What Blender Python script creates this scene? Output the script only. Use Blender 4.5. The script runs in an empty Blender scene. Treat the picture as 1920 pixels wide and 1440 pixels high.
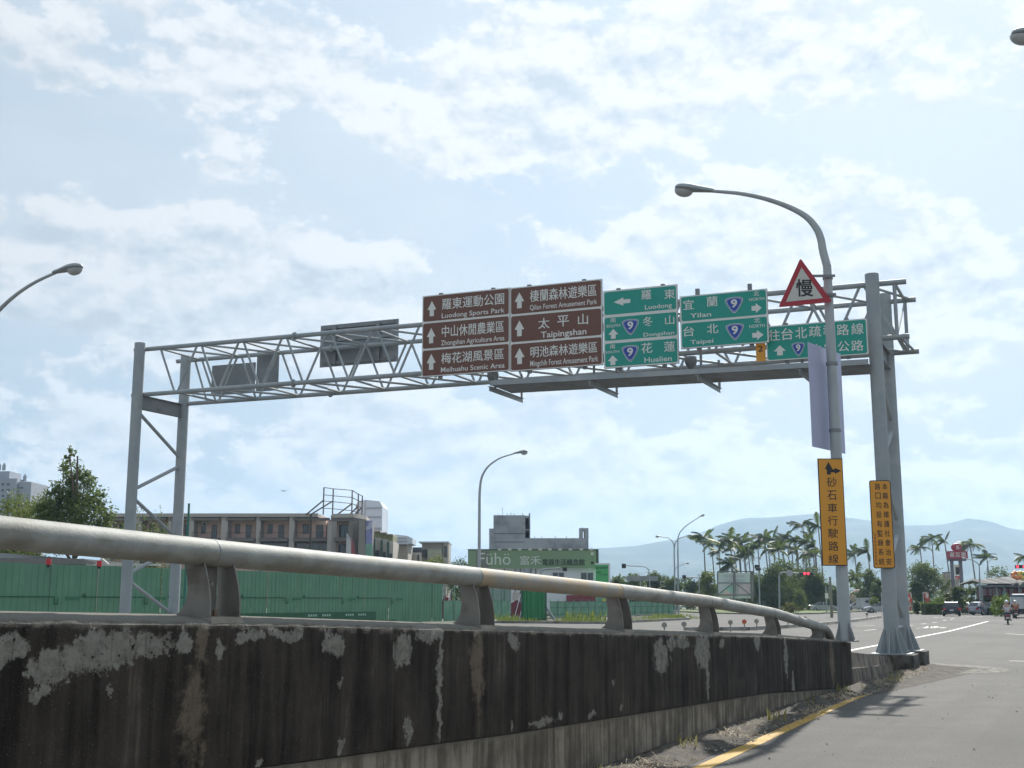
import bpy, math, random
import numpy as np
from mathutils import Vector, Matrix, noise as mnoise
random.seed(7); RNG = np.random.default_rng(7)
R = math.radians
scene = bpy.context.scene
COL = scene.collection

# ------------------------------------------------------------------ camera
F_PX = 2250.0
TH = math.atan(407 / F_PX)
EYE = 1.6
cam = bpy.data.cameras.new('camera'); camo = bpy.data.objects.new('camera', cam); COL.objects.link(camo)
camo.location = (0, 0, EYE)
camo.rotation_euler = (math.pi / 2 + TH, 0, 0)
cam.sensor_width = 36; cam.lens = F_PX / 1920 * 36
cam.clip_start = 0.1; cam.clip_end = 30000
scene.camera = camo

# ------------------------------------------------------------------ light
SUN_AZ, SUN_EL = R(20.5), R(39)            # azimuth measured from +Y (view) towards +X
sd = bpy.data.lights.new('sun', 'SUN'); sd.energy = 4.2; sd.angle = R(0.6); sd.color = (1, .955, .88)
so = bpy.data.objects.new('sun', sd); COL.objects.link(so)
sdir = Vector((math.sin(SUN_AZ) * math.cos(SUN_EL), math.cos(SUN_AZ) * math.cos(SUN_EL), math.sin(SUN_EL)))
so.rotation_euler = sdir.to_track_quat('Z', 'Y').to_euler(); so.location = (0, 0, 60)

world = bpy.data.worlds.new('World'); scene.world = world; world.use_nodes = True
scene.view_settings.view_transform = 'Standard'; scene.view_settings.look = 'None'
scene.view_settings.exposure = 0.62; scene.view_settings.gamma = 1
SKY_STRENGTH = 0.078
HAZE = 0.00020                             # haze per metre, sets how far things fade

class NG:
    """small node-graph writer"""
    def __init__(s, nt): s.nt = nt
    def n(s, t, **k):
        x = s.nt.nodes.new(t)
        for a, b in k.items(): setattr(x, a, b)
        return x
    def put(s, sock, v):
        if v is None: return
        if hasattr(v, 'is_output') or isinstance(v, bpy.types.NodeSocket): s.nt.links.new(v, sock)
        else:
            if isinstance(v, (tuple, list)) and len(v) == 3 and sock.type == 'RGBA': v = (*v, 1)
            sock.default_value = v
    def math(s, op, a, b=None, c=None, clamp=False):
        x = s.n('ShaderNodeMath', operation=op, use_clamp=clamp)
        s.put(x.inputs[0], a); s.put(x.inputs[1], b); s.put(x.inputs[2], c)
        return x.outputs[0]
    def mix(s, f, a, b, bt='MIX'):
        x = s.n('ShaderNodeMix', data_type='RGBA', blend_type=bt)
        s.put(x.inputs[0], f); s.put(x.inputs[6], a); s.put(x.inputs[7], b)
        return x.outputs[2]
    def ss(s, v, lo, hi, a=0.0, b=1.0, smooth=True):
        x = s.n('ShaderNodeMapRange', interpolation_type='SMOOTHSTEP' if smooth else 'LINEAR')
        s.put(x.inputs[0], v); s.put(x.inputs[1], lo); s.put(x.inputs[2], hi); s.put(x.inputs[3], a); s.put(x.inputs[4], b)
        return x.outputs[0]
    def noise(s, vec, scale, detail=4, rough=.55, dist=0):
        x = s.n('ShaderNodeTexNoise')
        if vec is not None: s.nt.links.new(vec, x.inputs['Vector'])
        x.inputs['Scale'].default_value = scale; x.inputs['Detail'].default_value = detail
        x.inputs['Roughness'].default_value = rough; x.inputs['Distortion'].default_value = dist
        return x.outputs[0]
    def mapv(s, vec, scale=(1, 1, 1), loc=(0, 0, 0)):
        x = s.n('ShaderNodeMapping'); s.nt.links.new(vec, x.inputs[0])
        x.inputs['Scale'].default_value = scale; x.inputs['Location'].default_value = loc
        return x.outputs[0]

def build_world():
    nt = world.node_tree; nt.nodes.clear(); g = NG(nt)
    tc = g.n('ShaderNodeTexCoord').outputs['Generated']
    sky = g.n('ShaderNodeTexSky', sky_type='NISHITA', sun_disc=False, sun_elevation=SUN_EL, sun_rotation=SUN_AZ)
    sky.air_density = 1.0; sky.dust_density = 1.6; sky.ozone_density = 1.2
    sep = g.n('ShaderNodeSeparateXYZ'); nt.links.new(tc, sep.inputs[0])
    az = g.math('ARCTAN2', sep.outputs[0], sep.outputs[1]); el = g.math('ARCSINE', sep.outputs[2])
    # where the cloud banks stand (azimuth, elevation, half widths, weight), in radians
    warpn = g.noise(g.mapv(tc, (1, 1, 1.4)), 7, 5, .6)
    warp = g.math('MULTIPLY_ADD', warpn, .16, -.08)
    cov = None
    blobs = [(-.22, .070, .22, .030, .75), (-.02, .125, .12, .038, 1.0), (.09, .085, .16, .035, .8), (.28, .085, .18, .035, .8),
             (-.36, .130, .12, .03, .35), (-.36, .262, .17, .050, .75), (-.22, .245, .10, .045, .45), (-.05, .24, .22, .05, .12),
             (-.19, .44, .08, .035, .5), (.12, .44, .28, .05, .6), (.33, .24, .14, .05, .35), (.02, .38, .10, .025, .35),
             (-.36, .41, .06, .02, .4), (.22, .30, .25, .08, .2), (.24, .15, .10, .03, .4)]
    azw = g.math('ADD', az, warp); elw = g.math('MULTIPLY_ADD', warp, .45, el)
    for a, e, w, h, k in blobs:
        dx = g.math('MULTIPLY', g.math('SUBTRACT', azw, a), 1 / w); dy = g.math('MULTIPLY', g.math('SUBTRACT', elw, e), 1 / h)
        d2 = g.math('ADD', g.math('MULTIPLY', dx, dx), g.math('MULTIPLY', dy, dy))
        b = g.math('MULTIPLY', g.math('POWER', 2.718, g.math('MULTIPLY', d2, -1)), k)
        cov = b if cov is None else g.math('ADD', cov, b)
    def dens(v):
        a = g.noise(g.mapv(v, (1, 1, 2.1)), 5.5, 8, .60)
        c = g.noise(g.mapv(v, (1, 1, 1.6), (3, 1, 0)), 19, 7, .62)
        return g.math('ADD', g.math('ADD', g.math('MULTIPLY', a, .58), g.math('MULTIPLY', c, .34)), g.math('MULTIPLY', g.noise(g.mapv(v, (1, 1, 1.5), (7, 3, 1)), 55, 5, .6), .08))
    d0 = dens(tc)
    off = g.n('ShaderNodeVectorMath', operation='ADD'); nt.links.new(tc, off.inputs[0]); off.inputs[1].default_value = (.004, 0, .012)
    d1 = dens(off.outputs[0])
    dd = g.math('ADD', d0, g.math('MULTIPLY', cov, .26))
    cloud = g.ss(dd, .530, .585)
    veil = g.ss(g.noise(g.mapv(tc, (1, 1, 2.6), (5, 2, 0)), 2.6, 6, .6), .32, .68)
    shade = g.math('MULTIPLY', g.math('SUBTRACT', d0, d1), 9.5)         # lit upper rims, greyer bases
    shade = g.math('ADD', g.math('ADD', .70, shade), g.math('MULTIPLY', g.math('SUBTRACT', dd, .58), -.5), clamp=True)
    # brightness rises towards the veiled sun
    dv = g.n('ShaderNodeVectorMath', operation='DOT_PRODUCT'); nt.links.new(tc, dv.inputs[0]); dv.inputs[1].default_value = sdir
    glow = g.ss(dv.outputs['Value'], .55, 1.0)
    glow2 = g.math('MULTIPLY', glow, glow)
    base = g.mix(.88, sky.outputs[0], (4.35, 5.3, 6.2))
    ccol = g.mix(shade, (4.75, 5.3, 5.85), (7.5, 7.55, 7.65))
    lum = g.math('ADD', g.math('MULTIPLY_ADD', glow2, .22, .92), g.math('MULTIPLY', g.ss(el, .04, .24, .22, 0), cloud))
    veiled = g.mix(g.math('MULTIPLY_ADD', glow, .15, g.math('MULTIPLY', veil, .62), clamp=True), base, (5.9, 6.4, 6.85))
    allc = g.mix(g.math('MULTIPLY', cloud, .88), veiled, ccol)
    # low haze band all round the horizon
    hz = g.ss(el, 0, .08, .15, 0)
    allc = g.mix(hz, allc, (5.0, 6.4, 7.6))
    sc = g.n('ShaderNodeVectorMath', operation='SCALE'); nt.links.new(allc, sc.inputs[0]); nt.links.new(lum, sc.inputs['Scale'])
    bg = g.n('ShaderNodeBackground'); nt.links.new(sc.outputs[0], bg.inputs[0]); bg.inputs[1].default_value = SKY_STRENGTH
    out = g.n('ShaderNodeOutputWorld'); nt.links.new(bg.outputs[0], out.inputs[0])
    world.cycles.sampling_method = 'MANUAL'; world.cycles.sample_map_resolution = 1024
build_world()

# ------------------------------------------------------------------ placing helpers
def ray(px, py):
    u = px - 960; v = 720 - py
    return u, F_PX * math.cos(TH) - v * math.sin(TH), F_PX * math.sin(TH) + v * math.cos(TH)
def at(px, py, Y):
    a = ray(px, py); t = Y / a[1]; return Vector((a[0] * t, Y, EYE + a[2] * t))
def gr(px, py, z=0.0):
    a = ray(px, py); t = (z - EYE) / a[2]; return Vector((a[0] * t, a[1] * t, z))
def ppm(Y): return 2286.0 / Y
class Plane:
    """a vertical plane through p0 along direction a; s runs along it"""
    def __init__(s, p0, a):
        s.p = Vector((p0[0], p0[1], 0)); s.a = Vector((a[0], a[1], 0)).normalized(); s.n = Vector((s.a.y, -s.a.x, 0))
        s.n = s.n if s.n.y < 0 else -s.n                    # faces the camera
    def sz(s, px, py):
        d = Vector(ray(px, py)); o = Vector((0, 0, EYE))
        t = (s.p - o).dot(s.n) / d.dot(s.n); q = o + d * t
        return (q - s.p).dot(s.a), q.z
    def pt(s, u, z, off=0.0): return s.p + s.a * u + s.n * off + Vector((0, 0, z))
    def px(s, px, py, off=0.0): return s.pt(*s.sz(px, py), off)

# ------------------------------------------------------------------ mesh helpers
def smooth_path(P, k=5):
    out = []
    for i in range(len(P) - 1):
        p0, p1, p2, p3 = P[max(i - 1, 0)], P[i], P[i + 1], P[min(i + 2, len(P) - 1)]
        for j in range(k):
            t = j / k; out.append(.5 * ((2 * p1) + (p2 - p0) * t + (2 * p0 - 5 * p1 + 4 * p2 - p3) * t * t + (3 * p1 - p0 - 3 * p2 + p3) * t ** 3))
    return out + [P[-1]]
def top_off(o):
    v = Vector((0, 0, 0))
    while o is not None: v += o.location; o = o.parent
    return v
def link(o, parent=None):
    COL.objects.link(o)
    if parent is not None: o.parent = parent
    return o
def tag(o, label=None, cat=None, group=None, kind=None):
    if label: o['label'] = label
    if cat: o['category'] = cat
    if group: o['group'] = group
    if kind: o['kind'] = kind
    return o
def thing(name, loc, label, cat, group=None):
    o = bpy.data.objects.new(name, None); o.empty_display_size = .2; o.location = loc; link(o)
    return tag(o, label, cat, group)
class MB:
    def __init__(s): s.v = []; s.f = []; s.m = []; s.uv = None
    def add(s, vs, fs, mi=0):
        k = len(s.v); s.v += [tuple(v) for v in vs]; s.f += [tuple(i + k for i in f) for f in fs]; s.m += [mi] * len(fs); return s
    def hexa(s, p, mi=0):      # 8 points: bottom ring 0-3, top ring 4-7
        return s.add(p, [(3, 2, 1, 0), (4, 5, 6, 7), (0, 1, 5, 4), (1, 2, 6, 5), (2, 3, 7, 6), (3, 0, 4, 7)], mi)
    def box(s, x0, x1, y0, y1, z0, z1, mi=0):
        return s.hexa([(x0, y0, z0), (x1, y0, z0), (x1, y1, z0), (x0, y1, z0), (x0, y0, z1), (x1, y0, z1), (x1, y1, z1), (x0, y1, z1)], mi)
    def obox(s, c, ax, ay, az, mi=0):   # oriented, half-axis vectors
        c = Vector(c); P = []
        for k in (-1, 1):
            for i, j in ((-1, -1), (1, -1), (1, 1), (-1, 1)): P.append(c + ax * i + ay * j + az * k)
        return s.hexa(P, mi)
    def beam(s, p0, p1, w, h, mi=0, up=Vector((0, 0, 1))):
        p0 = Vector(p0); p1 = Vector(p1); d = p1 - p0; a = d.normalized()
        b = a.cross(up)
        if b.length < 1e-3: b = a.cross(Vector((1, 0, 0)))
        b.normalize(); c = b.cross(a).normalized()
        return s.obox((p0 + p1) / 2, b * w / 2, c * h / 2, d / 2, mi)
    def tube(s, path, rad, n=10, mi=0, cap=True):
        path = [Vector(p) for p in path]; N = len(path)
        if not isinstance(rad, (list, tuple)): rad = [rad] * N
        k = len(s.v); prev = None
        for i, p in enumerate(path):
            d = (path[min(i + 1, N - 1)] - path[max(i - 1, 0)]).normalized()
            if prev is None:
                b = d.cross(Vector((0, 0, 1)))
                if b.length < 1e-2: b = d.cross(Vector((1, 0, 0)))
            else: b = prev - d * prev.dot(d)
            b.normalize(); prev = b; c = d.cross(b)
            for j in range(n):
                t = 2 * math.pi * j / n; s.v.append(tuple(p + (b * math.cos(t) + c * math.sin(t)) * rad[i]))
        for i in range(N - 1):
            for j in range(n):
                s.f.append((k + i * n + j, k + i * n + (j + 1) % n, k + (i + 1) * n + (j + 1) % n, k + (i + 1) * n + j)); s.m.append(mi)
        if cap:
            s.f.append(tuple(k + j for j in reversed(range(n)))); s.f.append(tuple(k + (N - 1) * n + j for j in range(n))); s.m += [mi, mi]
        return s
    def lathe(s, c, prof, n=16, mi=0, ax=Vector((0, 0, 1)), sx=1):
        ax = Vector(ax).normalized(); b = ax.orthogonal().normalized(); q = ax.cross(b); c = Vector(c); k = len(s.v)
        for r, h in prof:
            for j in range(n):
                t = 2 * math.pi * j / n; s.v.append(tuple(c + ax * h + (b * math.cos(t) + q * math.sin(t)) * r))
        for i in range(len(prof) - 1):
            for j in range(n):
                s.f.append((k + i * n + j, k + i * n + (j + 1) % n, k + (i + 1) * n + (j + 1) % n, k + (i + 1) * n + j)); s.m.append(mi)
        return s
    def prism(s, pts, fr, t0, t1, mi=0):   # pts 2d, fr(u,w,off)->vec
        n = len(pts); s.add([fr(u, w, t0) for u, w in pts] + [fr(u, w, t1) for u, w in pts],
            [tuple(reversed(range(n))), tuple(range(n, 2 * n))] + [(i, (i + 1) % n, n + (i + 1) % n, n + i) for i in range(n)], mi); return s
    def build(s, name, mat, parent=None, smooth=False, bevel=0, uvs=None):
        o = top_off(parent) if parent is not None else Vector((0, 0, 0))
        me = bpy.data.meshes.new(name)
        me.from_pydata([(v[0] - o.x, v[1] - o.y, v[2] - o.z) for v in s.v], [], s.f)
        for m in (mat if isinstance(mat, (list, tuple)) else [mat]): me.materials.append(m)
        if any(s.m): me.polygons.foreach_set('material_index', s.m)
        if s.uv is not None:
            ul = me.uv_layers.new(name='UVMap'); li = np.zeros(len(me.loops), dtype=np.int32); me.loops.foreach_get('vertex_index', li)
            ul.data.foreach_set('uv', np.array(s.uv, dtype=np.float32)[li].ravel())
        me.validate(); me.update()
        if smooth:
            me.polygons.foreach_set('use_smooth', [True] * len(me.polygons))
            try: me.set_sharp_from_angle(angle=R(38))
            except Exception: pass
        ob = bpy.data.objects.new(name, me); link(ob, parent)
        if bevel:
            b = ob.modifiers.new('bevel', 'BEVEL'); b.width = bevel; b.segments = 2; b.limit_method = 'ANGLE'
        return ob
def copy_tree(o, loc=None, rz=None, label=None, parent=None):
    c = o.copy(); COL.objects.link(c)
    if parent is not None: c.parent = parent
    if loc is not None: c.location = loc
    if rz is not None: c.rotation_euler = (c.rotation_euler[0], c.rotation_euler[1], rz)
    if label: c['label'] = label
    for ch in list(o.children): copy_tree(ch, parent=c)
    return c

# ------------------------------------------------------------------ materials
MATS = {}
def M(name, col, rough=.6, metal=0.0, var=.12, vs=3.0, bump=0.0, bs=40, col2=None, c2=(.45, .65), c2s=2.0, spec=.5, c2stretch=(1, 1, 1), trans=0.0, alpha=1.0, coat=0):
    if name in MATS: return MATS[name]
    m = bpy.data.materials.new(name); m.use_nodes = True; nt = m.node_tree; g = NG(nt)
    b = nt.nodes['Principled BSDF']; MATS[name] = m
    oc = g.n('ShaderNodeTexCoord').outputs['Object']
    c = col if len(col) == 4 else (*col, 1)
    nz = g.noise(oc, vs, 6, .6)
    v = g.ss(nz, .3, .7, 1 - var, 1 + var, smooth=False)
    cc = c
    if col2 is not None:
        k = g.noise(g.mapv(oc, c2stretch), c2s, 7, .62)
        cc = g.mix(g.ss(k, c2[0], c2[1]), c, (*col2, 1))
    x = g.n('ShaderNodeVectorMath', operation='SCALE')
    if isinstance(cc, tuple): x.inputs[0].default_value = cc[:3]
    else: nt.links.new(cc, x.inputs[0])
    nt.links.new(v, x.inputs['Scale']); nt.links.new(x.outputs[0], b.inputs['Base Color'])
    b.inputs['Roughness'].default_value = rough; b.inputs['Metallic'].default_value = metal
    b.inputs['Specular IOR Level'].default_value = spec
    if coat: b.inputs['Coat Weight'].default_value = coat; b.inputs['Coat Roughness'].default_value = .08
    if trans:
        b.inputs['Transmission Weight'].default_value = trans
    if alpha < 1: b.inputs['Alpha'].default_value = alpha
    if bump:
        bn = g.n('ShaderNodeBump'); bn.inputs['Strength'].default_value = bump; bn.inputs['Distance'].default_value = .01
        nt.links.new(g.noise(oc, bs, 5, .6), bn.inputs['Height']); nt.links.new(bn.outputs[0], b.inputs['Normal'])
    return m
def leafmat(name, c1, c2, scale=.8):
    if name in MATS: return MATS[name]
    m = bpy.data.materials.new(name); m.use_nodes = True; nt = m.node_tree; g = NG(nt); MATS[name] = m
    nt.nodes.clear()
    oc = g.n('ShaderNodeTexCoord').outputs['Object']
    gi = g.n('ShaderNodeNewGeometry').outputs['Random Per Island']
    f = g.math('ADD', g.math('MULTIPLY', g.ss(g.noise(oc, scale, 3), .35, .65), .6), g.math('MULTIPLY', gi, .4), clamp=True)
    c = g.mix(f, (*c1, 1), (*c2, 1))
    d = g.n('ShaderNodeBsdfPrincipled'); nt.links.new(c, d.inputs['Base Color']); d.inputs['Roughness'].default_value = .55; d.inputs['Specular IOR Level'].default_value = .3
    t = g.n('ShaderNodeBsdfTranslucent'); tcx = g.mix(.5, c, (.22, .30, .04, 1)); nt.links.new(tcx, t.inputs[0])
    mx = g.n('ShaderNodeMixShader'); mx.inputs[0].default_value = .33
    nt.links.new(d.outputs[0], mx.inputs[1]); nt.links.new(t.outputs[0], mx.inputs[2])
    o = g.n('ShaderNodeOutputMaterial'); nt.links.new(mx.outputs[0], o.inputs[0])
    return m
def lightmat(name, col, s):
    m = M(name, col, .4); b = m.node_tree.nodes['Principled BSDF']
    b.inputs['Emission Color'].default_value = (*col, 1); b.inputs['Emission Strength'].default_value = s; return m

STEEL = M('galvanised_steel', (.31, .345, .362), .6, .15, .10, 1.5, .05, 60, col2=(.38, .395, .40), c2=(.4, .7), c2s=1.2)
STEEL_D = M('galvanised_steel_dark', (.24, .255, .265), .6, .2, .14, 1.2, col2=(.17, .16, .15), c2=(.52, .72), c2s=1.6)
POSTM = M('galvanised_post', (.40, .43, .44), .6, .15, .08, 2.0, .05, 60, col2=(.28, .30, .31), c2=(.5, .75), c2s=2.4, c2stretch=(1, 1, .3))
WHITE = M('reflective_white', (.72, .72, .68), .35, 0, .03)
BLACK = M('sign_black', (.018, .018, .022), .5)
GREEN = M('sign_green', (.008, .30, .235), .38, 0, .06, .6)
BROWN = M('sign_brown', (.155, .064, .043), .42, 0, .06, .6)
BLUE = M('shield_blue', (.012, .06, .36), .38)
ORANGE = M('sign_orange', (.72, .31, .015), .4, 0, .05, .8, coat=.2)
RED = M('sign_red', (.38, .02, .035), .4, 0, .06)
GLASS = M('window_glass', (.05, .065, .08), .08, 0, .1, .5, spec=.8)

# ------------------------------------------------------------------ text
def text_mesh(body, bold=0.0):
    c = bpy.data.curves.new('t', 'FONT'); c.body = body; c.size = 1; c.fill_mode = 'FRONT'; c.offset = bold; c.resolution_u = 3
    o = bpy.data.objects.new('t', c); COL.objects.link(o)
    bpy.context.view_layer.update()
    m = bpy.data.meshes.new_from_object(o.evaluated_get(bpy.context.evaluated_depsgraph_get()))
    v = np.array([x.co[:2] for x in m.vertices]); f = [tuple(p.vertices) for p in m.polygons]
    bpy.data.objects.remove(o); bpy.data.curves.remove(c); bpy.data.meshes.remove(m)
    return v, f
TCACHE = {}
def add_text(mb, pl, body, p0, p1, off, bold=.012, mi=0, zoom=None, raw=False):
    """fit text to the rectangle whose lower-left and upper-right corners are p0, p1 (picture points, or metres if raw)"""
    cjk = any(ord(ch) > 0x2000 for ch in body)
    key = (body, 0.0 if cjk else bold)
    if key not in TCACHE: TCACHE[key] = text_mesh(body, key[1])
    v, f = TCACHE[key]
    if raw: (s0, z0), (s1, z1) = p0, p1
    else:
        if zoom: p0 = zoom(*p0); p1 = zoom(*p1)
        (s0, z0), (s1, z1) = pl.sz(*p0), pl.sz(*p1)
    lo = v.min(0); hi = v.max(0)
    q = (v - lo) / np.maximum(hi - lo, 1e-6)
    sh = [(0, 0)]
    if cjk and bold > .001:                       # heavier stroke: the outline laid again, a hair proud and shifted
        e = bold * .62 * (z1 - z0); sh = [(-e, -e * .7), (e, -e * .7), (e, e * .7), (-e, e * .7)]
    for i, (ex, ez) in enumerate(sh):
        mb.add([pl.pt(s0 + a * (s1 - s0) + ex, z0 + b * (z1 - z0) + ez, off + .0006 * i) for a, b in q], f, mi)
def rect_of(pl, pts, zoom=None):
    q = [pl.sz(*(zoom(*p) if zoom else p)) for p in pts]     # TL TR BR BL
    s0 = (q[0][0] + q[3][0]) / 2; s1 = (q[1][0] + q[2][0]) / 2; z1 = (q[0][1] + q[1][1]) / 2; z0 = (q[2][1] + q[3][1]) / 2
    return s0, s1, z0, z1
def add_plate(mb, pl, s0, s1, z0, z1, o0, o1, mi=0, r=0.0):
    if r:
        pts = []
        for cx, cz, a0 in ((s1 - r, z1 - r, 0), (s0 + r, z1 - r, 90), (s0 + r, z0 + r, 180), (s1 - r, z0 + r, 270)):
            for k in range(5): t = R(a0 + k * 22.5); pts.append((cx + r * math.cos(t), cz + r * math.sin(t)))
    else: pts = [(s1, z1), (s0, z1), (s0, z0), (s1, z0)]
    mb.prism(pts, pl.pt, o0, o1, mi)
ARROW = [(-.5, .42), (0, 1), (.5, .42), (.24, .42), (.24, 0), (-.24, 0), (-.24, .42)]
ARROW_T = [(.0, 1), (-.5, .42), (-.24, .42), (-.24, 0), (.24, 0), (.24, .42), (.5, .42)]
def add_arrow(mb, pl, x0, x1, y0, y1, off, d='up', zoom=None, mi=0):
    (s0, za), (s1, zb) = pl.sz(*(zoom(x0, y1) if zoom else (x0, y1))), pl.sz(*(zoom(x1, y0) if zoom else (x1, y0)))
    pts = []
    for u, w in ARROW_T:
        if d == 'up': a, b = u + .5, w
        elif d == 'left': a, b = 1 - w, u + .5
        else: a, b = w, .5 - u
        pts.append((s0 + a * (s1 - s0), za + b * (zb - za)))
    k = len(pts)
    mb.add([pl.pt(u, w, off) for u, w in pts], [(0, 1, 6), (2, 3, 4, 5)], mi)
def shield_pts(s0, s1, z0, z1, k=1.0):
    cx = (s0 + s1) / 2; cz = z0 + (z1 - z0) * .56; w = (s1 - s0) / 2 * k; out = []
    base = [(0, -1.22), (.16, -1.16), (.42, -.82), (.68, -.36), (.90, .12), (1.0, .45), (.96, .66), (.80, .77), (.5, .87), (0, .92)]
    base = base + [(-a, b) for a, b in reversed(base[1:-1])]
    h = (z1 - z0) / 2.14 * k
    return [(cx + a * w, cz + b * h) for a, b in base]
def add_shield(mb, pl, x0, x1, y0, y1, off, zoom, mw, mblue):
    (s0, z0), (s1, z1) = pl.sz(*zoom(x0, y1)), pl.sz(*zoom(x1, y0))
    for j, (k, mi) in enumerate(((1.0, mw), (.93, mblue), (.84, mw), (.79, mblue))):
        P = shield_pts(s0, s1, z0, z1, k); mb.add([pl.pt(u, w, off + .002 * j) for u, w in P], [tuple(range(len(P)))], mi)
    w = s1 - s0; h = z1 - z0
    add_text(mb, pl, '9', (s0 + .32 * w, z0 + .32 * h), (s0 + .68 * w, z0 + .84 * h), off + .01, .03, mw, raw=True)

# ================================================================== GROUND
def sheet(name, pts, z, mat, kind='structure', n=1, parent=None):
    mb = MB(); mb.add([(p[0], p[1], z) for p in pts], [tuple(range(len(pts)))])
    o = mb.build(name, mat, parent)
    if parent is None: tag(o, kind=kind)
    return o
WB, WM = -4.934, .4897                       # wall line X = WB + WM*Y
def wx(Y, off=0.0): return WB + WM * Y + off * 1.1135      # off metres to the right of the face
WDIR = Vector((WM, 1, 0)).normalized(); WPERP = Vector((WDIR.y, -WDIR.x, 0))     # WPERP points right, off the wall face
def wp(Y, off=0.0, z=0.0): return Vector((WB + WM * Y, Y, z)) + WPERP * off
def lerp_tab(tab, x):
    for (a, b), (c, d) in zip(tab, tab[1:]):
        if x <= c: return b + (d - b) * (x - a) / (c - a)
    a, b = tab[-2]; c, d = tab[-1]; return d + (d - b) / (c - a) * (x - c)
TOPZ = [(-6, 1.95), (0, 1.74), (5.43, 1.53), (7.04, 1.49), (10.08, 1.38), (17.63, 1.12), (23.2, .855)]
SEAMZ = [(-6, 1.15), (0, .95), (5.4, .735), (7.08, .67), (10.08, .545), (17.5, .325), (23.2, .01)]
RAILZ = [(-6, 2.25), (0, 2.07), (5.4, 1.898), (6.47, 1.866), (9.32, 1.785), (12.14, 1.699), (14.95, 1.594), (17.89, 1.423), (20.81, 1.145)]

def asphalt():
    m = bpy.data.materials.new('asphalt'); m.use_nodes = True; nt = m.node_tree; g = NG(nt); b = nt.nodes['Principled BSDF']
    oc = g.n('ShaderNodeTexCoord').outputs['Object']
    fine = g.math('ADD', g.math('MULTIPLY', g.noise(oc, 160, 3, .7), .55), g.math('MULTIPLY', g.noise(oc, 34, 4, .75), .45)); mid = g.noise(oc, 1.3, 5, .6); big = g.noise(g.mapv(oc, (1, .35, 1)), .16, 4, .6)
    c = g.mix(g.ss(fine, .38, .64), (.045, .043, .041, 1), (.195, .188, .178, 1))
    c = g.mix(g.ss(mid, .35, .75), c, (.135, .130, .122, 1))
    c = g.mix(g.math('MULTIPLY', g.ss(big, .45, .68), .55), c, (.072, .069, .066, 1))
    rot = g.n('ShaderNodeMapping'); nt.links.new(oc, rot.inputs[0]); rot.inputs['Rotation'].default_value = (0, 0, R(26)); trk = g.noise(g.mapv(rot.outputs[0], (.75, .03, 1)), 1, 4, .6)
    c = g.mix(g.math('MULTIPLY', g.ss(trk, .50, .64), .38), c, (.085, .082, .078, 1))
    oil = g.ss(g.noise(g.mapv(rot.outputs[0], (1.6, .5, 1)), 1, 6, .7), .60, .70); c = g.mix(g.math('MULTIPLY', oil, .4), c, (.06, .058, .055, 1))
    vo = g.n('ShaderNodeTexVoronoi', feature='DISTANCE_TO_EDGE'); nt.links.new(g.mapv(oc, (.22, .22, .22)), vo.inputs['Vector'])
    vo.inputs['Scale'].default_value = 1
    cr = g.math('MULTIPLY', g.ss(g.math('ADD', vo.outputs[0], g.math('MULTIPLY', g.noise(oc, 3, 4), .02)), .008, .014, 1, 0), g.ss(g.noise(oc, .3, 2), .55, .6))
    c = g.mix(g.math('MULTIPLY', cr, .55), c, (.05, .05, .05, 1))
    spk = g.ss(g.noise(oc, 46, 2, .5), .70, .74)
    c = g.mix(g.math('MULTIPLY', spk, .5), c, (.30, .29, .27, 1))
    nt.links.new(c, b.inputs['Base Color']); b.inputs['Roughness'].default_value = .88; b.inputs['Specular IOR Level'].default_value = .25
    bn = g.n('ShaderNodeBump'); bn.inputs['Strength'].default_value = .55; bn.inputs['Distance'].default_value = .006
    nt.links.new(fine, bn.inputs['Height']); nt.links.new(bn.outputs[0], b.inputs['Normal'])
    return m
ASPH = asphalt()
EARTH = M('ground_earth', (.13, .13, .085), .95, 0, .3, .03, col2=(.08, .11, .045), c2s=.02)
GRASSM = M('grass_ground', (.10, .15, .03), .95, 0, .3, .2, .3, 8, col2=(.16, .17, .06), c2s=.12)
PAINT = M('road_paint', (.62, .61, .58), .7, 0, .12, 3, col2=(.3, .3, .29), c2=(.55, .75), c2s=7)
YPAINT = M('yellow_paint', (.50, .31, .06), .75, 0, .12, 2, col2=(.24, .19, .12), c2=(.56, .72), c2s=9)
DIRT = M('dirt', (.085, .073, .058), .95, 0, .35, 6, .8, 30, col2=(.035, .031, .027), c2s=5)
KERB = M('kerb_concrete', (.26, .25, .22), .85, 0, .2, 1.5, .2, 20, col2=(.13, .125, .11), c2s=.8)

sheet('ground', [(-6000, -60), (6000, -60), (6000, 6400), (-6000, 6400)], -.02, EARTH)
sheet('road', [(-75, -40), (60, -40), (120, 120), (160, 205), (20, 205), (60, 190), (22, 150), (-2, 96), (-40, 30)], 0.0, ASPH)
# white edge line and dashes
def strip(name, pts, w, z, mat, kind=None, parent=None):
    mb = MB(); L = []
    for i, p in enumerate(pts):
        a = Vector(pts[max(i - 1, 0)]); b = Vector(pts[min(i + 1, len(pts) - 1)]); d = (b - a); d.z = 0; d.normalize(); q = Vector((d.y, -d.x, 0))
        L.append((Vector((p[0], p[1], z)) - q * w / 2, Vector((p[0], p[1], z)) + q * w / 2))
    vs = [v for pr in L for v in pr]; mb.add(vs, [(2 * i, 2 * i + 1, 2 * i + 3, 2 * i + 2) for i in range(len(pts) - 1)])
    o = mb.build(name, mat, parent)
    if kind: tag(o, kind=kind)
    return o
edge = [gr(*p) for p in ((1480, 1245), (1597, 1219), (1653, 1208.5), (1710, 1197), (1780, 1183.5), (1820, 1173.5), (1853, 1165))]
strip('edge_marking', edge, .20, .004, PAINT, 'structure')
mb = MB()
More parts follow.
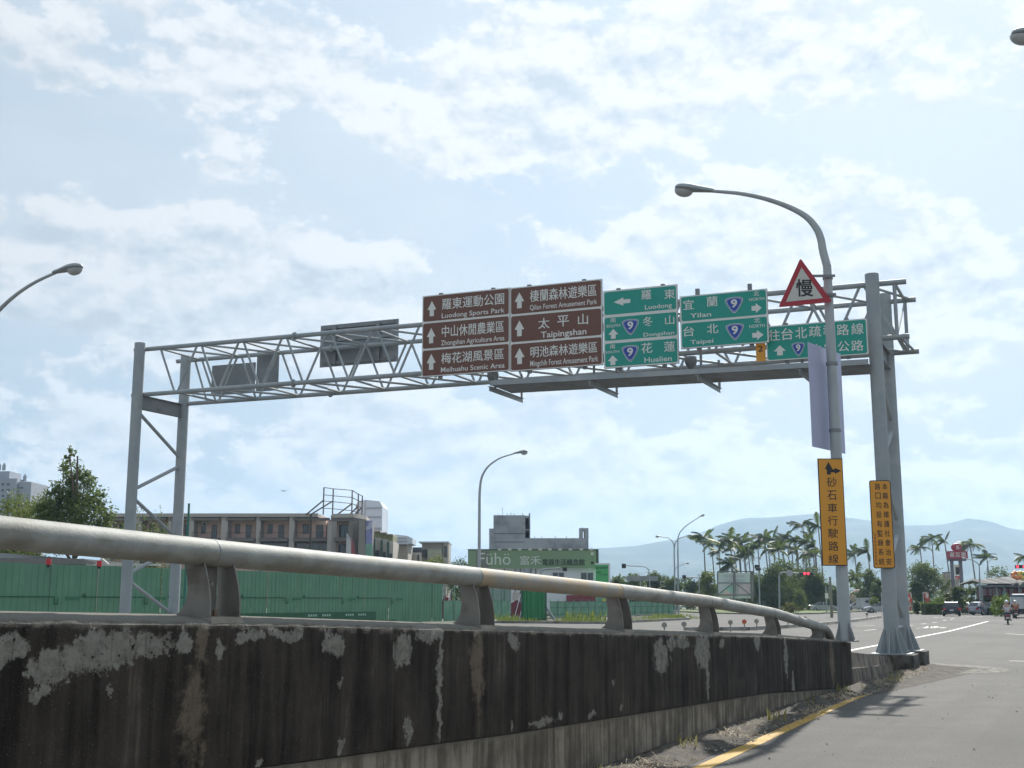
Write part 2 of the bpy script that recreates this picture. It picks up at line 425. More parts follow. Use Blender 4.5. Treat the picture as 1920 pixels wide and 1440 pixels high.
def dash(x0, y0, x1, y1, w=.15):
    a = gr(x0, y0, .004); b = gr(x1, y1, .004); d = (b - a).normalized(); q = Vector((d.y, -d.x, 0)) * w / 2
    mb.add([a - q, a + q, b + q, b - q], [(0, 1, 2, 3)])
for d in ((1621, 1182, 1643, 1180), (1886, 1188, 1935, 1191), (1893, 1239, 1940, 1240), (1727, 1170, 1737, 1169), (1748, 1167.5, 1757, 1166.5), (1768, 1163.5, 1775, 1162.5), (1782, 1161, 1788, 1160),
          (1604, 1174, 1640, 1172.5), (1600, 1170.5, 1625, 1170), (1718, 1178, 1727, 1177.6), (1706, 1172.5, 1711, 1172)): dash(*d)
for i in range(7): dash(1733 + i * 5.5, 1177.5 - (i % 3) * 1.6, 1738 + i * 5.5, 1176.6 - (i % 2) * 2.2, .3)
for i in range(8): dash(1752 + i * 12, 1157.6 - i * .15, 1758 + i * 12, 1157.4 - i * .15, .4)
tag(mb.build('lane_marking', PAINT), kind='structure')
# yellow kerb line beside the wall, fading out at the gantry feet
ye = [gr(*p) for p in ((1314, 1441), (1480, 1364), (1590, 1314), (1640, 1295), (1668, 1286), (1690, 1281), (1708, 1277))]
y0 = ye[0]; dY = (ye[1] - ye[0]).normalized()
strip('yellow_line', [y0 - dY * 14, y0 - dY * 4] + ye, .17, .004, YPAINT, 'structure')

# ================================================================== RAMP, WALL
def wall_mat(name, dark, mid, light, patches, bias):
    m = bpy.data.materials.new(name); m.use_nodes = True; nt = m.node_tree; g = NG(nt); b = nt.nodes['Principled BSDF']
    uvn = g.n('ShaderNodeUVMap'); uvn.uv_map = 'UVMap'; uv = uvn.outputs[0]
    oc = g.n('ShaderNodeTexCoord').outputs['Object']
    streak = g.noise(g.mapv(uv, (7, .45, 1)), 1.0, 8, .62)
    streak2 = g.noise(g.mapv(uv, (13, 1.1, 1)), 1.0, 7, .7)
    grime = g.noise(uv, 2.2, 7, .6); fine = g.noise(oc, 55, 5, .65)
    f1 = g.math('ADD', g.math('MULTIPLY', g.math('SUBTRACT', streak, .5), 1.3), g.math('MULTIPLY', g.math('SUBTRACT', streak2, .5), .75))
    f1 = g.math('ADD', f1, g.math('MULTIPLY', g.math('SUBTRACT', grime, .5), .8))
    c = g.mix(g.ss(f1, -.25 + bias, .35 + bias), dark, mid)
    c = g.mix(g.math('MULTIPLY', g.ss(f1, .22 + bias, .55 + bias), .7), c, light)
    sepu = g.n('ShaderNodeSeparateXYZ'); nt.links.new(uv, sepu.inputs[0]); U, V = sepu.outputs[0], sepu.outputs[1]
    wn = g.noise(uv, 9, 7, .7); wn2 = g.noise(uv, 30, 4, .7); wv = g.noise(g.mapv(uv, (12, 2.5, 1)), 1, 6, .7)
    fld = None; tanf = None
    U = g.math('ADD', U, g.math('MULTIPLY', g.math('SUBTRACT', g.noise(uv, 6, 6, .7), .5), .26)); V = g.math('ADD', V, g.math('MULTIPLY', g.math('SUBTRACT', g.noise(g.mapv(uv, (1, .6, 1), (9, 4, 0)), 8, 6, .7), .5), .22))
    V0 = sepu.outputs[1]
    jag = g.math('ADD', g.math('ADD', g.math('MULTIPLY', g.math('SUBTRACT', wn, .5), 3.4), g.math('MULTIPLY', g.math('SUBTRACT', wn2, .5), 1.2)), g.math('MULTIPLY', g.math('SUBTRACT', wv, .5), 2.4))
    for (u, v, ru, rv, kind) in patches:
        dx = g.math('MULTIPLY', g.math('SUBTRACT', U, u), 1 / ru); dy = g.math('MULTIPLY', g.math('SUBTRACT', V, v), 1 / rv)
        d = g.math('SUBTRACT', 1, g.math('ADD', g.math('MULTIPLY', dx, dx), g.math('MULTIPLY', dy, dy)))
        if kind == 0: fld = d if fld is None else g.math('MAXIMUM', fld, d)
        else: tanf = d if tanf is None else g.math('MAXIMUM', tanf, d)
    if fld is not None:
        pm = g.ss(g.math('ADD', fld, jag), .0, .45)
        pc = g.mix(g.ss(g.noise(uv, 14, 6, .7), .3, .62), (.15, .142, .122, 1), (.27, .26, .225, 1))
        pc = g.mix(g.ss(g.noise(uv, 26, 3, .5), .64, .70), pc, dark)
        c = g.mix(g.math('MULTIPLY', pm, .86), c, pc)
        rain = g.math('MULTIPLY', g.ss(g.noise(g.mapv(uv, (9, .35, 1), (2, 7, 0)), 1, 7, .65), .54, .68), .75)
        c = g.mix(rain, c, (.010, .008, .007, 1))
    if tanf is not None:
        tm = g.ss(g.math('ADD', tanf, g.math('MULTIPLY', jag, 1.0)), -.3, 1.1)
        c = g.mix(g.math('MULTIPLY', tm, .55), c, (.23, .185, .135, 1))
    # worn aggregate along the top arris
    edge = g.ss(g.math('ADD', V0, g.math('MULTIPLY', g.math('SUBTRACT', wn, .5), .10)), -.055, -.005)
    c = g.mix(g.math('MULTIPLY', edge, .75), c, (.21, .20, .175, 1))
    spk = g.math('MULTIPLY', g.ss(g.noise(oc, 120, 2, .5), .66, .70), g.math('ADD', .25, edge, clamp=True))
    c = g.mix(g.math('MULTIPLY', spk, .7), c, (.46, .44, .40, 1))
    nt.links.new(c, b.inputs['Base Color']); b.inputs['Roughness'].default_value = .92; b.inputs['Specular IOR Level'].default_value = .2
    h = g.math('ADD', fine, g.math('MULTIPLY', wn, .8))
    if fld is not None: h = g.math('SUBTRACT', h, g.math('MULTIPLY', pm, .35))
    bn = g.n('ShaderNodeBump'); bn.inputs['Strength'].default_value = .8; bn.inputs['Distance'].default_value = .008
    nt.links.new(h, bn.inputs['Height']); nt.links.new(bn.outputs[0], b.inputs['Normal'])
    return m
WPL = Plane((WB, 0), (WM, 1)); WPL.n = WPERP.copy()
def wuv(px, py):      # picture point -> (metres along, metres below the top edge as negative)
    d = Vector(ray(px, py)); o = Vector((0, 0, EYE)); t = (WPL.p - o).dot(WPL.n) / d.dot(WPL.n); q = o + d * t
    return q.y, q.z - lerp_tab(TOPZ, q.y)
PATCH_PX = [(15, 1215, 34, 34, 0), (95, 1255, 42, 42, 0), (190, 1225, 80, 36, 0), (280, 1205, 55, 30, 0), (75, 1305, 16, 18, 0), (345, 1200, 14, 24, 0), (415, 1215, 10, 22, 0),
            (470, 1190, 26, 16, 0), (540, 1188, 30, 12, 0), (625, 1205, 24, 22, 0), (755, 1215, 17, 34, 0), (805, 1188, 26, 22, 0), (825, 1290, 4, 105, 0), (640, 1275, 5, 12, 0),
            (640, 1398, 8, 22, 0), (765, 1372, 8, 26, 0), (200, 1292, 8, 12, 0), (485, 1432, 8, 8, 0), (965, 1201, 10, 18, 0), (1240, 1230, 16, 30, 0), (1258, 1208, 8, 14, 0), (1280, 1204, 13, 13, 0),
            (1317, 1218, 14, 34, 0), (1326, 1250, 3, 60, 0), (1420, 1204, 6, 15, 0), (1353, 1208, 5, 9, 0), (1020, 1354, 26, 7, 0), (961, 1363, 3, 10, 0), (1054, 1346, 4, 8, 0), (1110, 1341, 9, 5, 0),
            (1165, 1328, 3, 9, 0), (1474, 1230, 3, 40, 0), (1488, 1290, 3, 30, 0), (1150, 1280, 3, 7, 0),
            (378, 1205, 14, 40, 1), (362, 1350, 26, 95, 1), (895, 1250, 12, 90, 1), (1560, 1245, 5, 40, 1)]
PT = []
for x, y, rx, ry, k in PATCH_PX:
    u, v = wuv(x, y); u2, _ = wuv(x + rx, y); _, v2 = wuv(x, y + ry); PT.append((u, v, max(abs(u2 - u), .02) * 1.05, max(abs(v2 - v), .03) * 1.1, k))
WALLM = wall_mat('stained_parapet_concrete', (.014, .011, .0095, 1), (.058, .048, .040, 1), (.165, .146, .12, 1), PT, -.09)
WALLL = wall_mat('streaked_retaining_concrete', (.028, .023, .018, 1), (.14, .118, .093, 1), (.38, .335, .27, 1), [], -.32)

wall = thing('parapet_wall', wp(23.0, 0, 0), 'black weathered concrete parapet with peeling pale patches carrying the pipe rail', 'wall')
def wall_section(Ya, Yb, k):
    mb = MB(); mb.uv = []; n = max(2, int((Yb - Ya) / .045)); prof = []
    rows = 9
    for i in range(n + 1):
        Y = Ya + (Yb - Ya) * i / n; zt = lerp_tab(TOPZ, Y); zb = lerp_tab(SEAMZ, Y)
        e = 0.0 if i in (0, n) else 1.0
        line = []
        for j in range(rows + 1):
            z = zb + (zt - .03 - zb) * j / rows; line.append((.004 * mnoise.noise((Y * 3, z * 3, k)) , z))
        line[0] = (-.004, zb)
        n1 = mnoise.fractal((Y * 9, 3.3, k), 1, 2, 4); n2 = mnoise.fractal((Y * 21, 8.1, k), 1, 2, 4)
        line += [(-.006 + .006 * n1, zt - .022 + .006 * n2), (-.020 + .009 * n2, zt - .006 + .007 * n1), (-.05 + .01 * n1, zt + .003 + .005 * n2), (-.16, zt + .020 + .004 * n1), (-.30, zt + .030), (-.32, zt + .018), (-.32, zb)]
        jn = .012 if (i == 0 or i == n) else 0      # chamfered joint
        for (o, z) in line:
            mb.v.append(tuple(wp(Y, o - jn, z))); mb.uv.append((Y, z - zt))
    w = rows + 8
    for i in range(n):
        for j in range(w - 1):
            a = i * w + j; mb.f.append((a, a + w, a + w + 1, a + 1)); mb.m.append(0)
    mb.f.append(tuple(range(w))); mb.f.append(tuple(reversed(range(n * w, n * w + w)))); mb.m += [0, 0]
    return mb.build('parapet_section', WALLM, wall, smooth=True)
joints = [-6, 2.9, 8.45, 14.35, 18.35, 21.0, 23.15]
for k, (a, b) in enumerate(zip(joints, joints[1:])): wall_section(a + .003, b - .003, k * 1.7)
def lower_wall(Ya, Yb, k):
    mb = MB(); mb.uv = []; n = max(2, int((Yb - Ya) / .15))
    for i in range(n + 1):
        Y = Ya + (Yb - Ya) * i / n; zt = lerp_tab(SEAMZ, Y); z0 = -.1
        jn = .008 if i in (0, n) else 0
        for o, z in ((-.035, z0), (-.035, z0 + (zt - z0) * .5), (-.035, zt - .012), (-.06, zt - .004), (-.30, zt - .004)):
            mb.v.append(tuple(wp(Y, o - jn + .004 * mnoise.noise((Y, z, 5)), z))); mb.uv.append((Y + 31, z - zt))
    for i in range(n):
        for j in range(4): a = i * 5 + j; mb.f.append((a, a + 5, a + 6, a + 1)); mb.m.append(0)
    return mb.build('retaining_section', WALLL, wall, smooth=True)
for k, (a, b) in enumerate(((-6, 5.0), (5.0, 10.9), (10.9, 14.35), (14.35, 18.35), (18.35, 22.6))): lower_wall(a + .003, b - .003, k)
# ramp deck behind the parapet
mb = MB(); RD = []
for Y in np.linspace(-6, 22.4, 12):
    z = max(lerp_tab(SEAMZ, Y) - .02, .012); RD.append((wp(Y, -.33, z), wp(Y, -9.0, z), wp(Y, -9.0, -.015)))
mb.add([p for r in RD for p in r], [(3 * i, 3 * i + 3, 3 * i + 4, 3 * i + 1) for i in range(11)] + [(3 * i + 1, 3 * i + 4, 3 * i + 5, 3 * i + 2) for i in range(11)])
tag(mb.build('ramp_road', ASPH), kind='structure')

# sloping concrete end behind the wall, tapering down to the gantry footing
WEDGE = M('wedge_concrete', (.20, .17, .135), .92, 0, .25, 4, .4, 40, col2=(.065, .055, .048), c2=(.42, .6), c2s=3.2, c2stretch=(1.6, 1.6, .35))
mb = MB()
a0, a1 = wp(23.2, -.06), wp(29.5, .02)
def zr(Y): return .66 - (Y - 23.2) * (.66 - .30) / 5.5
P = []
for Y in (23.2, 25.6, 28.9):
    P.append((wp(Y, -.04, -.02), wp(Y, -.075, zr(Y) * .52), wp(Y, -.095, zr(Y) * .53), wp(Y, -.13, zr(Y)), wp(Y, -.34, zr(Y) + .01), wp(Y, -.4, -.02)))
mb.add([p for r in P for p in r], [(6 * i + j, 6 * i + 6 + j, 6 * i + 7 + j, 6 * i + 1 + j) for i in range(2) for j in range(5)] + [tuple(range(12, 18)), tuple(reversed(range(6)))])
tag(mb.build('end_ramp_block', WEDGE), 'low stained concrete block sloping down from wall end to gantry footings', 'wall')

# dirt gutter between wall and yellow line
mb = MB(); NY, NX = 260, 12
for i in range(NY + 1):
    Y = 4 + 26.5 * i / NY
    wd = .62 if Y < 21 else .62 + (Y - 21) * .13
    for j in range(NX + 1):
        q = j / NX; o = -.06 + q * (wd + .04 * mnoise.noise((Y * 1.3, 0, 9)))
        hump = .075 * math.sin(min(q * 1.25, 1) * math.pi) ** .8 if 0 < q < 1 else 0
        z = -.004 + hump * (.6 + .9 * abs(mnoise.noise((Y * .9, q * 2, 4)))) + (.018 * mnoise.fractal((Y * 7, q * 5, 1), 1, 2, 4) if 0 < q < 1 else 0) + (.05 * (1 - q) if q < .3 else 0)
        if j == NX: z = .003
        p = wp(Y, o, max(z, .001)); mb.v.append(tuple(p))
mb.f = [(i * (NX + 1) + j, i * (NX + 1) + j + 1, (i + 1) * (NX + 1) + j + 1, (i + 1) * (NX + 1) + j) for i in range(NY) for j in range(NX)]; mb.m = [0] * len(mb.f)
tag(mb.build('dirt_gutter', DIRT, smooth=True), kind='structure')
# pale silt apron round the footings
mb = MB(); c0 = gr(1672, 1262); k = 22
ring = [(c0.x + 1.2 + (1.75 + .3 * mnoise.noise((i * .9, 0, 0))) * math.cos(i / k * 2 * math.pi) * 1.25, c0.y + 2.3 + (2.6 + .5 * mnoise.noise((i * .7, 4, 0))) * math.sin(i / k * 2 * math.pi), .0025) for i in range(k)]
mb.add(ring, [tuple(range(k))]); tag(mb.build('silt_patch', M('silt', (.22, .205, .175), .95, 0, .3, 3, .5, 40, col2=(.12, .115, .10), c2=(.4, .6), c2s=4)), kind='structure')
# straw, dead leaves and stones
def scatter_straw():
    mb = MB(); rs = random.Random(3)
    for i in range(5200):
        Y = 6 + 24 * rs.random() ** .9; q = rs.random(); cl = mnoise.noise((Y * 1.4, q, 2))
        if cl < -.02: continue
        o = .05 + q * .62; p = wp(Y, o, .045 + .05 * rs.random() * math.sin(q * 3)); a = rs.random() * 6.3; L = .04 + .12 * rs.random(); e = (rs.random() - .4) * .9
        d = Vector((math.cos(a) * math.cos(e), math.sin(a) * math.cos(e), math.sin(e))) * L; w = d.cross(Vector((0, 0, 1))).normalized() * .004
        mid = p + d * .5 + Vector((0, 0, .012)); mb.add([p - w, p + w, mid + w, mid - w, p + d], [(0, 1, 2, 3), (3, 2, 4)], 0 if rs.random() < .8 else 1)
    return tag(mb.build('dry_straw', [M('straw', (.42, .35, .22), .8, 0, .2, 20), M('dead_leaf', (.16, .09, .05), .8, 0, .3, 20)]), kind='stuff')
scatter_straw()
def scatter_stones():
    mb = MB(); rs = random.Random(5)
    for i in range(1500):
        Y = 6 + 25 * rs.random()
        if rs.random() < .82: p = wp(Y, .02 + .66 * rs.random(), .03)
        else: p = wp(Y, .7 + 3.5 * rs.random() ** 2, .004)
        r = .006 + .018 * rs.random() ** 3; k = 5; top = []
        ring = [p + Vector((math.cos(j / k * 6.28) * r * (.7 + .6 * rs.random()), math.sin(j / k * 6.28) * r * (.7 + .6 * rs.random()), 0)) for j in range(k)]
        mb.add(ring + [p + Vector((0, 0, r * .9))], [(j, (j + 1) % k, k) for j in range(k)])
    return tag(mb.build('gravel', M('gravel_stone', (.30, .28, .25), .9, 0, .5, 14)), kind='stuff')
scatter_stones()
GRASSLEAF = leafmat('weed_leaf', (.09, .15, .03), (.25, .27, .08), 2)
def weeds(name, spots, mat, label=None, kind='stuff'):
    mb = MB(); rs = random.Random(len(name) + len(spots))
    for (p, n, h, rad) in spots:
        for i in range(n):
            a = rs.random() * 6.28; rr = rad * rs.random() ** .5; b = Vector(p) + Vector((math.cos(a) * rr * 1.6, math.sin(a) * rr, 0)); hh = h * (.4 + .7 * rs.random())
            l = Vector((rs.uniform(-.5, .5), rs.uniform(-.5, .5), 0)) * hh; w = Vector((rs.uniform(-1, 1), rs.uniform(-1, 1), 0)).normalized() * hh * .055
            mb.add([b - w, b + w, b + l * .4 + Vector((0, 0, hh * .6)) + w, b + l * .4 + Vector((0, 0, hh * .6)) - w, b + l + Vector((0, 0, hh))], [(0, 1, 2, 3), (3, 2, 4)])
    return tag(mb.build(name, mat), label, kind=kind)
rs = random.Random(11)
weeds('gutter_grass', [(wp(Y, .12 + .4 * rs.random(), .05), 16, .09 + .10 * rs.random(), .09) for Y in [10.4, 10.9, 11.2, 13.6, 16.5, 19.2, 21.4, 22.5, 24.6]], leafmat('dry_weed', (.25, .22, .08), (.38, .32, .16), 3))

# ================================================================== PIPE RAIL
RAILM = M('rail_galvanised', (.295, .30, .28), .68, .15, .16, 7, .25, 60, col2=(.235, .225, .19), c2=(.44, .66), c2s=5.0, c2stretch=(.5, .5, 1.6))
RUSTM = M('rail_rusty', (.30, .29, .26), .7, .12, .12, 2.5, .15, 70, col2=(.36, .28, .185), c2=(.40, .64), c2s=4.0)
BRKM = M('bracket_zinc', (.22, .205, .185), .6, .4, .14, 4, .1, 50, col2=(.14, .125, .105), c2=(.5, .7), c2s=5)
rail = thing('guard_rail', wp(23, -.16, lerp_tab(TOPZ, 23)), 'thick grey galvanised pipe rail on curved brackets along the parapet top', 'guard rail')
BY = [1.1, 3.95, 6.84, 9.72, 12.55, 15.35, 18.25, 21.05]
RO = -.13
RPL = Plane(wp(0, RO)[:2], (WM, 1)); RPL.n = WPERP.copy()
RAILZ = [(-6, 2.32), (0, 2.12)] + [(lambda q: (q.y, q.z))(RPL.px(*p)) for p in ((0, 999), (340, 1032), (870, 1080), (1150, 1108), (1325, 1128), (1450, 1150), (1545, 1179))]
def rc(Y): return wp(Y, RO, lerp_tab(RAILZ, Y))
for k in range(len(BY)):
    a = -5 if k == 0 else BY[k - 1] - .02; b = BY[k] - .02 if k < 7 else 21.35
    mb = MB(); pts = [rc(a + (b - a) * i / 8) for i in range(9)]
    mb.tube(pts, .077, 28, cap=True)
    mb.build('rail_pipe', RUSTM if k == 4 else RAILM, rail, smooth=True)
    if k < 7:
        q = rc(b); d = (rc(b + .1) - rc(b - .1)).normalized(); mc = MB(); mc.tube([q - d * .006, q + d * .006], .079, 28); mc.build('pipe_joint', STEEL_D, rail)
# down-turned end
E0 = rc(21.35); mb = MB(); endp = [E0 - WDIR * .05, E0 + WDIR * .30 + Vector((0, 0, -.03)), E0 + WDIR * .55 + Vector((0, 0, -.10)), E0 + WDIR * .75 + Vector((0, 0, -.21)), E0 + WDIR * .92 + Vector((0, 0, -.36))]
mb.tube(endp, .077, 24); mb.build('rail_end', M('rail_end_zinc', (.19, .175, .155), .6, .35, .2, 6, .1, 50), rail, smooth=True)
for Y in BY:
    zt = lerp_tab(TOPZ, Y); cz = lerp_tab(RAILZ, Y); h = cz - zt
    br = []
    for sgn in (-1, 1):
        Yp = Y + sgn * .115
        zt2 = lerp_tab(TOPZ, Yp) + .012
        mb = MB()
        hh = h - .012
        outer = [(.105, 0), (.103, .25), (.088, .50), (.060, .75), (.025, .98)]      # towards the face (convex)
        inner = [(-.165, 0), (-.10, .10), (-.068, .24), (-.058, .42), (-.066, .60), (-.078, .76), (-.07, .98)]   # towards the deck (concave)
        poly = [(RO + a, b * hh) for a, b in outer] + [(RO + a, b * hh) for a, b in reversed(inner)]
        fr = lambda u, w, t, Yp=Yp, zt2=zt2: wp(Yp, u, zt2 + w) + WDIR * t
        mb.prism(poly, fr, -.006, .006)
        br.append(mb)
    m0 = br[0]; m0.add(br[1].v, br[1].f)
    web = [wp(Y - .08, RO - .05, zt + .02), wp(Y + .08, RO - .05, zt + .02), wp(Y + .08, RO - .04, zt + .02), wp(Y - .08, RO - .04, zt + .02)]
    m0.hexa(web + [v + Vector((0, 0, h * .85)) for v in web])
    pc = m0.build('rail_bracket', BRKM, rail)
    mb = MB(); P = [wp(Y - .12, RO - .17, zt + .003), wp(Y + .125, RO - .17, zt + .001), wp(Y + .125, RO + .12, zt - .02), wp(Y - .12, RO + .12, zt - .02)]
    mb.hexa(P + [wp(Y - .12, RO - .17, zt + .03), wp(Y + .125, RO - .17, zt + .026), wp(Y + .125, RO + .12, zt + .015), wp(Y - .12, RO + .12, zt + .018)])
    mb.build('base_plate', M('base_plate_concrete', (.27, .25, .21), .85, 0, .2, 9, .2, 50), pc)
    BOLT = M('bolt_rust', (.20, .14, .10), .6, .5, .2, 20)
    mb = MB(); mb.tube([wp(Y, RO + .03, zt + .01), wp(Y, RO + .03, zt + .055)], .014, 6); mb.build('bolt', BOLT, pc)
    mb = MB(); mb.tube([wp(Y - .02, RO - .035, zt + h * .55), wp(Y - .02, RO + .02, zt + h * .53)], .016, 8); mb.build('bolt', BRKM, pc)

# ================================================================== STREET LAMPS
LAMPGLASS = M('lamp_glass', (.42, .43, .42), .15, 0, .1, 8, spec=.7)
def lamp_head(tip, base, up, root, L=.70, scale=1.0):
    """cobra head from base (arm end) to tip"""
    tip = Vector(tip); base = Vector(base); d = (base - tip).normalized(); u = Vector(up); u = (u - d * u.dot(d)).normalized(); w = d.cross(u)
    mb = MB(); N = 12; prof = [(0, .02, .03), (.04, .085, .06), (.12, .13, .085), (.25, .155, .10), (.42, .155, .10), (.60, .12, .085), (.8, .075, .07), (1, .05, .055)]
    k0 = 0; k = len(prof)
    for t, hw, hh in prof:
        for j in range(N):
            a = 2 * math.pi * j / N; ca, sa = math.cos(a), math.sin(a)
            mb.v.append(tuple(tip + d * t * L * scale + w * ca * hw * scale + u * ((sa * hh if sa > 0 else sa * hh * .45) + .0) * scale))
    for i in range(k - 1):
        for j in range(N): mb.f.append((i * N + j, i * N + (j + 1) % N, (i + 1) * N + (j + 1) % N, (i + 1) * N + j)); mb.m.append(0)
    mb.f += [tuple(reversed(range(N))), tuple((k - 1) * N + j for j in range(N))]; mb.m += [0, 0]
    h = mb.build('lamp_head', M('lamp_head_paint', (.30, .33, .34), .5, .1, .1, 6), root, smooth=True)
    mb = MB(); c = tip + d * .24 * L * scale - u * .035 * scale
    vs = []
    for i in range(6):
        ph = i / 5 * math.pi / 2
        for j in range(12):
            a = 2 * math.pi * j / 12; vs.append(c + d * math.cos(a) * math.cos(ph) * .19 * scale + w * math.sin(a) * math.cos(ph) * .13 * scale - u * math.sin(ph) * .13 * scale)
    mb.add(vs, [(i * 12 + j, i * 12 + (j + 1) % 12, (i + 1) * 12 + (j + 1) % 12, (i + 1) * 12 + j) for i in range(5) for j in range(12)])
    mb.build('lamp_glass', LAMPGLASS, h, smooth=True)
def street_lamp(label, base, ztop, arms, r0=.10, r1=.035, headL=.7, name='street_lamp', group='street lamps', zb=None, mat=None):
    """arms: list of (direction xy, reach, rise)"""
    root = thing(name, base, label, 'street lamp', group); base = Vector(base); m = mat or POSTM
    mb = MB(); N = 10
    mb.tube([base + Vector((0, 0, (ztop - base.z) * i / N)) for i in range(N + 1)], [r0 + (r1 * 1.7 - r0) * i / N for i in range(N + 1)], 16)
    mb.build('post', m, root, smooth=True)
    mb = MB(); mb.obox(base + Vector((0, 0, .02)), Vector((r0 * 1.9, 0, 0)), Vector((0, r0 * 1.9, 0)), Vector((0, 0, .02)))
    for a in range(4):
        q = Vector((math.cos(a * math.pi / 2 + .78), math.sin(a * math.pi / 2 + .78), 0)); mb.prism([(r0 * .9, 0), (r0 * 2.1, 0), (r0 * .95, .25)], lambda u, w_, t, q=q: base + q * u + Vector((0, 0, .04 + w_)) + Vector((-q.y, q.x, 0)) * t, -.005, .005)
    mb.build('base_flange', m, root)
    for (dx, dy), reach, rise in arms:
        d = Vector((dx, dy, 0)).normalized(); top = Vector((base.x, base.y, ztop)); pts = []
        for i in range(13):
            t = i / 12 * math.pi / 2
            pts.append(top + d * reach * (1 - math.cos(t)) * 1.0 + Vector((0, 0, rise * math.sin(t) ** .85)))
        tipd = (pts[-1] - pts[-2]).normalized()
        mb = MB(); mb.tube([top - Vector((0, 0, .05))] + pts, [r1 * 1.65] + [r1 * 1.65 + (r1 - r1 * 1.65) * i / 12 for i in range(13)], 12); mb.build('arm', m, root, smooth=True)
        hb = pts[-1] - tipd * .05; tip = hb + (tipd + Vector((0, 0, .03))).normalized() * headL
        lamp_head(tip, hb, (0, 0, 1), root, headL, headL / .7)
    return root
# main lamp on the wall end: post, and an arm traced in its own vertical plane
LB = Vector((6.14, 22.6, .87)); AD = Vector((-.894, .447, 0))
root = thing('street_lamp', LB, 'tall grey street lamp standing on the wall end, arm curving left', 'street lamp', 'street lamps')
lp = Plane((LB.x, LB.y), (AD.x, AD.y))
mb = MB(); ps = [(1585, 1200), (1579, 1080), (1566, 850), (1556, 640), (1548, 530), (1545.5, 500)]
zs = [.87] + [lp.sz(*p)[1] for p in ps[1:]]
mb.tube([(LB.x, LB.y, z) for z in zs], [.118, .112, .104, .092, .082, .080], 20); mb.build('post', POSTM, root, smooth=True)
mb = MB(); ap = [(1545.5, 500), (1543, 470), (1539, 448), (1530, 427), (1510, 405), (1477, 387), (1435, 372.5), (1393, 363.5), (1360, 360), (1331, 358)]
AP = [lp.px(*p) for p in ap]; AP[0] = Vector((LB.x, LB.y, zs[-1])); APs = smooth_path(AP); mb.tube(APs, [float(np.interp(i / (len(APs) - 1) * 9, range(10), [.080, .078, .075, .070, .062, .056, .048, .042, .037, .033])) for i in range(len(APs))], 16); mb.build('arm', POSTM, root, smooth=True)
hb = AP[-1]; tip = lp.px(1266, 352); lamp_head(tip, hb + (hb - tip).normalized() * -.02, (0, 0, 1), root, (tip - hb).length, (tip - hb).length / .7)
mb = MB()
for a in range(4):
    q = Vector((math.cos(a * math.pi / 2 + .45), math.sin(a * math.pi / 2 + .45), 0)); mb.prism([(.10, 0), (.24, 0), (.115, .34)], lambda u, w_, t, q=q: LB + q * u + Vector((0, 0, .02 + w_)) + Vector((-q.y, q.x, 0)) * t, -.006, .006)
mb.obox(LB + Vector((0, 0, .01)), Vector((.2, 0, 0)), Vector((0, .2, 0)), Vector((0, 0, .012))); mb.build('base_flange', STEEL_D, root)
# the lamp whose head enters at the left, the one at upper right and the middle one
def lamp_traced(label, headpx, Y, armdir, pts_px, base_z=0.0, r=.05, sc=1.0):
    hp = at(*headpx, Y); pl = Plane((hp.x, hp.y), armdir)
    P = smooth_path([pl.px(*p) for p in pts_px], 4); pole = P[0]
    root = thing('street_lamp', (pole.x, pole.y, base_z), label, 'street lamp', 'street lamps')
    mb = MB(); mb.tube([(pole.x, pole.y, base_z + (pole.z - base_z) * i / 6) for i in range(7)], [.11 - .03 * i / 6 for i in range(7)], 14); mb.build('post', POSTM, root, smooth=True)
    mb = MB(); mb.tube(P, [.078 + (.035 - .078) * i / (len(P) - 1) for i in range(len(P))], 12); mb.build('arm', POSTM, root, smooth=True)
    tip = hp; lamp_head(tip, P[-1], (0, 0, 1), root, (tip - P[-1]).length, (tip - P[-1]).length / .7)
    return root
lamp_traced('street lamp at the left edge, only head and arm in view', (153, 499), 29, (.894, -.447), [(-52, 740), (-50, 690), (-40, 640), (-20, 604), (5, 575), (35, 549), (70, 527), (108, 510)])
lamp_traced('street lamp at the upper right corner, only head tip in view', (1896, 64), 17, (.894, -.447), [(2300, 330), (2290, 230), (2250, 150), (2180, 100), (2090, 75), (1992, 66)])
lamp_traced('street lamp behind the rail left of the green-fronted shop', (989, 846), 68, (.894, -.447), [(899, 935), (900, 915), (903, 896), (911, 880), (923, 868), (940, 858), (966, 850)])

# ================================================================== SIGN GANTRY
FL = Vector((-11.5, 36.3, 0)); FR = Vector((8.78, 28.35, 0)); GA = (FR - FL).normalized(); GL = (FR - FL).length
GP = Vector((.90, 1.95, 0))                                   # front plane -> rear plane
FP = Plane(FL, GA); RP = Plane(FL + GP, GA)
ZB = (FP.sz(262, 738)[1] + FP.sz(1640, 632)[1]) / 2; ZT = (FP.sz(262, 653)[1] + FP.sz(1640, 529)[1]) / 2
ZB_L, ZB_R = FP.sz(262, 738)[1], FP.sz(1640, 632)[1]; ZT_L, ZT_R = FP.sz(262, 653)[1], FP.sz(1640, 529)[1]
print('gantry', ZB_L, ZB_R, ZT_L, ZT_R, RP.sz(345, 750)[1], RP.sz(1680, 657)[1])
gan = thing('sign_gantry', FR, 'grey tubular steel lattice gantry spanning the road on four posts', 'gantry')
zpole = 9.45
def zb(s): return ZB_L + (ZB_R - ZB_L) * s / GL
def zt(s): return ZT_L + (ZT_R - ZT_L) * s / GL
def gp(s, z, rear=0, off=0): return FL + GA * s + GP * rear + Vector((0, 0, z)) + FP.n * off
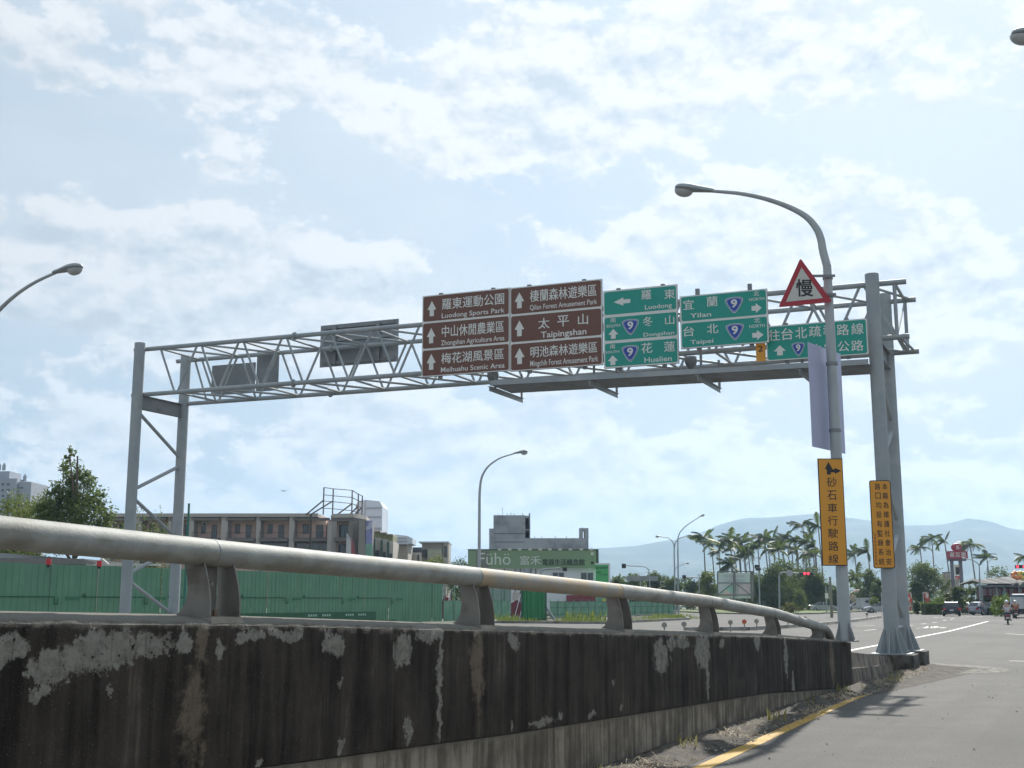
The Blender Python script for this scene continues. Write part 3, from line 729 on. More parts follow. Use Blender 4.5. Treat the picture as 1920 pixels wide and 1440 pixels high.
for base, rr in ((FL, .165), (FL + GP, .165), (FR, .165), (FR + GP, .165)):
    mb = MB(); mb.tube([base + Vector((0, 0, z)) for z in (.40, 3, 6, zpole)], rr, 28); mb.build('post', STEEL, gan, smooth=True)
    mb = MB()
    for k in range(8):
        a = k * math.pi / 4 + .3; q = Vector((math.cos(a), math.sin(a), 0))
        mb.prism([(.155, 0), (.39, 0), (.37, .04), (.163, .58)], lambda u, w_, t, q=q, base=base: base + q * u + Vector((0, 0, .42 + w_)) + Vector((-q.y, q.x, 0)) * t, -.009, .009)
    mb.obox(base + Vector((0, 0, .41)), GA * .44, GP.normalized() * .44, Vector((0, 0, .012))); mb.build('base_flange', STEEL, gan)
    mb = MB(); mb.obox(base + Vector((0, 0, .185)), GA * .52, GP.normalized() * .52, Vector((0, 0, .215)))
    mb.build('footing', M('footing_concrete', (.12, .11, .095), .92, 0, .25, 4, .4, 40, col2=(.045, .04, .036), c2=(.42, .62), c2s=3), gan, bevel=.015)
# chords
s_end_f, s_end_r = FP.sz(1699, 540)[0], RP.sz(1717, 560)[0]
for rear in (0, 1):
    for zf in (zb, zt):
        mb = MB(); se = s_end_r if rear else s_end_f
        mb.tube([gp(-.35, zf(-.35), rear, .0 if rear else -.2), gp(se, zf(se), rear, 0 if rear else -.2)], .068, 14); mb.build('chord', STEEL, gan, smooth=True)
for rear in (0, 1):
    for zf in (zb, zt):
        for s_ in (5.4, 10.9, 16.4):
            mb = MB(); mb.tube([gp(s_ - .03, zf(s_), rear, 0 if rear else -.2), gp(s_ + .03, zf(s_), rear, 0 if rear else -.2)], .115, 14); mb.build('flange_joint', STEEL, gan)
def gq(s, z, rear): return gp(s, z, rear, 0 if rear else -.2)
NP = 14; pl_ = (GL + .0) / NP
nodes_t = [.55 + i * 1.50 for i in range(15)]
for rear in (0, 1):
    for i in range(15):
        s = nodes_t[i]
        for a, b in ((s - .07, s - .72), (s + .07, s + .68)):
            if b < -.1 or b > s_end_f: continue
            mb = MB(); mb.tube([gq(a, zt(a), rear), gq(b, zb(b), rear)], .036, 8); mb.build('diagonal', STEEL, gan, smooth=True)
for i in range(15):
    s = nodes_t[i]
    for zf, o in ((zt, .0), (zb, .75)):
        s2 = s + o
        if s2 > GL + .9: continue
        mb = MB(); mb.tube([gq(s2, zf(s2), 0), gq(s2, zf(s2), 1)], .034, 8); mb.build('cross_strut', STEEL, gan, smooth=True)
        mb = MB(); mb.tube([gq(s2 + .05, zf(s2), 0), gq(min(s2 + 1.42, s_end_r - .1), zf(s2 + 1.42), 1)], .034, 8); mb.build('lateral_brace', STEEL, gan, smooth=True)
# end frames right and left
for s in (s_end_f - .28,):
    for rear in (0, 1):
        mb = MB(); mb.tube([gq(s, zb(s), rear), gq(s, zt(s), rear)], .045, 10); mb.build('end_vertical', STEEL, gan, smooth=True)
    for zf in (zb, zt):
        mb = MB(); mb.tube([gq(s, zf(s), 0), gq(s, zf(s), 1)], .04, 8); mb.build('cross_strut', STEEL, gan, smooth=True)
    mb = MB(); mb.tube([gq(s, zb(s), 0), gq(s, zt(s), 1)], .02, 6); mb.build('diagonal', STEEL, gan, smooth=True)
mb = MB(); mb.tube([gq(.9, zb(.9), 1), gq(.35, zt(.35), 1)], .035, 8); mb.build('diagonal', STEEL, gan, smooth=True)
# tower bracing: tie beam and zig-zag
for B in (FL, FR):
    z1 = (zb(0) if B is FL else zb(GL)) - .24
    mb = MB(); c = B + GP * .5 + Vector((0, 0, z1)); hl = GP * .42
    mb.obox(c, hl, GA * .012, Vector((0, 0, .20))); mb.obox(c + Vector((0, 0, .205)), hl, GA * .09, Vector((0, 0, .008))); mb.obox(c - Vector((0, 0, .205)), hl, GA * .09, Vector((0, 0, .008)))
    mb.build('tie_beam', STEEL_D, gan)
    for (fx, fy), (rx, ry) in (((265, 772), (335, 858)), ((258, 916), (336, 876)), ((256, 934), (330, 1006)), ((248, 1074), (325, 1030)), ((246, 1090), (306, 1150))):
        a = B + GP * .05 + Vector((0, 0, FP.sz(fx, fy)[1])); b = B + GP * .95 + Vector((0, 0, RP.sz(rx, ry)[1]))
        mb = MB(); mb.tube([a, b], .055, 10); mb.build('tower_brace', STEEL, gan, smooth=True)
    mb = MB(); mb.tube([B + GP * .06 + Vector((0, 0, .98)), B + GP * .94 + Vector((0, 0, .98))], .045, 10); mb.build('tower_brace', STEEL, gan, smooth=True)
# conduit on the right posts, lamp-box under truss
for px, py in ((905, 706), (1282, 678)):
    s, z = FP.sz(px, py); mb = MB(); c = gp(s, z + .12, .3); mb.lathe(c, [(.02, -.22), (.13, -.12), (.17, .0), (.15, .12), (.02, .13)], 10); mb.build('junction_dome', STEEL_D, gan, smooth=True)
# maintenance catwalk under the signs
cw = thing('catwalk', gp(FP.sz(1200, 700)[0], 6.9), 'grey steel grating walkway hung under the road signs on crossbeams', 'walkway')
SP = Plane(FL + FP.n * .42, GA)      # sign plane in front of the truss
sA, zA = SP.sz(918, 718); sB, zB_ = SP.sz(1628, 678)
def cz(s): return zA + (zB_ - zA) * (s - sA) / (sB - sA)
def cp(s, d, z): return SP.p + GA * s + GP.normalized() * d + Vector((0, 0, z))
for d in (0.02, 1.35):
    mb = MB(); mb.beam(cp(sA, d, cz(sA)), cp(sB, d, cz(sB)), .05, .13); mb.build('edge_beam', STEEL, cw)
gm = MB(); n = 130
for i in range(n):
    s = sA + (sB - sA) * (i + .5) / n; gm.beam(cp(s, .05, cz(s) - .02), cp(s, 1.42, cz(s) - .02), .012, .04)
for j in range(16):
    d = .06 + j * .085; gm.beam(cp(sA, d, cz(sA) - .05), cp(sB, d, cz(sB) - .05), .03, .02)
gg = gm.build('grating', STEEL_D, cw); gg['kind'] = 'stuff'
for px in (918, 1105, 1308, 1500):
    s = SP.sz(px, 710)[0]; mb = MB(); z = cz(s)
    mb.beam(cp(s, -.02, z - .10), cp(s, 2.15, z - .10), .10, .012); mb.beam(cp(s, -.02, z - .16), cp(s, 2.15, z - .16), .012, .12); mb.build('crossbeam', STEEL, cw)
    for d in (.35, 2.08):
        mb = MB(); q = cp(s, d, z - .1); mb.beam(q, Vector((q.x, q.y, zb(s) + .05)), .06, .06); mb.build('hanger', STEEL_D, cw)

# ---- the big signs
SIGN_T = .05
def sign_base(label, pts, zoom, mat, plane, cat='road sign', border=.035, rows=None, name='road_sign', r=.06, group=None):
    s0, s1, z0, z1 = rect_of(plane, pts, zoom)
    root = thing(name, plane.pt((s0 + s1) / 2, z0), label, cat, group)
    mb = MB(); add_plate(mb, plane, s0, s1, z0, z1, -SIGN_T, 0); mb.build('panel_backing', STEEL_D if name != 'x' else WHITE, root)
    mb = MB(); add_plate(mb, plane, s0 + .004, s1 - .004, z0 + .004, z1 - .004, .0005, .003); mb.build('border', WHITE, root)
    return root, s0, s1, z0, z1
def face(root, plane, s0, s1, z0, z1, mat, r=.05):
    mb = MB(); add_plate(mb, plane, s0, s1, z0, z1, .0035, .007, r=r); return mb.build('face_panel', mat, root)
def rear_rails(root, plane, s0, s1, z0, z1):
    for f in (.2, .8):
        mb = MB(); s = s0 + (s1 - s0) * f; mb.obox(plane.pt(s, (z0 + z1) / 2, -SIGN_T - .05), GA * .05, plane.n * .045, Vector((0, 0, (z1 - z0) / 2 + .06))); mb.build('mounting_rail', STEEL_D, root)
zb6 = lambda x, y: (780 + x * .1875, 510 + y * .1875)
zg = lambda x, y: (1120 + x * .1875, 510 + y * .1875)
zh = lambda x, y: (1400 + x * .1875, 460 + y * .1875)
# brown sign left
root, s0, s1, z0, z1 = sign_base('brown tourist sign, left one of the pair, topped by the sports park', [(62, 240), (938, 158), (938, 990), (60, 1050)], zb6, BROWN, SP); rear_rails(root, SP, s0, s1, z0, z1)
dz = (z1 - z0) / 3
for k in range(3): face(root, SP, s0 + .03, s1 - .03, z1 - dz * (k + 1) + .03, z1 - dz * k - .03, BROWN)
T_L = [('羅東運動公園', (262, 380), (882, 208)), ('中山休閒農業區', (260, 655), (880, 485)), ('梅花湖風景區', (255, 920), (880, 762))]
E_L = [('Luodong Sports Park', (258, 478), (888, 355)), ('Zhongshan Agriculture Area', (250, 752), (886, 632)), ('Meihuahu Scenic Area', (250, 1005), (888, 905))]
for k in range(3):
    mb = MB(); add_text(mb, SP, T_L[k][0], T_L[k][1], T_L[k][2], .010, .014, zoom=zb6); add_text(mb, SP, E_L[k][0], E_L[k][1], E_L[k][2], .010, .009, zoom=zb6); mb.build('lettering', WHITE, root)
    mb = MB(); add_arrow(mb, SP, *((115, 205, 285, 447), (108, 198, 555, 717), (107, 200, 815, 982))[k], .010, 'up', zb6); mb.build('arrow', WHITE, root)
root, s0, s1, z0, z1 = sign_base('brown tourist sign, right one of the pair, with the mountain in its middle row', [(942, 158), (1862, 70), (1866, 935), (942, 990)], zb6, BROWN, SP); rear_rails(root, SP, s0, s1, z0, z1)
dz = (z1 - z0) / 3
for k in range(3): face(root, SP, s0 + .03, s1 - .03, z1 - dz * (k + 1) + .03, z1 - dz * k - .03, BROWN)
mb = MB(); add_text(mb, SP, '棲蘭森林遊樂區', (1143, 303), (1805, 120), .010, .014, zoom=zb6); add_text(mb, SP, 'Qilan Forest Amusement Park', (1140, 392), (1812, 268), .010, .007, zoom=zb6); mb.build('lettering', WHITE, root)
mb = MB()
for ch, a in zip('太平山', ((1225, 570, 1335, 455), (1415, 550, 1530, 430), (1622, 530, 1720, 415))): add_text(mb, SP, ch, (a[0], a[1]), (a[2], a[3]), .010, .014, zoom=zb6)
add_text(mb, SP, 'Taipingshan', (1250, 680), (1705, 560), .010, .012, zoom=zb6); mb.build('lettering', WHITE, root)
mb = MB(); add_text(mb, SP, '明池森林遊樂區', (1147, 858), (1813, 695), .010, .014, zoom=zb6); add_text(mb, SP, 'Mingchih Forest Amusement Park', (1143, 963), (1822, 836), .010, .007, zoom=zb6); mb.build('lettering', WHITE, root)
for a in ((987, 1083, 200, 368), (987, 1083, 480, 647), (987, 1087, 757, 925)):
    mb = MB(); add_arrow(mb, SP, *a, .010, 'up', zb6); mb.build('arrow', WHITE, root)
# green three-row sign
def ctext(mb, pl, lst, zoom, off=.010, bold=.014):
    for ch, x0, x1, ya, yb in lst: add_text(mb, pl, ch, (x0, yb), (x1, ya), off, bold, zoom=zoom)
root, s0, s1, z0, z1 = sign_base('green three-row direction sign with left arrow at top', [(62, 190), (806, 122), (808, 915), (62, 965)], zg, GREEN, SP); rear_rails(root, SP, s0, s1, z0, z1)
dz = (z1 - z0) / 3
for k in range(3): face(root, SP, s0 + .035, s1 - .035, z1 - dz * (k + 1) + .04, z1 - dz * k - .04, GREEN)
mb = MB(); ctext(mb, SP, [('羅', 443, 540, 178, 280), ('東', 672, 775, 168, 272)], zg); add_text(mb, SP, 'Luodong', (478, 390), (745, 308), .010, .010, zoom=zg); mb.build('lettering', WHITE, root)
mb = MB(); add_arrow(mb, SP, 165, 330, 248, 345, .010, 'left', zg); mb.build('arrow', WHITE, root)
for (L, ar, sh, A, B_, E_, Eb) in (([('南', 132, 185, 458, 508), ('SOUTH', 92, 230, 518, 560)], (112, 210, 565, 672), (250, 415, 462, 635), ('冬', 457, 553, 443, 548), ('山', 680, 770, 430, 530), 'Dongshan', (463, 660, 770, 585)),
                                   ([('南', 127, 180, 722, 770), ('SOUTH', 85, 220, 782, 818)], (105, 207, 830, 935), (247, 413, 725, 902), ('花', 443, 550, 705, 815), ('蓮', 670, 775, 690, 800), 'Hualien', (472, 908, 745, 836))):
    mb = MB(); ctext(mb, SP, L, zg, bold=.01); ctext(mb, SP, [A, B_], zg); add_text(mb, SP, E_, Eb[:2], Eb[2:], .010, .010, zoom=zg); mb.build('lettering', WHITE, root)
    mb = MB(); add_arrow(mb, SP, *ar, .010, 'up', zg); mb.build('arrow', WHITE, root)
    mb = MB(); add_shield(mb, SP, *sh, .010, zg, 0, 1); mb.build('route_shield', [WHITE, BLUE], root)
SP2 = Plane(FL + FP.n * .62, GA)
root, s0, s1, z0, z1 = sign_base('green two-row direction sign with two right arrows', [(825, 245), (1700, 165), (1715, 700), (835, 775)], zg, GREEN, SP2); rear_rails(root, SP2, s0, s1, z0, z1 + .12)
dz = (z1 - z0) / 2
for k in range(2): face(root, SP2, s0 + .035, s1 - .035, z1 - dz * (k + 1) + .03, z1 - dz * k - .03, GREEN)
for (c1, c2, E_, Eb, sh, nn, NB, ar) in ((('宜', 862, 965, 275, 380), ('蘭', 1097, 1200, 240, 350), 'Yilan', (930, 462, 1138, 398), (1282, 1457, 240, 418), ('北', 1563, 1618, 190, 243), (1520, 293, 1670, 250), (1545, 1642, 308, 415)),
                                         (('台', 862, 968, 540, 648), ('北', 1100, 1208, 515, 618), 'Taipei', (932, 738, 1160, 665), (1290, 1465, 505, 685), ('北', 1568, 1628, 457, 510), (1522, 562, 1675, 518), (1552, 1660, 577, 685))):
    mb = MB(); ctext(mb, SP2, [c1, c2], zg); ctext(mb, SP2, [nn], zg, bold=.012); add_text(mb, SP2, E_, Eb[:2], Eb[2:], .010, .010, zoom=zg); add_text(mb, SP2, 'NORTH', NB[:2], NB[2:], .010, .006, zoom=zg); mb.build('lettering', WHITE, root)
    mb = MB(); add_arrow(mb, SP2, *ar, .010, 'right', zg); mb.build('arrow', WHITE, root)
    mb = MB(); add_shield(mb, SP2, *sh, .010, zg, 0, 1); mb.build('route_shield', [WHITE, BLUE], root)
root, s0, s1, z0, z1 = sign_base('long green relief-route sign partly behind the lamp post', [(195, 812), (1200, 728), (1222, 1095), (195, 1155)], zh, GREEN, SP); rear_rails(root, SP, s0, s1, z0, z1)
face(root, SP, s0 + .03, s1 - .03, z0 + .03, z1 - .03, GREEN)
mb = MB(); ctext(mb, SP, [('往', 225, 330, 840, 960), ('台', 352, 460, 822, 950), ('北', 490, 600, 815, 935), ('疏', 625, 740, 800, 920), ('導', 770, 880, 792, 912), ('路', 905, 1020, 785, 905), ('線', 1050, 1165, 775, 895),
                          ('北', 640, 745, 985, 1095), ('宜', 780, 888, 972, 1085), ('公', 915, 1025, 955, 1065), ('路', 1050, 1165, 945, 1060)], zh); mb.build('lettering', WHITE, root)
mb = MB(); add_arrow(mb, SP, 275, 390, 995, 1105, .010, 'up', zh); mb.build('arrow', WHITE, root)
mb = MB(); add_shield(mb, SP, 455, 580, 965, 1110, .010, zh, 0, 1); mb.build('route_shield', [WHITE, BLUE], root)
# orange exit-number plate
q = rect_of(SP, [(92, 985), (188, 978), (190, 1157), (95, 1160)], zh)
root = thing('number_plate', SP.pt(q[0], q[2]), 'small orange plate bearing a black 2 below the green signs', 'sign')
mb = MB(); add_plate(mb, SP, *q, -.03, 0); mb.build('plate', ORANGE, root)
mb = MB(); add_text(mb, SP, '2', (112, 1065), (162, 1003), .004, .01, zoom=zh); mb.build('numeral', BLACK, root)
# signs facing the other way, seen from behind
ALU = M('sign_back_aluminium', (.22, .235, .25), .5, .4, .08, 1.2, col2=(.30, .31, .32), c2=(.45, .7), c2s=.8)
BP = Plane(FL + GP + FP.n * -.25, GA)
def back_sign(label, pts, rails=()):
    s0, s1, z0, z1 = rect_of(BP, pts)
    root = thing('reversed_road_sign', BP.pt((s0 + s1) / 2, z0), label, 'road sign'); mb = MB(); add_plate(mb, BP, s0, s1, z0, z1, -.03, 0); mb.build('panel', ALU, root)
    for f in rails:
        mb = MB(); z = z0 + (z1 - z0) * f; mb.obox(BP.pt((s0 + s1) / 2, z, .03), GA * ((s1 - s0) / 2 - .12), BP.n * .028, Vector((0, 0, .045))); mb.build('stiffener', STEEL_D, root)
    if rails:
        for f in (.2, .76):
            mb = MB(); mb.obox(BP.pt(s0 + (s1 - s0) * f, (z0 + z1) / 2, .085), GA * .06, BP.n * .028, Vector((0, 0, (z1 - z0) / 2 - .05))); mb.build('mounting_rail', STEEL_D, root)
back_sign('low grey back of a road sign, leftmost on the gantry', [(397, 685), (478, 680), (478, 737), (396, 741)])
back_sign('upright narrow grey sign back on the gantry', [(482, 658), (523, 654), (521, 732), (480, 734)])
back_sign('large grey sign back with stiffening rails, beside the brown signs', [(604, 610), (749, 598), (744, 679), (597, 688)], (.93, .62, .45, .08))
# black-and-yellow notice on the front right gantry post
YP = Plane(FR + Vector((-.05, -.22, 0)), (1, -.03))
zy = lambda x, y: (1480 + x / 6, 840 + y / 6)
q = rect_of(YP, [(905, 365), (1142, 362), (1185, 1352), (943, 1355)], zy)
root = thing('notice_board', YP.pt((q[0] + q[1]) / 2, q[2]), 'tall orange police notice in two columns on the gantry post', 'sign')
mb = MB(); add_plate(mb, YP, *q, -.02, 0, r=.05); mb.build('rim', BLACK, root)
mb = MB(); add_plate(mb, YP, q[0] + .018, q[1] - .018, q[2] + .018, q[3] - .018, .001, .004, r=.04); mb.build('plate', ORANGE, root)
mb = MB(); W_ = q[1] - q[0]; H_ = q[3] - q[2]; n = 9
for col, txt in ((.72, '本縣為維護社會治安'), (.38, '路口均設有監錄系統')):
    for i, ch in enumerate(txt):
        c_ = q[0] + W_ * col; zc = q[3] - H_ * (.072 + i * .1065); add_text(mb, YP, ch, (c_ - W_ * .125, zc - H_ * .037), (c_ + W_ * .125, zc + H_ * .037), .006, .008, raw=True)
mb.build('lettering', BLACK, root)
mb = MB()
for i, ch in enumerate('宜蘭縣政府警察局製'):
    c_ = q[0] + W_ * .13; zc = q[3] - H_ * (.62 + i * .041); add_text(mb, YP, ch, (c_ - W_ * .05, zc - H_ * .016), (c_ + W_ * .05, zc + H_ * .016), .006, .0, raw=True)
mb.build('small_lettering', M('print_maroon', (.22, .03, .03), .5), root)
# gravel-truck route sign on the lamp post
LP2 = Plane(LB + Vector((0, -.15, 0)), (1, -.02))
q = rect_of(LP2, [(332, 120), (612, 116), (640, 1322), (358, 1326)], zy)
root = thing('route_sign', LP2.pt((q[0] + q[1]) / 2, q[2]), 'tall narrow orange truck-route sign with forked arrow on the lamp post', 'sign')
mb = MB(); add_plate(mb, LP2, *q, -.03, 0); mb.build('rim', BLACK, root)
mb = MB(); add_plate(mb, LP2, q[0] + .015, q[1] - .015, q[2] + .015, q[3] - .015, .001, .004); mb.build('plate', ORANGE, root)
mb = MB(); ctext(mb, LP2, [('砂', 425, 530, 330, 440), ('石', 430, 528, 478, 585), ('車', 433, 535, 622, 725), ('行', 435, 540, 762, 870), ('駛', 438, 545, 905, 1010), ('路', 443, 550, 1050, 1158), ('線', 443, 550, 1195, 1300)], zy, .006, .002)
mb.build('lettering', BLACK, root)
mb = MB(); add_arrow(mb, LP2, 400, 483, 155, 300, .006, 'up', zy); add_arrow(mb, LP2, 455, 583, 222, 292, .0065, 'right', zy); mb.build('arrow', BLACK, root)
# violet-grey plate turned sideways
vp = at(1558, 660, 22.95); VD = Vector((.66, .80, 0)).normalized(); VP = Plane((6.17, 22.93), VD)
qs = [VP.sz(*p) for p in ((1517, 646), (1579, 661), (1582, 848), (1522, 839))]
s0, s1 = (qs[0][0] + qs[3][0]) / 2, (qs[1][0] + qs[2][0]) / 2; z1_ = (qs[0][1] + qs[1][1]) / 2; z0_ = (qs[2][1] + qs[3][1]) / 2
root = thing('turned_sign', VP.pt(0, z0_), 'pale violet sign plate twisted sideways on the lamp post', 'sign')
mb = MB(); add_plate(mb, VP, s0, s1, z0_, z1_, -.012, 0); mb.build('plate', M('violet_grey_back', (.44, .45, .60), .5, .1, .05, 2), root)
mb = MB()
for z in (z0_ + .35, z1_ - .35): mb = MB(); mb.tube([(LB.x, LB.y, z - .03), (LB.x, LB.y, z + .03)], .115, 16); mb.build('clamp', STEEL_D, root)
# warning triangle
TP = Plane(LB + Vector((0, -.19, 0)), (1, -.04))
def tri(pts, k):
    c = sum((Vector(p) for p in pts), Vector((0, 0))) / 3; return [tuple(c + (Vector(p) - c) * k) for p in pts]
tp = [TP.sz(*zh(x, y)) for x, y in ((537, 128), (318, 618), (858, 565))]
root = thing('warning_triangle', TP.pt(*tp[1]), 'red bordered white warning triangle with one black character', 'road sign')
def rnd(pts, r=.05):
    out = []
    for i in range(3):
        a, b, c = Vector(pts[i - 1]), Vector(pts[i]), Vector(pts[(i + 1) % 3]); p = b + (a - b).normalized() * r; q_ = b + (c - b).normalized() * r
        for t in (0, .25, .5, .75, 1): out.append(tuple(p * (1 - t) ** 2 + b * 2 * t * (1 - t) + q_ * t * t))
    return out
mb = MB(); mb.prism(rnd(tp), TP.pt, -.02, 0); mb.build('rim', RED, root)
tin = [TP.sz(*zh(x, y)) for x, y in ((548, 222), (392, 566), (762, 527))]
mb = MB(); mb.prism(tin, TP.pt, .001, .004); mb.build('plate', M('sign_white_dull', (.55, .54, .49), .45, 0, .06, 3), root)
mb = MB(); add_text(mb, TP, '慢', (500, 512), (655, 340), .006, .028, zoom=zh); mb.build('lettering', BLACK, root)
mb = MB()
for z, q_ in ((tp[1][1] + .25, -.55), (tp[1][1] + .62, -.42)): mb = MB(); mb.tube([(LB.x, LB.y, z - .03), (LB.x, LB.y, z + .03)], .098, 16); mb.beam(TP.pt(q_, z, -.03), TP.pt(.1, z, -.03), .02, .05); mb.build('clamp', STEEL_D, root)
# ================================================================== MOUNTAINS and AIR
def mountain(name, ridge, Y, mat, depth=1400, seed=0):
    """ridge: picture points of the skyline; real relief falls towards the viewer with spurs and gullies"""
    pts = [at(x, y, Y) for x, y in ridge]; xs = [p.x for p in pts]; zs = [p.z for p in pts]
    NX, NZ = 170, 22; mb = MB()
    for i in range(NX + 1):
        x = xs[0] + (xs[-1] - xs[0]) * i / NX; z = float(np.interp(x, xs, zs)) + 9 * mnoise.fractal((x / 160, seed, 0), 1, 2, 5)
        for j in range(-4, NZ + 1):
            if j < 0: t = -j / 4; y = Y + t * 700; zz = z * (1 - t)
            else:
                t = j / NZ; y = Y - t * depth
                sp = mnoise.fractal((x / 330, y / 900, seed), 1, 2, 5); zz = z * (1 - t) ** 1.1 * (1 + .0 * t) + sp * 75 * math.sin(t * math.pi) ** .7
                zz = min(zz, z * (1 - .25 * t))
            mb.v.append((x * (y / Y) if j >= 0 else x, y, max(zz, -5)))
    w = NZ + 5
    mb.f = [(i * w + j, i * w + j + 1, (i + 1) * w + j + 1, (i + 1) * w + j) for i in range(NX) for j in range(w - 1)]; mb.m = [0] * len(mb.f)
    return tag(mb.build(name, mat, smooth=True), kind='structure')
FORM = M('mountain_forest', (.035, .06, .03), .95, 0, .4, .012, col2=(.085, .10, .05), c2s=.008)
mountain('mountain_range', [(300, 1127), (600, 1100), (900, 1062), (1040, 1038), (1130, 1027), (1190, 1024), (1260, 1014), (1300, 1002), (1345, 985), (1385, 974), (1440, 970), (1480, 966), (1510, 964), (1545, 966), (1580, 970), (1625, 976), (1700, 986), (1760, 984), (1790, 977), (1818, 972), (1850, 978), (1900, 992), (1980, 1000), (2150, 1015), (2500, 1040), (3000, 1120)], 4600, FORM)
mountain('near_hills', [(1100, 1125), (1250, 1108), (1400, 1098), (1560, 1092), (1700, 1095), (1900, 1088), (2200, 1080), (2600, 1115)], 2300, FORM, 500, 4)
HZ = bpy.data.materials.new('haze'); HZ.use_nodes = True; nt = HZ.node_tree; nt.nodes.clear()
pv = nt.nodes.new('ShaderNodeVolumePrincipled'); pv.inputs['Color'].default_value = (.52, .75, 1.0, 1); pv.inputs['Density'].default_value = HAZE; pv.inputs['Anisotropy'].default_value = .33
ou = nt.nodes.new('ShaderNodeOutputMaterial'); nt.links.new(pv.outputs[0], ou.inputs['Volume'])
mb = MB(); mb.box(-6300, 6300, -90, 6500, -6.5, 420); hz = mb.build('haze', HZ); tag(hz, kind='stuff')

# ================================================================== TREES
def quads_mesh(name, P, U, V, mat):
    """arrays of centres and half axes -> one mesh of quads"""
    n = len(P); vs = np.empty((n, 4, 3), np.float32)
    vs[:, 0] = P - U - V; vs[:, 1] = P + U - V * .6; vs[:, 2] = P + U * .3 + V; vs[:, 3] = P - U + V * .5
    me = bpy.data.meshes.new(name); me.vertices.add(n * 4); me.vertices.foreach_set('co', vs.ravel())
    me.loops.add(n * 4); me.loops.foreach_set('vertex_index', np.arange(n * 4, dtype=np.int32))
    me.polygons.add(n); me.polygons.foreach_set('loop_start', np.arange(0, n * 4, 4, dtype=np.int32))
    me.update(calc_edges=True); me.materials.append(mat); return me
def crown_mesh(name, lobes, n, leaf, mat, rng, inner=.5):
    vol = np.array([l[3] * l[4] * l[5] for l in lobes]) ** .67; cnt = np.maximum((vol / vol.sum() * n).astype(int), 10); Ps = []
    for (cx, cy, cz, rx, ry, rz), k in zip(lobes, cnt):
        d = rng.normal(size=(k, 3)); d /= np.linalg.norm(d, axis=1)[:, None]
        # break the lobe into sprays
        sp = rng.normal(size=(max(6, k // 26), 3)); sp /= np.linalg.norm(sp, axis=1)[:, None]
        idx = rng.integers(0, len(sp), k); d = sp[idx] * 1.0 + d * .34; r = inner + (1.08 - inner) * rng.random(k) ** .6
        far = rng.random(k) < .10; r[far] *= rng.uniform(1.05, 1.32, far.sum())
        Ps.append(np.array([cx, cy, cz]) + d * r[:, None] * np.array([rx, ry, rz]))
    P = np.concatenate(Ps); m = len(P); U = rng.normal(size=(m, 3)); U /= np.linalg.norm(U, axis=1)[:, None]
    W = rng.normal(size=(m, 3)); W -= U * (U * W).sum(1)[:, None]; W /= np.linalg.norm(W, axis=1)[:, None]
    s = leaf * (.6 + .8 * rng.random(m))[:, None]
    return quads_mesh(name, P.astype(np.float32), U * s, W * s * .55, mat)
BARK = M('bark', (.13, .105, .08), .9, 0, .25, 4, .4, 20)
L_DARK = leafmat('foliage_dark', (.030, .055, .020), (.075, .105, .030), .25)
L_MID = leafmat('foliage_mid', (.045, .080, .022), (.115, .150, .040), .3)
L_LITE = leafmat('foliage_light', (.08, .12, .025), (.20, .22, .05), .4)
L_PALM = leafmat('palm_leaf', (.028, .050, .026), (.07, .095, .04), .5)
L_HEDGE = leafmat('hedge_leaf', (.07, .12, .02), (.16, .21, .04), .5)
def tree(base, label, lobes, n, leaf, mat, name='tree', cat='tree', group=None, trunk_r=.2, limbs=4, seed=1, trunk_h=None):
    rng = np.random.default_rng(seed); rs = random.Random(seed)
    root = thing(name, base, label, cat, group)
    me = crown_mesh('crown', lobes, n, leaf, mat, rng); link(bpy.data.objects.new('crown', me), root)
    H = trunk_h or max(l[2] for l in lobes); mb = MB(); b = Vector(base); bend = Vector((rs.uniform(-.3, .3), rs.uniform(-.3, .3), 0))
    mb.tube([b + bend * (i / 5) ** 2 + Vector((0, 0, H * i / 5)) for i in range(6)], [trunk_r * (1 - .75 * i / 5) for i in range(6)], 8)
    for l in rs.sample(list(lobes), min(limbs, len(lobes))):
        t = b + Vector((0, 0, max(.3, min(l[2] * .6, H * .8)))); mb.tube([t, (t + b + Vector(l[:3])) / 2 + Vector((0, 0, .1)), b + Vector(l[:3])], [trunk_r * .5, trunk_r * .3, trunk_r * .12], 6)
    mb.build('trunk', BARK, root, smooth=True)
    return root
def blob_lobes(W, D, z0, z1, n, rs, top=1.0):
    out = []
    for i in range(n):
        t = rs.random(); z = z0 + (z1 - z0) * t; k = math.sqrt(max(.12, 1 - abs(2 * t - .85) ** 2 * top)) 
        r = (z1 - z0) * rs.uniform(.16, .30)
        out.append((rs.uniform(-1, 1) * max(W * k - r * .5, .1), rs.uniform(-1, 1) * max(D * k - r * .5, .1), z, r * rs.uniform(.9, 1.4), r * rs.uniform(.9, 1.3), r * rs.uniform(.7, 1.0)))
    return out
def tree_px(xc, ytop, ybot, wpx, Y, label, mat, n=2600, lob=10, seed=1, name='tree', group=None, leafpx=2.6, z0f=.25, **k):
    b = at(xc, ybot, Y); b.z = 0; H = at(xc, ytop, Y).z; W = wpx / ppm(Y) / 2; rs = random.Random(seed); n = int(n * 1.9); leafpx *= 1.15; lob += 3
    return tree(b, label, blob_lobes(W * .92, W * .8, H * z0f, H * .86, lob, rs), n, leafpx / ppm(Y) / 2, mat, name=name, group=group, seed=seed, trunk_r=max(.08, H * .022), **k)
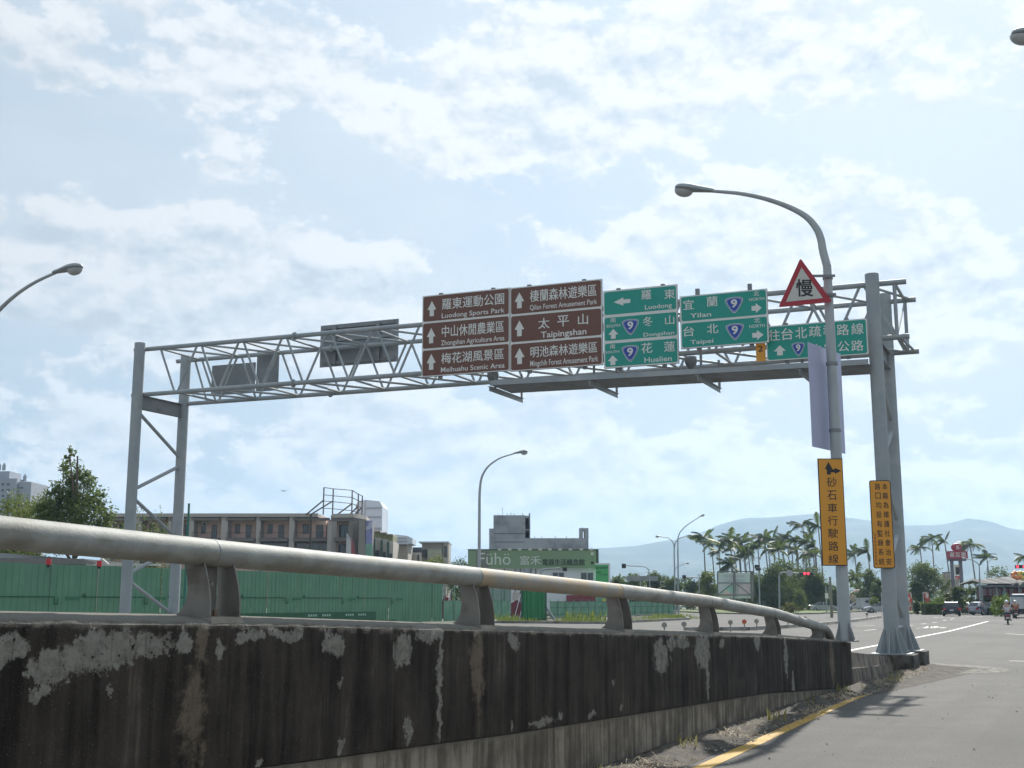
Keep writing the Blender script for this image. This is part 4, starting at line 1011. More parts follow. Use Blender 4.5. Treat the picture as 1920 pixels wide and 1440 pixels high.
# the pointed tree at the left with a mound of paler foliage beside it
bl = at(140, 1050, 78); bl.z = 0; q = 1 / ppm(78)
def LB_(x, y, rx, ry): p = at(x, y, 78); return (p.x - bl.x, random.Random(x).uniform(-.8, .8), p.z, rx * q, rx * q * .9, ry * q)
tree(bl, 'tall pointed bushy tree behind the green hoarding at the left', [LB_(139, 856, 11, 16), LB_(133, 882, 21, 20), LB_(152, 898, 18, 14), LB_(140, 905, 28, 24), LB_(118, 920, 24, 20), LB_(158, 930, 30, 24), LB_(105, 945, 30, 24), LB_(140, 950, 40, 30), LB_(178, 945, 18, 14), LB_(160, 975, 34, 28), LB_(110, 980, 36, 30), LB_(90, 960, 22, 18), LB_(140, 1005, 55, 30), LB_(185, 980, 12, 20), LB_(192, 935, 9, 7), LB_(78, 985, 30, 26), LB_(188, 965, 22, 22), LB_(95, 930, 18, 16), LB_(196, 1000, 20, 20)], 13500, .08, leafmat('foliage_soft', (.06, .10, .035), (.16, .20, .07), .35), trunk_r=.22, seed=4, limbs=9)
tree_px(28, 905, 1060, 110, 92, 'yellowish round tree at the left edge before the grey tower', L_LITE, 5200, 12, 8, z0f=.3, leafpx=3.4)
tree_px(72, 915, 1060, 60, 88, 'small yellow-green tree between tower and pointed tree', L_LITE, 3000, 8, 9, z0f=.3, leafpx=3.4)
tree_px(264, 955, 1060, 30, 100, 'slim young tree seen between the left gantry posts', L_MID, 1300, 6, 12, leafpx=3)
tree_px(290, 972, 1060, 36, 101, 'low young tree just right of the slim one', L_MID, 1300, 6, 13, leafpx=3)
tree_px(811, 1037, 1100, 44, 118, 'small bright tree in front of the flat-roofed house', L_LITE, 1500, 7, 14, leafpx=2.6)
tree_px(866, 1037, 1110, 34, 150, 'dark green tree at the left end of the shop', L_DARK, 1400, 7, 15, leafpx=2.4)
tree_px(846, 1046, 1110, 26, 158, 'small dark tree beside the house with sloped roof', L_DARK, 900, 5, 16, leafpx=2.4)
# belt of trees behind the road, centre
belt = [(1455, 1056, 56, L_DARK, 'dark tree closing the grove behind the traffic light arm'), (1495, 1066, 64, L_DARK, 'broad dark tree beneath the dense palms'), (1528, 1062, 46, L_MID, 'tree filling the gap left of the orange route sign'), (1408, 1082, 40, L_DARK, 'dark tree directly behind the billboard right edge'), (1160, 1078, 50, L_MID, 'bushy tree right of the green pylon board'), (1192, 1070, 48, L_MID, 'round tree below the left signal camera'), (1228, 1068, 52, L_DARK, 'dark tree behind the bent signal arm'), (1262, 1078, 44, L_MID, 'low tree around the double lamp'), (1300, 1082, 50, L_MID, 'mid green tree left of the roundabout billboard'), (1328, 1070, 44, L_LITE, 'pale tree touching the billboard from the left'),
        (1428, 1060, 46, L_MID, 'olive tree right of the billboard'), (1452, 1078, 44, L_LITE, 'yellow-green spreading tree by the traffic light post'), (1470, 1042, 60, L_MID, 'tall tree mixed into the palm grove'), (1505, 1050, 60, L_DARK, 'dark broad tree under the tall palm'), (1484, 1092, 60, L_DARK, 'dark low tree behind the white car'), (1535, 1078, 50, L_DARK, 'dark tree left of the lamp post foot')]
for i, (x, y, w, m, lab) in enumerate(belt):
    tree_px(x, y, 1142, w, 196 + (i * 37) % 23, lab, m, 3000, 11, 20 + i, group='trees beyond the roundabout', leafpx=2.5, z0f=.16)
right = [(1570, 1100, 1142, 34, 190, L_DARK, 'small dark tree right of the lamp post foot'), (1628, 1068, 1138, 52, 205, L_MID, 'open-crowned tree left of the gantry posts'), (1648, 1084, 1140, 36, 200, L_DARK, 'dark shrubby tree touching the gantry posts'),
         (1742, 1040, 1140, 74, 190, L_MID, 'big rounded tree left of the red pylon sign'), (1722, 1090, 1140, 46, 186, L_DARK, 'dark lower tree at the left foot of the big rounded tree'), (1876, 1052, 1128, 40, 215, L_MID, 'rounded tree rising behind the market roof')]
for i, (x, y0_, y1_, w, Y, m, lab) in enumerate(right): tree_px(x, y0_, y1_, w, Y, lab, m, 4200 if w > 60 else 2400, 12, 50 + i, leafpx=2.4, z0f=.2)
# far wood closing the view
mbP = []; rng = np.random.default_rng(3)
lob = []
for i in range(150):
    x = -340 + 880 * i / 150 + rng.uniform(-3, 3); lob.append((x, 330 + rng.uniform(-25, 25), 3.2 + rng.uniform(-1, 1.4), 5.5, 5, 3.4))
me = crown_mesh('distant_trees', lob, 26000, .55, L_DARK, rng); tag(link(bpy.data.objects.new('distant_trees', me)), kind='stuff')
# ---- palms blown by the wind
def frond_mesh(name, L, droop, seed):
    rs = random.Random(seed); mb = MB(); n = 9; pts = []
    for i in range(n + 1):
        t = i / n; pts.append(Vector((L * (t - .18 * t * t * droop), 0, L * (.42 * t - .75 * droop * t * t))))
    mb.tube(pts, [.035 * (1 - i / n) + .006 for i in range(n + 1)], 4, cap=False)
    for i in range(1, 2 * n):
        t = i / (2 * n); k = min(int(t * n), n - 1); p = pts[k].lerp(pts[k + 1], t * n - k); ll = L * .30 * math.sin(math.pi * (.15 + .8 * t))
        for sy in (-1, 1):
            d = Vector((.55, sy * .75, -.35 - .2 * rs.random())).normalized() * ll * rs.uniform(.8, 1.1); w = Vector((.5, 0, .1)).normalized() * L * .032
            mb.add([p - w, p + w, p + d + w * .3, p + d - w * .3], [(0, 1, 2, 3)])
    me = bpy.data.meshes.new(name); me.from_pydata(mb.v, [], mb.f); me.materials.append(L_PALM); me.update(); return me
FRONDS = [frond_mesh('frond', 3.0, d, i) for i, d in enumerate((.35, .7, 1.0))]
TRK = M('palm_trunk', (.20, .19, .17), .9, 0, .15, 2)
def palm(xc, yc, Y, label, seed, s=1.0, ang=None):
    rs = random.Random(seed); c = at(xc, yc, Y); b = Vector((c.x + rs.uniform(.1, .8), Y, 0)); root = thing('palm_tree', b, label, 'palm tree', 'wind-blown palms')
    mb = MB(); n = 7; mb.tube([Vector((b.x + (c.x - b.x) * (i / n) ** 1.5, Y, c.z * i / n)) for i in range(n + 1)], [.17 * s - .07 * s * i / n for i in range(n + 1)], 7)
    mb.build('trunk', TRK, root, smooth=True)
    nf = rs.choice((9, 11, 13, 15)); S0 = rs.uniform(.82, 1.12); wind = rs.uniform(.4, .85)
    for i in range(nf):
        az = i / nf * 6.283 + rs.uniform(-.2, .2); el = rs.choice((-.25, .1, .45, .75)) + rs.uniform(-.15, .15)
        d = Vector((math.cos(az) * math.cos(el), math.sin(az) * math.cos(el), math.sin(el))); d = (d + Vector((-wind, 0, .12))).normalized()      # wind from the right
        o = bpy.data.objects.new('frond', FRONDS[rs.randrange(3)]); link(o, root); o.location = c - b
        az2 = math.atan2(d.y, d.x); el2 = math.asin(d.z) - .35
        o.rotation_euler = (rs.uniform(-.5, .5), -el2, az2); k = s * S0 * rs.uniform(.8, 1.2); o.scale = (k, k, k)
    return root
PX = [(1319, 1008, 'leftmost palm of the grove'), (1334, 1019, 'second palm from the left end of the grove'), (1348, 1033, 'third and lower palm from the left end of the grove'), (1368, 1013, 'palm above the left half of the billboard'),
      (1382, 1010, 'palm rising right of the billboard middle'), (1392, 1018, 'palm close beside the one over the billboard middle'), (1402, 1029, 'palm above the right edge of the billboard'), (1371, 1059, 'low palm spreading just over the billboard top'),
      (1388, 1046, 'short dark palm over the billboard right half'), (1421, 1024, 'palm just right of the billboard, mid height'), (1433, 1009, 'palm with full crown between billboard and thin palm'), (1448, 1012, 'thin palm standing free in the gap'),
      (1467, 1017, 'dense palm left of the tallest palm'), (1492, 1012, 'palm directly left of the tallest palm'), (1495, 1032, 'lower palm beneath the tallest palm'), (1505, 985, 'tallest palm of the grove'), (1521, 1002, 'palm left of the orange route sign'),
      (1527, 1024, 'lower palm left of the orange route sign'), (1534, 986, 'tall palm half hidden by the orange route sign'), (1602, 1040, 'left palm between the two orange signs'), (1627, 1034, 'right palm between the two orange signs'), (1605, 1083, 'short palm before the open-crowned tree'),
      (1725, 1027, 'palm nearest right of the gantry posts'), (1747, 1009, 'palm behind the big rounded tree'), (1771, 1015, 'palm at the left of the red pylon sign'), (1819, 1022, 'palm at the right of the red pylon sign'), (1850, 1045, 'palm drooping over the market roof end'), (1921, 1043, 'palm cut by the right edge')]
PX += [(1376, 1026, 'small palm crown in the thick of the grove over the billboard'), (1396, 1040, 'low palm crowded at the billboard right upper corner'), (1410, 1036, 'low palm filling the gap right of the billboard'), (1441, 1030, 'half-height palm between full crown and thin palm'),
       (1459, 1030, 'half-height palm left of the dense palm'), (1476, 1008, 'palm between dense palm and tallest palm'), (1484, 1026, 'short palm left beneath the tallest palm'), (1513, 1015, 'palm tucked right of the tallest palm'), (1516, 1035, 'lowest palm right of the tallest palm'), (1530, 1040, 'short palm at the orange route sign edge')]
for i, (x, y, lab) in enumerate(PX): palm(x, y, 225 + (i * 29) % 40, lab, 100 + i, 1.0 if i not in (7, 21) else 1.0)
# cycads and clipped bushes
def bush(xc, ytop, ybot, wpx, Y, label, mat, n=1500, seed=1, name='bush', leafpx=2.2, cat='bush'):
    b = gr(xc, ybot) if ybot > 1129 and Y is None else at(xc, ybot, Y); Y = b.y; b.z = 0; H = max(at(xc, ytop, Y).z, .4); W = wpx / ppm(Y) / 2; rs = random.Random(seed)
    lobes = [(rs.uniform(-.45, .45) * W, rs.uniform(-.4, .4) * W, H * rs.uniform(.35, .62), W * .5, W * .5, H * .38) for _ in range(7)]
    root = thing(name, b, label, cat); me = crown_mesh('crown', lobes, n, leafpx / ppm(Y) / 2, mat, np.random.default_rng(seed), .6); link(bpy.data.objects.new('crown', me), root)
    mb = MB(); mb.tube([b, b + Vector((0, 0, H * .5))], .06, 6); mb.build('stem', BARK, root); return root
bush(1499, 1104, 1142, 36, 185, 'clipped round dark bush behind the white car', L_MID, 2400, 61)
bush(1763, 1117, 1140, 38, 158, 'rounded bright-topped bush above the clipped hedge', L_HEDGE, 2200, 62)
bush(1720, 1126, 1146, 20, 150, 'small near-black box-shaped bush by the banners', leafmat('foliage_blackish', (.012, .02, .012), (.03, .045, .02)), 1500, 63)
bush(1877, 1117, 1150, 34, 128, 'bright yellow-green bush beside the white truck', leafmat('foliage_bright', (.12, .20, .02), (.26, .34, .05)), 2600, 64)
bush(1642, 1120, 1134, 24, 168, 'bright clipped bush above the silver car bonnet', L_HEDGE, 1300, 65)
bush(1482, 1130, 1143, 40, 150, 'low flowering bush on the roundabout grass', leafmat('foliage_reddish', (.06, .07, .02), (.16, .11, .05)), 1300, 66)
for i, (x, y, w) in enumerate(((1797, 1098, 56), (1830, 1092, 50), (1850, 1105, 40))):
    tree_px(x, y, 1146, w, 150 + i * 4, ('wide cycad clump below the pylon sign', 'spiky cycad clump left of the thin lamp post', 'grey-green clump at the market corner')[i], L_DARK, 2400, 9, 70 + i, name='cycad_clump', leafpx=2.6, z0f=.15)
# hedge (clipped box)
rng = np.random.default_rng(5)
def hedge(x0, x1, ytop, Y, label, mat, seed, D=1.6):
    a = at(x0, 1140, Y); b = at(x1, 1140, Y); H = at(x0, ytop, Y).z; c = (a + b) / 2; c.z = 0; root = thing('hedge', c, label, 'hedge')
    rng = np.random.default_rng(seed); n = int((b.x - a.x) * 260); W = (b.x - a.x) / 2
    P = np.stack([rng.uniform(-W, W, n), rng.uniform(-D / 2, D / 2, n), rng.uniform(.05, 1, n) * H], 1)
    fx = rng.random(n) < .5; P[fx, 2] = H * rng.uniform(.92, 1.04, fx.sum()); P[~fx, 1] = rng.choice([-1, 1], (~fx).sum()) * D / 2 * rng.uniform(.9, 1.05, (~fx).sum())
    U = rng.normal(size=(n, 3)); U /= np.linalg.norm(U, axis=1)[:, None]; V = np.cross(U, rng.normal(size=(n, 3))); V /= np.linalg.norm(V, axis=1)[:, None]
    link(bpy.data.objects.new('foliage', quads_mesh('foliage', P.astype(np.float32), U * .11, V * .08, mat)), root)
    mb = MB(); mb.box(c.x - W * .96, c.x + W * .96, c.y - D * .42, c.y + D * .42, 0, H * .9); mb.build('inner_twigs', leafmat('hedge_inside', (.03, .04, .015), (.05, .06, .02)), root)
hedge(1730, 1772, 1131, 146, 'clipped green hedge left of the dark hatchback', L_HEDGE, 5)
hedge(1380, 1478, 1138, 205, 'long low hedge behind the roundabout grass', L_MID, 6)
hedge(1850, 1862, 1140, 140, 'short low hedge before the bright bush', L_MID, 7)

# ---- roundabout grass with kerb, median kerbs
def kerbed(name, pts, zg=.14, mat=GRASSM):
    mb = MB(); n = len(pts); mb.add([(p.x, p.y, zg) for p in pts], [tuple(range(n))]); tag(mb.build(name, mat), kind='structure')
    mb = MB()
    for i in range(n):
        a, b = pts[i], pts[(i + 1) % n]; d = (b - a).normalized(); q_ = Vector((d.y, -d.x, 0)); a = Vector((a.x, a.y, 0)); b = Vector((b.x, b.y, 0))
        mb.hexa([a - q_ * .02, b - q_ * .02, b + q_ * .18, a + q_ * .18] + [v + Vector((0, 0, .17)) for v in (a - q_ * .02, b - q_ * .02, b + q_ * .18, a + q_ * .18)])
    tag(mb.build(name + '_kerb', KERB), kind='structure')
kerbed('roundabout_grass', [gr(1262, 1147), gr(1345, 1151), gr(1440, 1153), gr(1530, 1151.5), gr(1590, 1148.5), gr(1640, 1146), at(1600, 1140, 190).xy.to_3d(), at(1420, 1140, 220).xy.to_3d(), at(1250, 1140, 210).xy.to_3d()])
kerbed('right_island', [gr(1690, 1150.5), gr(1770, 1152), gr(1800, 1150), at(1800, 1140, 185).xy.to_3d(), at(1650, 1140, 190).xy.to_3d()])
# median kerb pieces with reflector studs
mk = [gr(*p) for p in ((1285, 1183), (1400, 1182), (1470, 1178), (1530, 1173.5), (1600, 1166), (1650, 1158.5))]
mb = MB()
for a, b in zip(mk, mk[1:]):
    d = (b - a).normalized(); q_ = Vector((d.y, -d.x, 0)) * .22
    mb.hexa([a - q_, b - q_, b + q_, a + q_] + [v + Vector((0, 0, .20)) for v in (a - q_ * .8, b - q_ * .8, b + q_ * .8, a + q_ * .8)])
tag(mb.build('median_kerb', KERB), kind='structure')
mk2 = [gr(*p) for p in ((1690, 1161), (1740, 1157), (1800, 1154.5), (1840, 1154))]
strip('channel_joint', mk2, .25, .005, M('joint_tar', (.05, .05, .05), .8), 'structure')
REFL = M('reflector_plate', (.30, .28, .25), .5); REFO = M('reflector_orange', (.55, .12, .04), .4)
for i, (x, y) in enumerate(((1246, 1177), (1283, 1175), (1370, 1170), (1396, 1170), (1419, 1170), (1440, 1168), (1478, 1170), (1494, 1169), (1510, 1167.5), (1626, 1154))):
    yb = 1185 - (x - 1370) * .06 if x < 1450 else 1178 - (x - 1470) * .1
    g0 = gr(x, yb) if x < 1600 else gr(1626, 1162.5); g0.z = .0
    root = thing('reflector_post', g0, f'small round reflector on the median kerb, ' + ('hidden low near the fence weeds', 'ring-shaped one left of the third bracket', 'grey disc right of a rail bracket', 'reddish disc, the only coloured one', 'grey disc right of the reddish one', 'last disc before the fifth bracket', 'first of the three thin studs', 'middle one of the three thin studs', 'rightmost of the three thin studs', 'alone near the kerb end')[i], 'reflector', 'reflectors along the median')
    mb = MB(); mb.tube([g0, g0 + Vector((0, 0, .42))], .035, 6); mb.build('stem', REFL, root)
    mb = MB(); c = g0 + Vector((0, 0, .50)); mb.lathe(c - Vector((0, .02, 0)), [(0, 0), (.13, 0), (.13, .03), (0, .03)], 12, ax=Vector((0, 1, 0))); mb.build('disc', REFO if i == 3 else REFL, root)

# ================================================================== GREEN HOARDING
HG = M('hoarding_green', (.095, .235, .14), .6, 0, .09, .5, col2=(.125, .27, .17), c2=(.4, .7), c2s=.25)
HG2 = M('hoarding_green_old', (.12, .29, .19), .6, 0, .10, .4, col2=(.19, .34, .25), c2=(.4, .65), c2s=.5)
HGB = M('hoarding_green_faded', (.115, .26, .16), .6, 0, .12, .5, col2=(.09, .21, .13), c2=(.4, .7), c2s=.4)
HGD = M('hoarding_print', (.008, .085, .032), .55, 0, .1, 2)
FNC = Plane((-54.1 + .4956 * 58, 58), (.4956, 1)); FN = FNC.n
def rib_panel(w, h, pitch=.40, d=.035, seam=True):
    mb = MB(); u = 0; pts = []
    k = int(round(w / pitch))
    for i in range(k):
        x = i * w / k; pts += [(x, 0), (x + .035, -d), (x + .055, -d), (x + .09, 0)]
    pts.append((w, 0)); pts[0] = (-.01, -d * .7)
    n = len(pts); mb.add([(a, b, 0) for a, b in pts] + [(a, b, h) for a, b in pts] , [(i, i + 1, n + i + 1, n + i) for i in range(n - 1)])
    mb.box(0, w, .02, .06, h - .05, h); mb.box(0, w, .02, .06, .3, .36)
    me = bpy.data.meshes.new('panel'); me.from_pydata(mb.v, [], mb.f); me.update(); return me
def hoarding(label, x0, x1, h, mat, name='hoarding', pw=1.6, pitch=.4, extra=0, pl=FNC, jitter=.02):
    s0 = pl.sz(x0, 1127)[0] - extra; s1 = pl.sz(x1, 1127)[0]; n = max(1, int(round((s1 - s0) / pw))); w = (s1 - s0) / n
    root = thing(name, pl.pt(s0, 0), label, 'fence'); me = rib_panel(w + .004, h, pitch); me.materials.append(mat); meB = me.copy(); meB.materials[0] = HGB; rz = math.atan2(pl.a.y, pl.a.x); rs = random.Random(n)
    for i in range(n):
        o = bpy.data.objects.new('panel', me if i % 3 or mat is not HG else meB); link(o, root); o.location = pl.a * (i * w) + pl.n * rs.uniform(-jitter, jitter) + Vector((0, 0, rs.uniform(-.015, .015))); o.rotation_euler = (0, 0, rz)
    return root, s0, s1, w
# note: panel local -Y must face the camera side
fr, s0, s1, pwid = hoarding('long new green ribbed hoarding panels with dark printed lines', -8, 829, 3.45, HG, extra=8)
def fplate(pl, a, b, z0, z1, mat, name, root, off=.012):
    mb = MB(); add_plate(mb, pl, a, b, z0, z1, off, off + .003); return mb.build(name, mat, root)
n = int((s1 - s0) / pwid)
k = 0; s = s0 + .6
while s < FNC.sz(705, 1127)[0]:        # the printed hooks: a long line, a small curl, a strip of lettering
    L = 4 * pwid - 1.9
    fplate(FNC, s, s + L, 1.78, 1.84, HGD, 'printed_line', fr, .05); fplate(FNC, s + L, s + L + .22, 1.42, 1.5, HGD, 'printed_curl', fr, .05); fplate(FNC, s + L + .2, s + L + .26, 1.42, 1.78, HGD, 'printed_curl', fr, .05); fplate(FNC, s + L - .03, s + L + .03, 1.5, 1.84, HGD, 'printed_curl', fr, .05)
    mb = MB(); add_plate(mb, FNC, s + L + .75, s + L + 1.7, 1.68, 1.82, .05, .053); mb.build('printed_strip', M('print_mid', (.02, .14, .06), .5), fr)
    mb = MB(); mb.prism([(s - .1, 1.81), (s + .28, 1.81), (s + .09, 2.02)], FNC.pt, .05, .053); mb.build('printed_mark', HGD, fr); s += 4 * pwid
sa, sb = FNC.sz(430, 1150)[0], FNC.sz(704, 1150)[0]
fplate(FNC, sa, sb, .25, .85, HGD, 'printed_band', fr, .045)
mb = MB()
for i, w_ in enumerate((.9, 1.1, .9, .9)):
    a = FNC.sz(577, 1150)[0] + (0, 1.6, 4.4, 6.0)[i]
    for j in range(4): add_plate(mb, FNC, a + j * .27, a + j * .27 + .17, .58, .72, .052, .054)
g_ = mb.build('printed_digits', M('print_pale', (.35, .48, .40), .5), fr); g_['kind'] = 'stuff'
fplate(FNC, sa, s1 - 7, .18, .24, HGD, 'printed_band', fr, .047)
for x in (86, 182):
    c = FNC.px(x, 1127); c.z = 3.42; root = thing('warning_lamp', c, 'red warning lamp on top of the hoarding, ' + ('the left one' if x < 100 else 'the right one'), 'lamp', 'red hoarding lamps')
    mb = MB(); mb.tube([c, c + Vector((0, 0, .3))], [.13, .13], 10); mb.build('lens', M('red_lens', (.55, .02, .02), .3), root, smooth=True); mb = MB(); mb.tube([c - Vector((0, 0, .12)), c + Vector((0, 0, .04))], .08, 8); mb.build('socket', BLACK, root)
h2, s0b, s1b, w2 = hoarding('low faded green fence section before the opening', 831, 956, 1.62, HG2, pw=2.0, pitch=.5)
for s in np.linspace(s0b, s1b, 8):
    mb = MB(); mb.tube([FNC.pt(s, 0, .08), FNC.pt(s, 3.3, .08)], .045, 6); mb.build('post', M('fence_post_green', (.16, .30, .22), .6), h2)
netm = M('net_green', (.05, .16, .10), .8, 0, .1, 1, alpha=.72)
mb = MB(); mb.add([FNC.pt(s0b + 5.2, 1.62, .02), FNC.pt(s1b, 1.62, .02), FNC.pt(s1b, 3.3, .02), FNC.pt(s0b + 5.2, 3.3, .02)], [(0, 1, 2, 3)]); mb.build('net', netm, h2)
mb = MB(); mb.beam(FNC.pt(s0b, 3.3, .05), FNC.pt(s1b, 3.3, .05), .06, .06); mb.build('top_rail', M('fence_post_green', (0, 0, 0)), h2)
# open gate leaf, nearer green
GPp = at(980, 1127, 99); GPl = Plane((GPp.x, 99), (1, .15))
sg1 = GPl.sz(1022, 1127)[0]; root = thing('gate_leaf', GPl.pt(0, 0), 'saturated green sheet-metal gate leaf with upright ribs', 'gate')
me = rib_panel(sg1 / 2 - .01, 3.0, .3, .05); me.materials.append(M('gate_green', (.02, .21, .075), .5, 0, .08, .5))
for i in range(2):
    o = bpy.data.objects.new('panel', me); link(o, root); o.location = GPl.a * (i * sg1 / 2); o.rotation_euler = (0, 0, math.atan2(.15, 1))
for s in (-.06, sg1 + .06):
    mb = MB(); mb.tube([GPl.pt(s, 0, .05), GPl.pt(s, 3.2, .05)], .07, 8); mb.build('gate_post', M('gate_frame', (.02, .10, .05), .5), root)
mb = MB(); mb.beam(GPl.pt(0, .18, .06), GPl.pt(sg1, .18, .06), .05, .08); mb.build('gate_rail', M('gate_frame', (0, 0, 0)), root)
h3, s0c, s1c, w3 = hoarding('long low faded green fence with wire grid, right of the gate', 1030, 1262, 1.58, HG2, pw=2.4, pitch=.5)
for s in np.linspace(s0c, s1c, 20):
    mb = MB(); mb.tube([FNC.pt(s, 0, .08), FNC.pt(s, 1.75, .08)], .04, 6); mb.build('post', M('fence_post_green', (0, 0, 0)), h3)
for z in (.35, 1.0, 1.55):
    mb = MB(); mb.beam(FNC.pt(s0c, z, .09), FNC.pt(s1c, z, .09), .03, .04); mb.build('wire_rail', M('gate_frame', (0, 0, 0)), h3)
weeds('roadside_weeds', [(gr(x + random.uniform(-3, 3), y), 120, h_ * .36, 1.1) for x, y, h_ in ((955, 1167, 1.2), (966, 1164, 1.7), (975, 1166, 1.1), (1000, 1166, .5), (1064, 1167, .7), (1076, 1167, 1.0), (1086, 1168, 1.3), (1093, 1167, 2.6), (1100, 1168, 1.2), (1112, 1168, .8), (1124, 1168, .8), (1136, 1168, .6), (1175, 1166, .6), (1195, 1166, .7), (1212, 1164, .9), (1222, 1162, 1.1), (1235, 1160, 1.1), (1247, 1159, 1.3), (1258, 1159, 1.5), (1268, 1159, 1.2), (1280, 1160, .9), (1290, 1161, .7), (905, 1166, .7), (925, 1167, .6))], GRASSLEAF)
kerbed('verge_grass', [gr(930, 1168.5), gr(1135, 1170), gr(1290, 1162), gr(1280, 1156.5), gr(1245, 1154.3), gr(1180, 1157), gr(1010, 1162), gr(930, 1164)], .05, DIRT)
# ================================================================== BUILDINGS (left to right)
CONC = M('bare_concrete', (.30, .32, .345), .9, 0, .10, .25, .1, 3, col2=(.17, .185, .205), c2=(.46, .68), c2s=.30)
GREYB = M('building_grey', (.36, .39, .43), .8, 0, .08, .2)
def bx(mb, x0, x1, yt, yb, Y, D, mi=0, yoff=0):
    """a box whose front face fills picture rectangle at depth Y"""
    ym = (yt + min(yb, 1150)) / 2; a = at(x0, yb, Y); b = at(x1, yt, Y); a.x = at(x0, ym, Y).x; b.x = at(x1, ym, Y).x; mb.box(a.x, b.x, Y + yoff, Y + yoff + D, max(a.z, 0) if yb > 1100 else a.z, b.z, mi)
def bpart(root, name, x0, x1, yt, yb, Y, D, mat, yoff=0, parent=None):
    mb = MB(); bx(mb, x0, x1, yt, yb, Y, D, 0, yoff); return mb.build(name, mat, parent or root)
def bld(name, x, Y, label, cat='building'): p = at(x, 1127, Y); return thing(name, (p.x, Y, 0), label, cat)
def window(root, x0, x1, yt, yb, Y, fm, mull=1, yoff=0, name='window'):
    mb = MB(); w = .09; a = at(x0, yb, Y); b = at(x1, yt, Y); y = Y + yoff
    mb.box(a.x, b.x, y - .06, y, a.z, a.z + w); mb.box(a.x, b.x, y - .06, y, b.z - w, b.z); mb.box(a.x, a.x + w, y - .06, y, a.z + w, b.z - w); mb.box(b.x - w, b.x, y - .06, y, a.z + w, b.z - w)
    for i in range(mull): xm = a.x + (b.x - a.x) * (i + 1) / (mull + 1); mb.box(xm - w * .4, xm + w * .4, y - .055, y, a.z + w, b.z - w)
    f = mb.build(name, fm, root); g2 = MB(); g2.box(a.x + w * .5, b.x - w * .5, y - .02, y - .005, a.z + w * .5, b.z - w * .5); g2.build('pane', GLASS, f); return f
# far grey tower block
Y = 330; root = bld('tower_block', 20, Y, 'hazy grey high-rise at the far left edge with stepped roof')
m = M('tower_cladding', (.33, .35, .40), .7, 0, .05, .1)
bpart(root, 'wall', -40, 23, 897, 1140, Y, 14, m); bpart(root, 'wing', 23.2, 48, 903, 1140, Y, 12, m, 1); bpart(root, 'roof_tower', -12, 12, 882, 896.8, Y, 8, m, 2)
for x in (-2, 7, 46):
    mb = MB(); p = at(x, 882 if x < 20 else 903, Y + 4); mb.tube([p, p + Vector((0, 0, 1.2))], .5, 4); mb.tube([p + Vector((0, 0, 1.2)), p + Vector((0, 0, 2.2))], [.6, .05], 4); mb.build('roof_finial', m, root)
for r_ in range(5):
    for c_ in range(3): window(root, -8 + c_ * 10, -1 + c_ * 10, 905 + r_ * 11, 911 + r_ * 11, Y, m, 0, 0)
for r_ in range(4): window(root, 28, 44, 912 + r_ * 14, 917 + r_ * 14, Y + 1, m, 2, 0)
# shed roof behind hoarding
Y = 72; root = bld('long_shed', 90, Y, 'low shed with dark ribbed roof peeping over the hoarding', 'shed'); m = M('shed_roof', (.10, .10, .10), .6, .2)
a = at(-60, 1046, Y); b = at(190, 1060, Y); mb = MB(); mb.add([(a.x, Y, a.z), (b.x - 1, Y, at(190, 1048, Y).z), (b.x, Y + 4, b.z + .3), (a.x, Y + 4, b.z + .9), (a.x, Y, 0), (b.x, Y, 0), (b.x, Y + 4, 0), (a.x, Y + 4, 0)], [(0, 1, 2, 3), (4, 5, 1, 0), (5, 6, 2, 1), (7, 4, 0, 3), (6, 7, 3, 2)]); mb.build('roof', m, root)
mb = MB()
for i in range(5): z = at(0, 1048.5 + i * 2.2, Y).z; mb.box(a.x, b.x - 1 + i * .25, Y - .06, Y - .01, z - .03, z + .03)
g_ = mb.build('roof_rib', M('shed_rib', (.22, .21, .2), .6), root); g_['kind'] = 'stuff'
mb = MB(); P = [at(*p, Y - .2) for p in ((178, 1060), (192, 1049), (204, 1060), (216, 1058), (300, 1059))]
for p_, q_ in zip(P, P[1:]): mb.beam(p_, q_, .12, .12)
mb.build('truss', M('truss_white', (.55, .55, .52), .5), root)
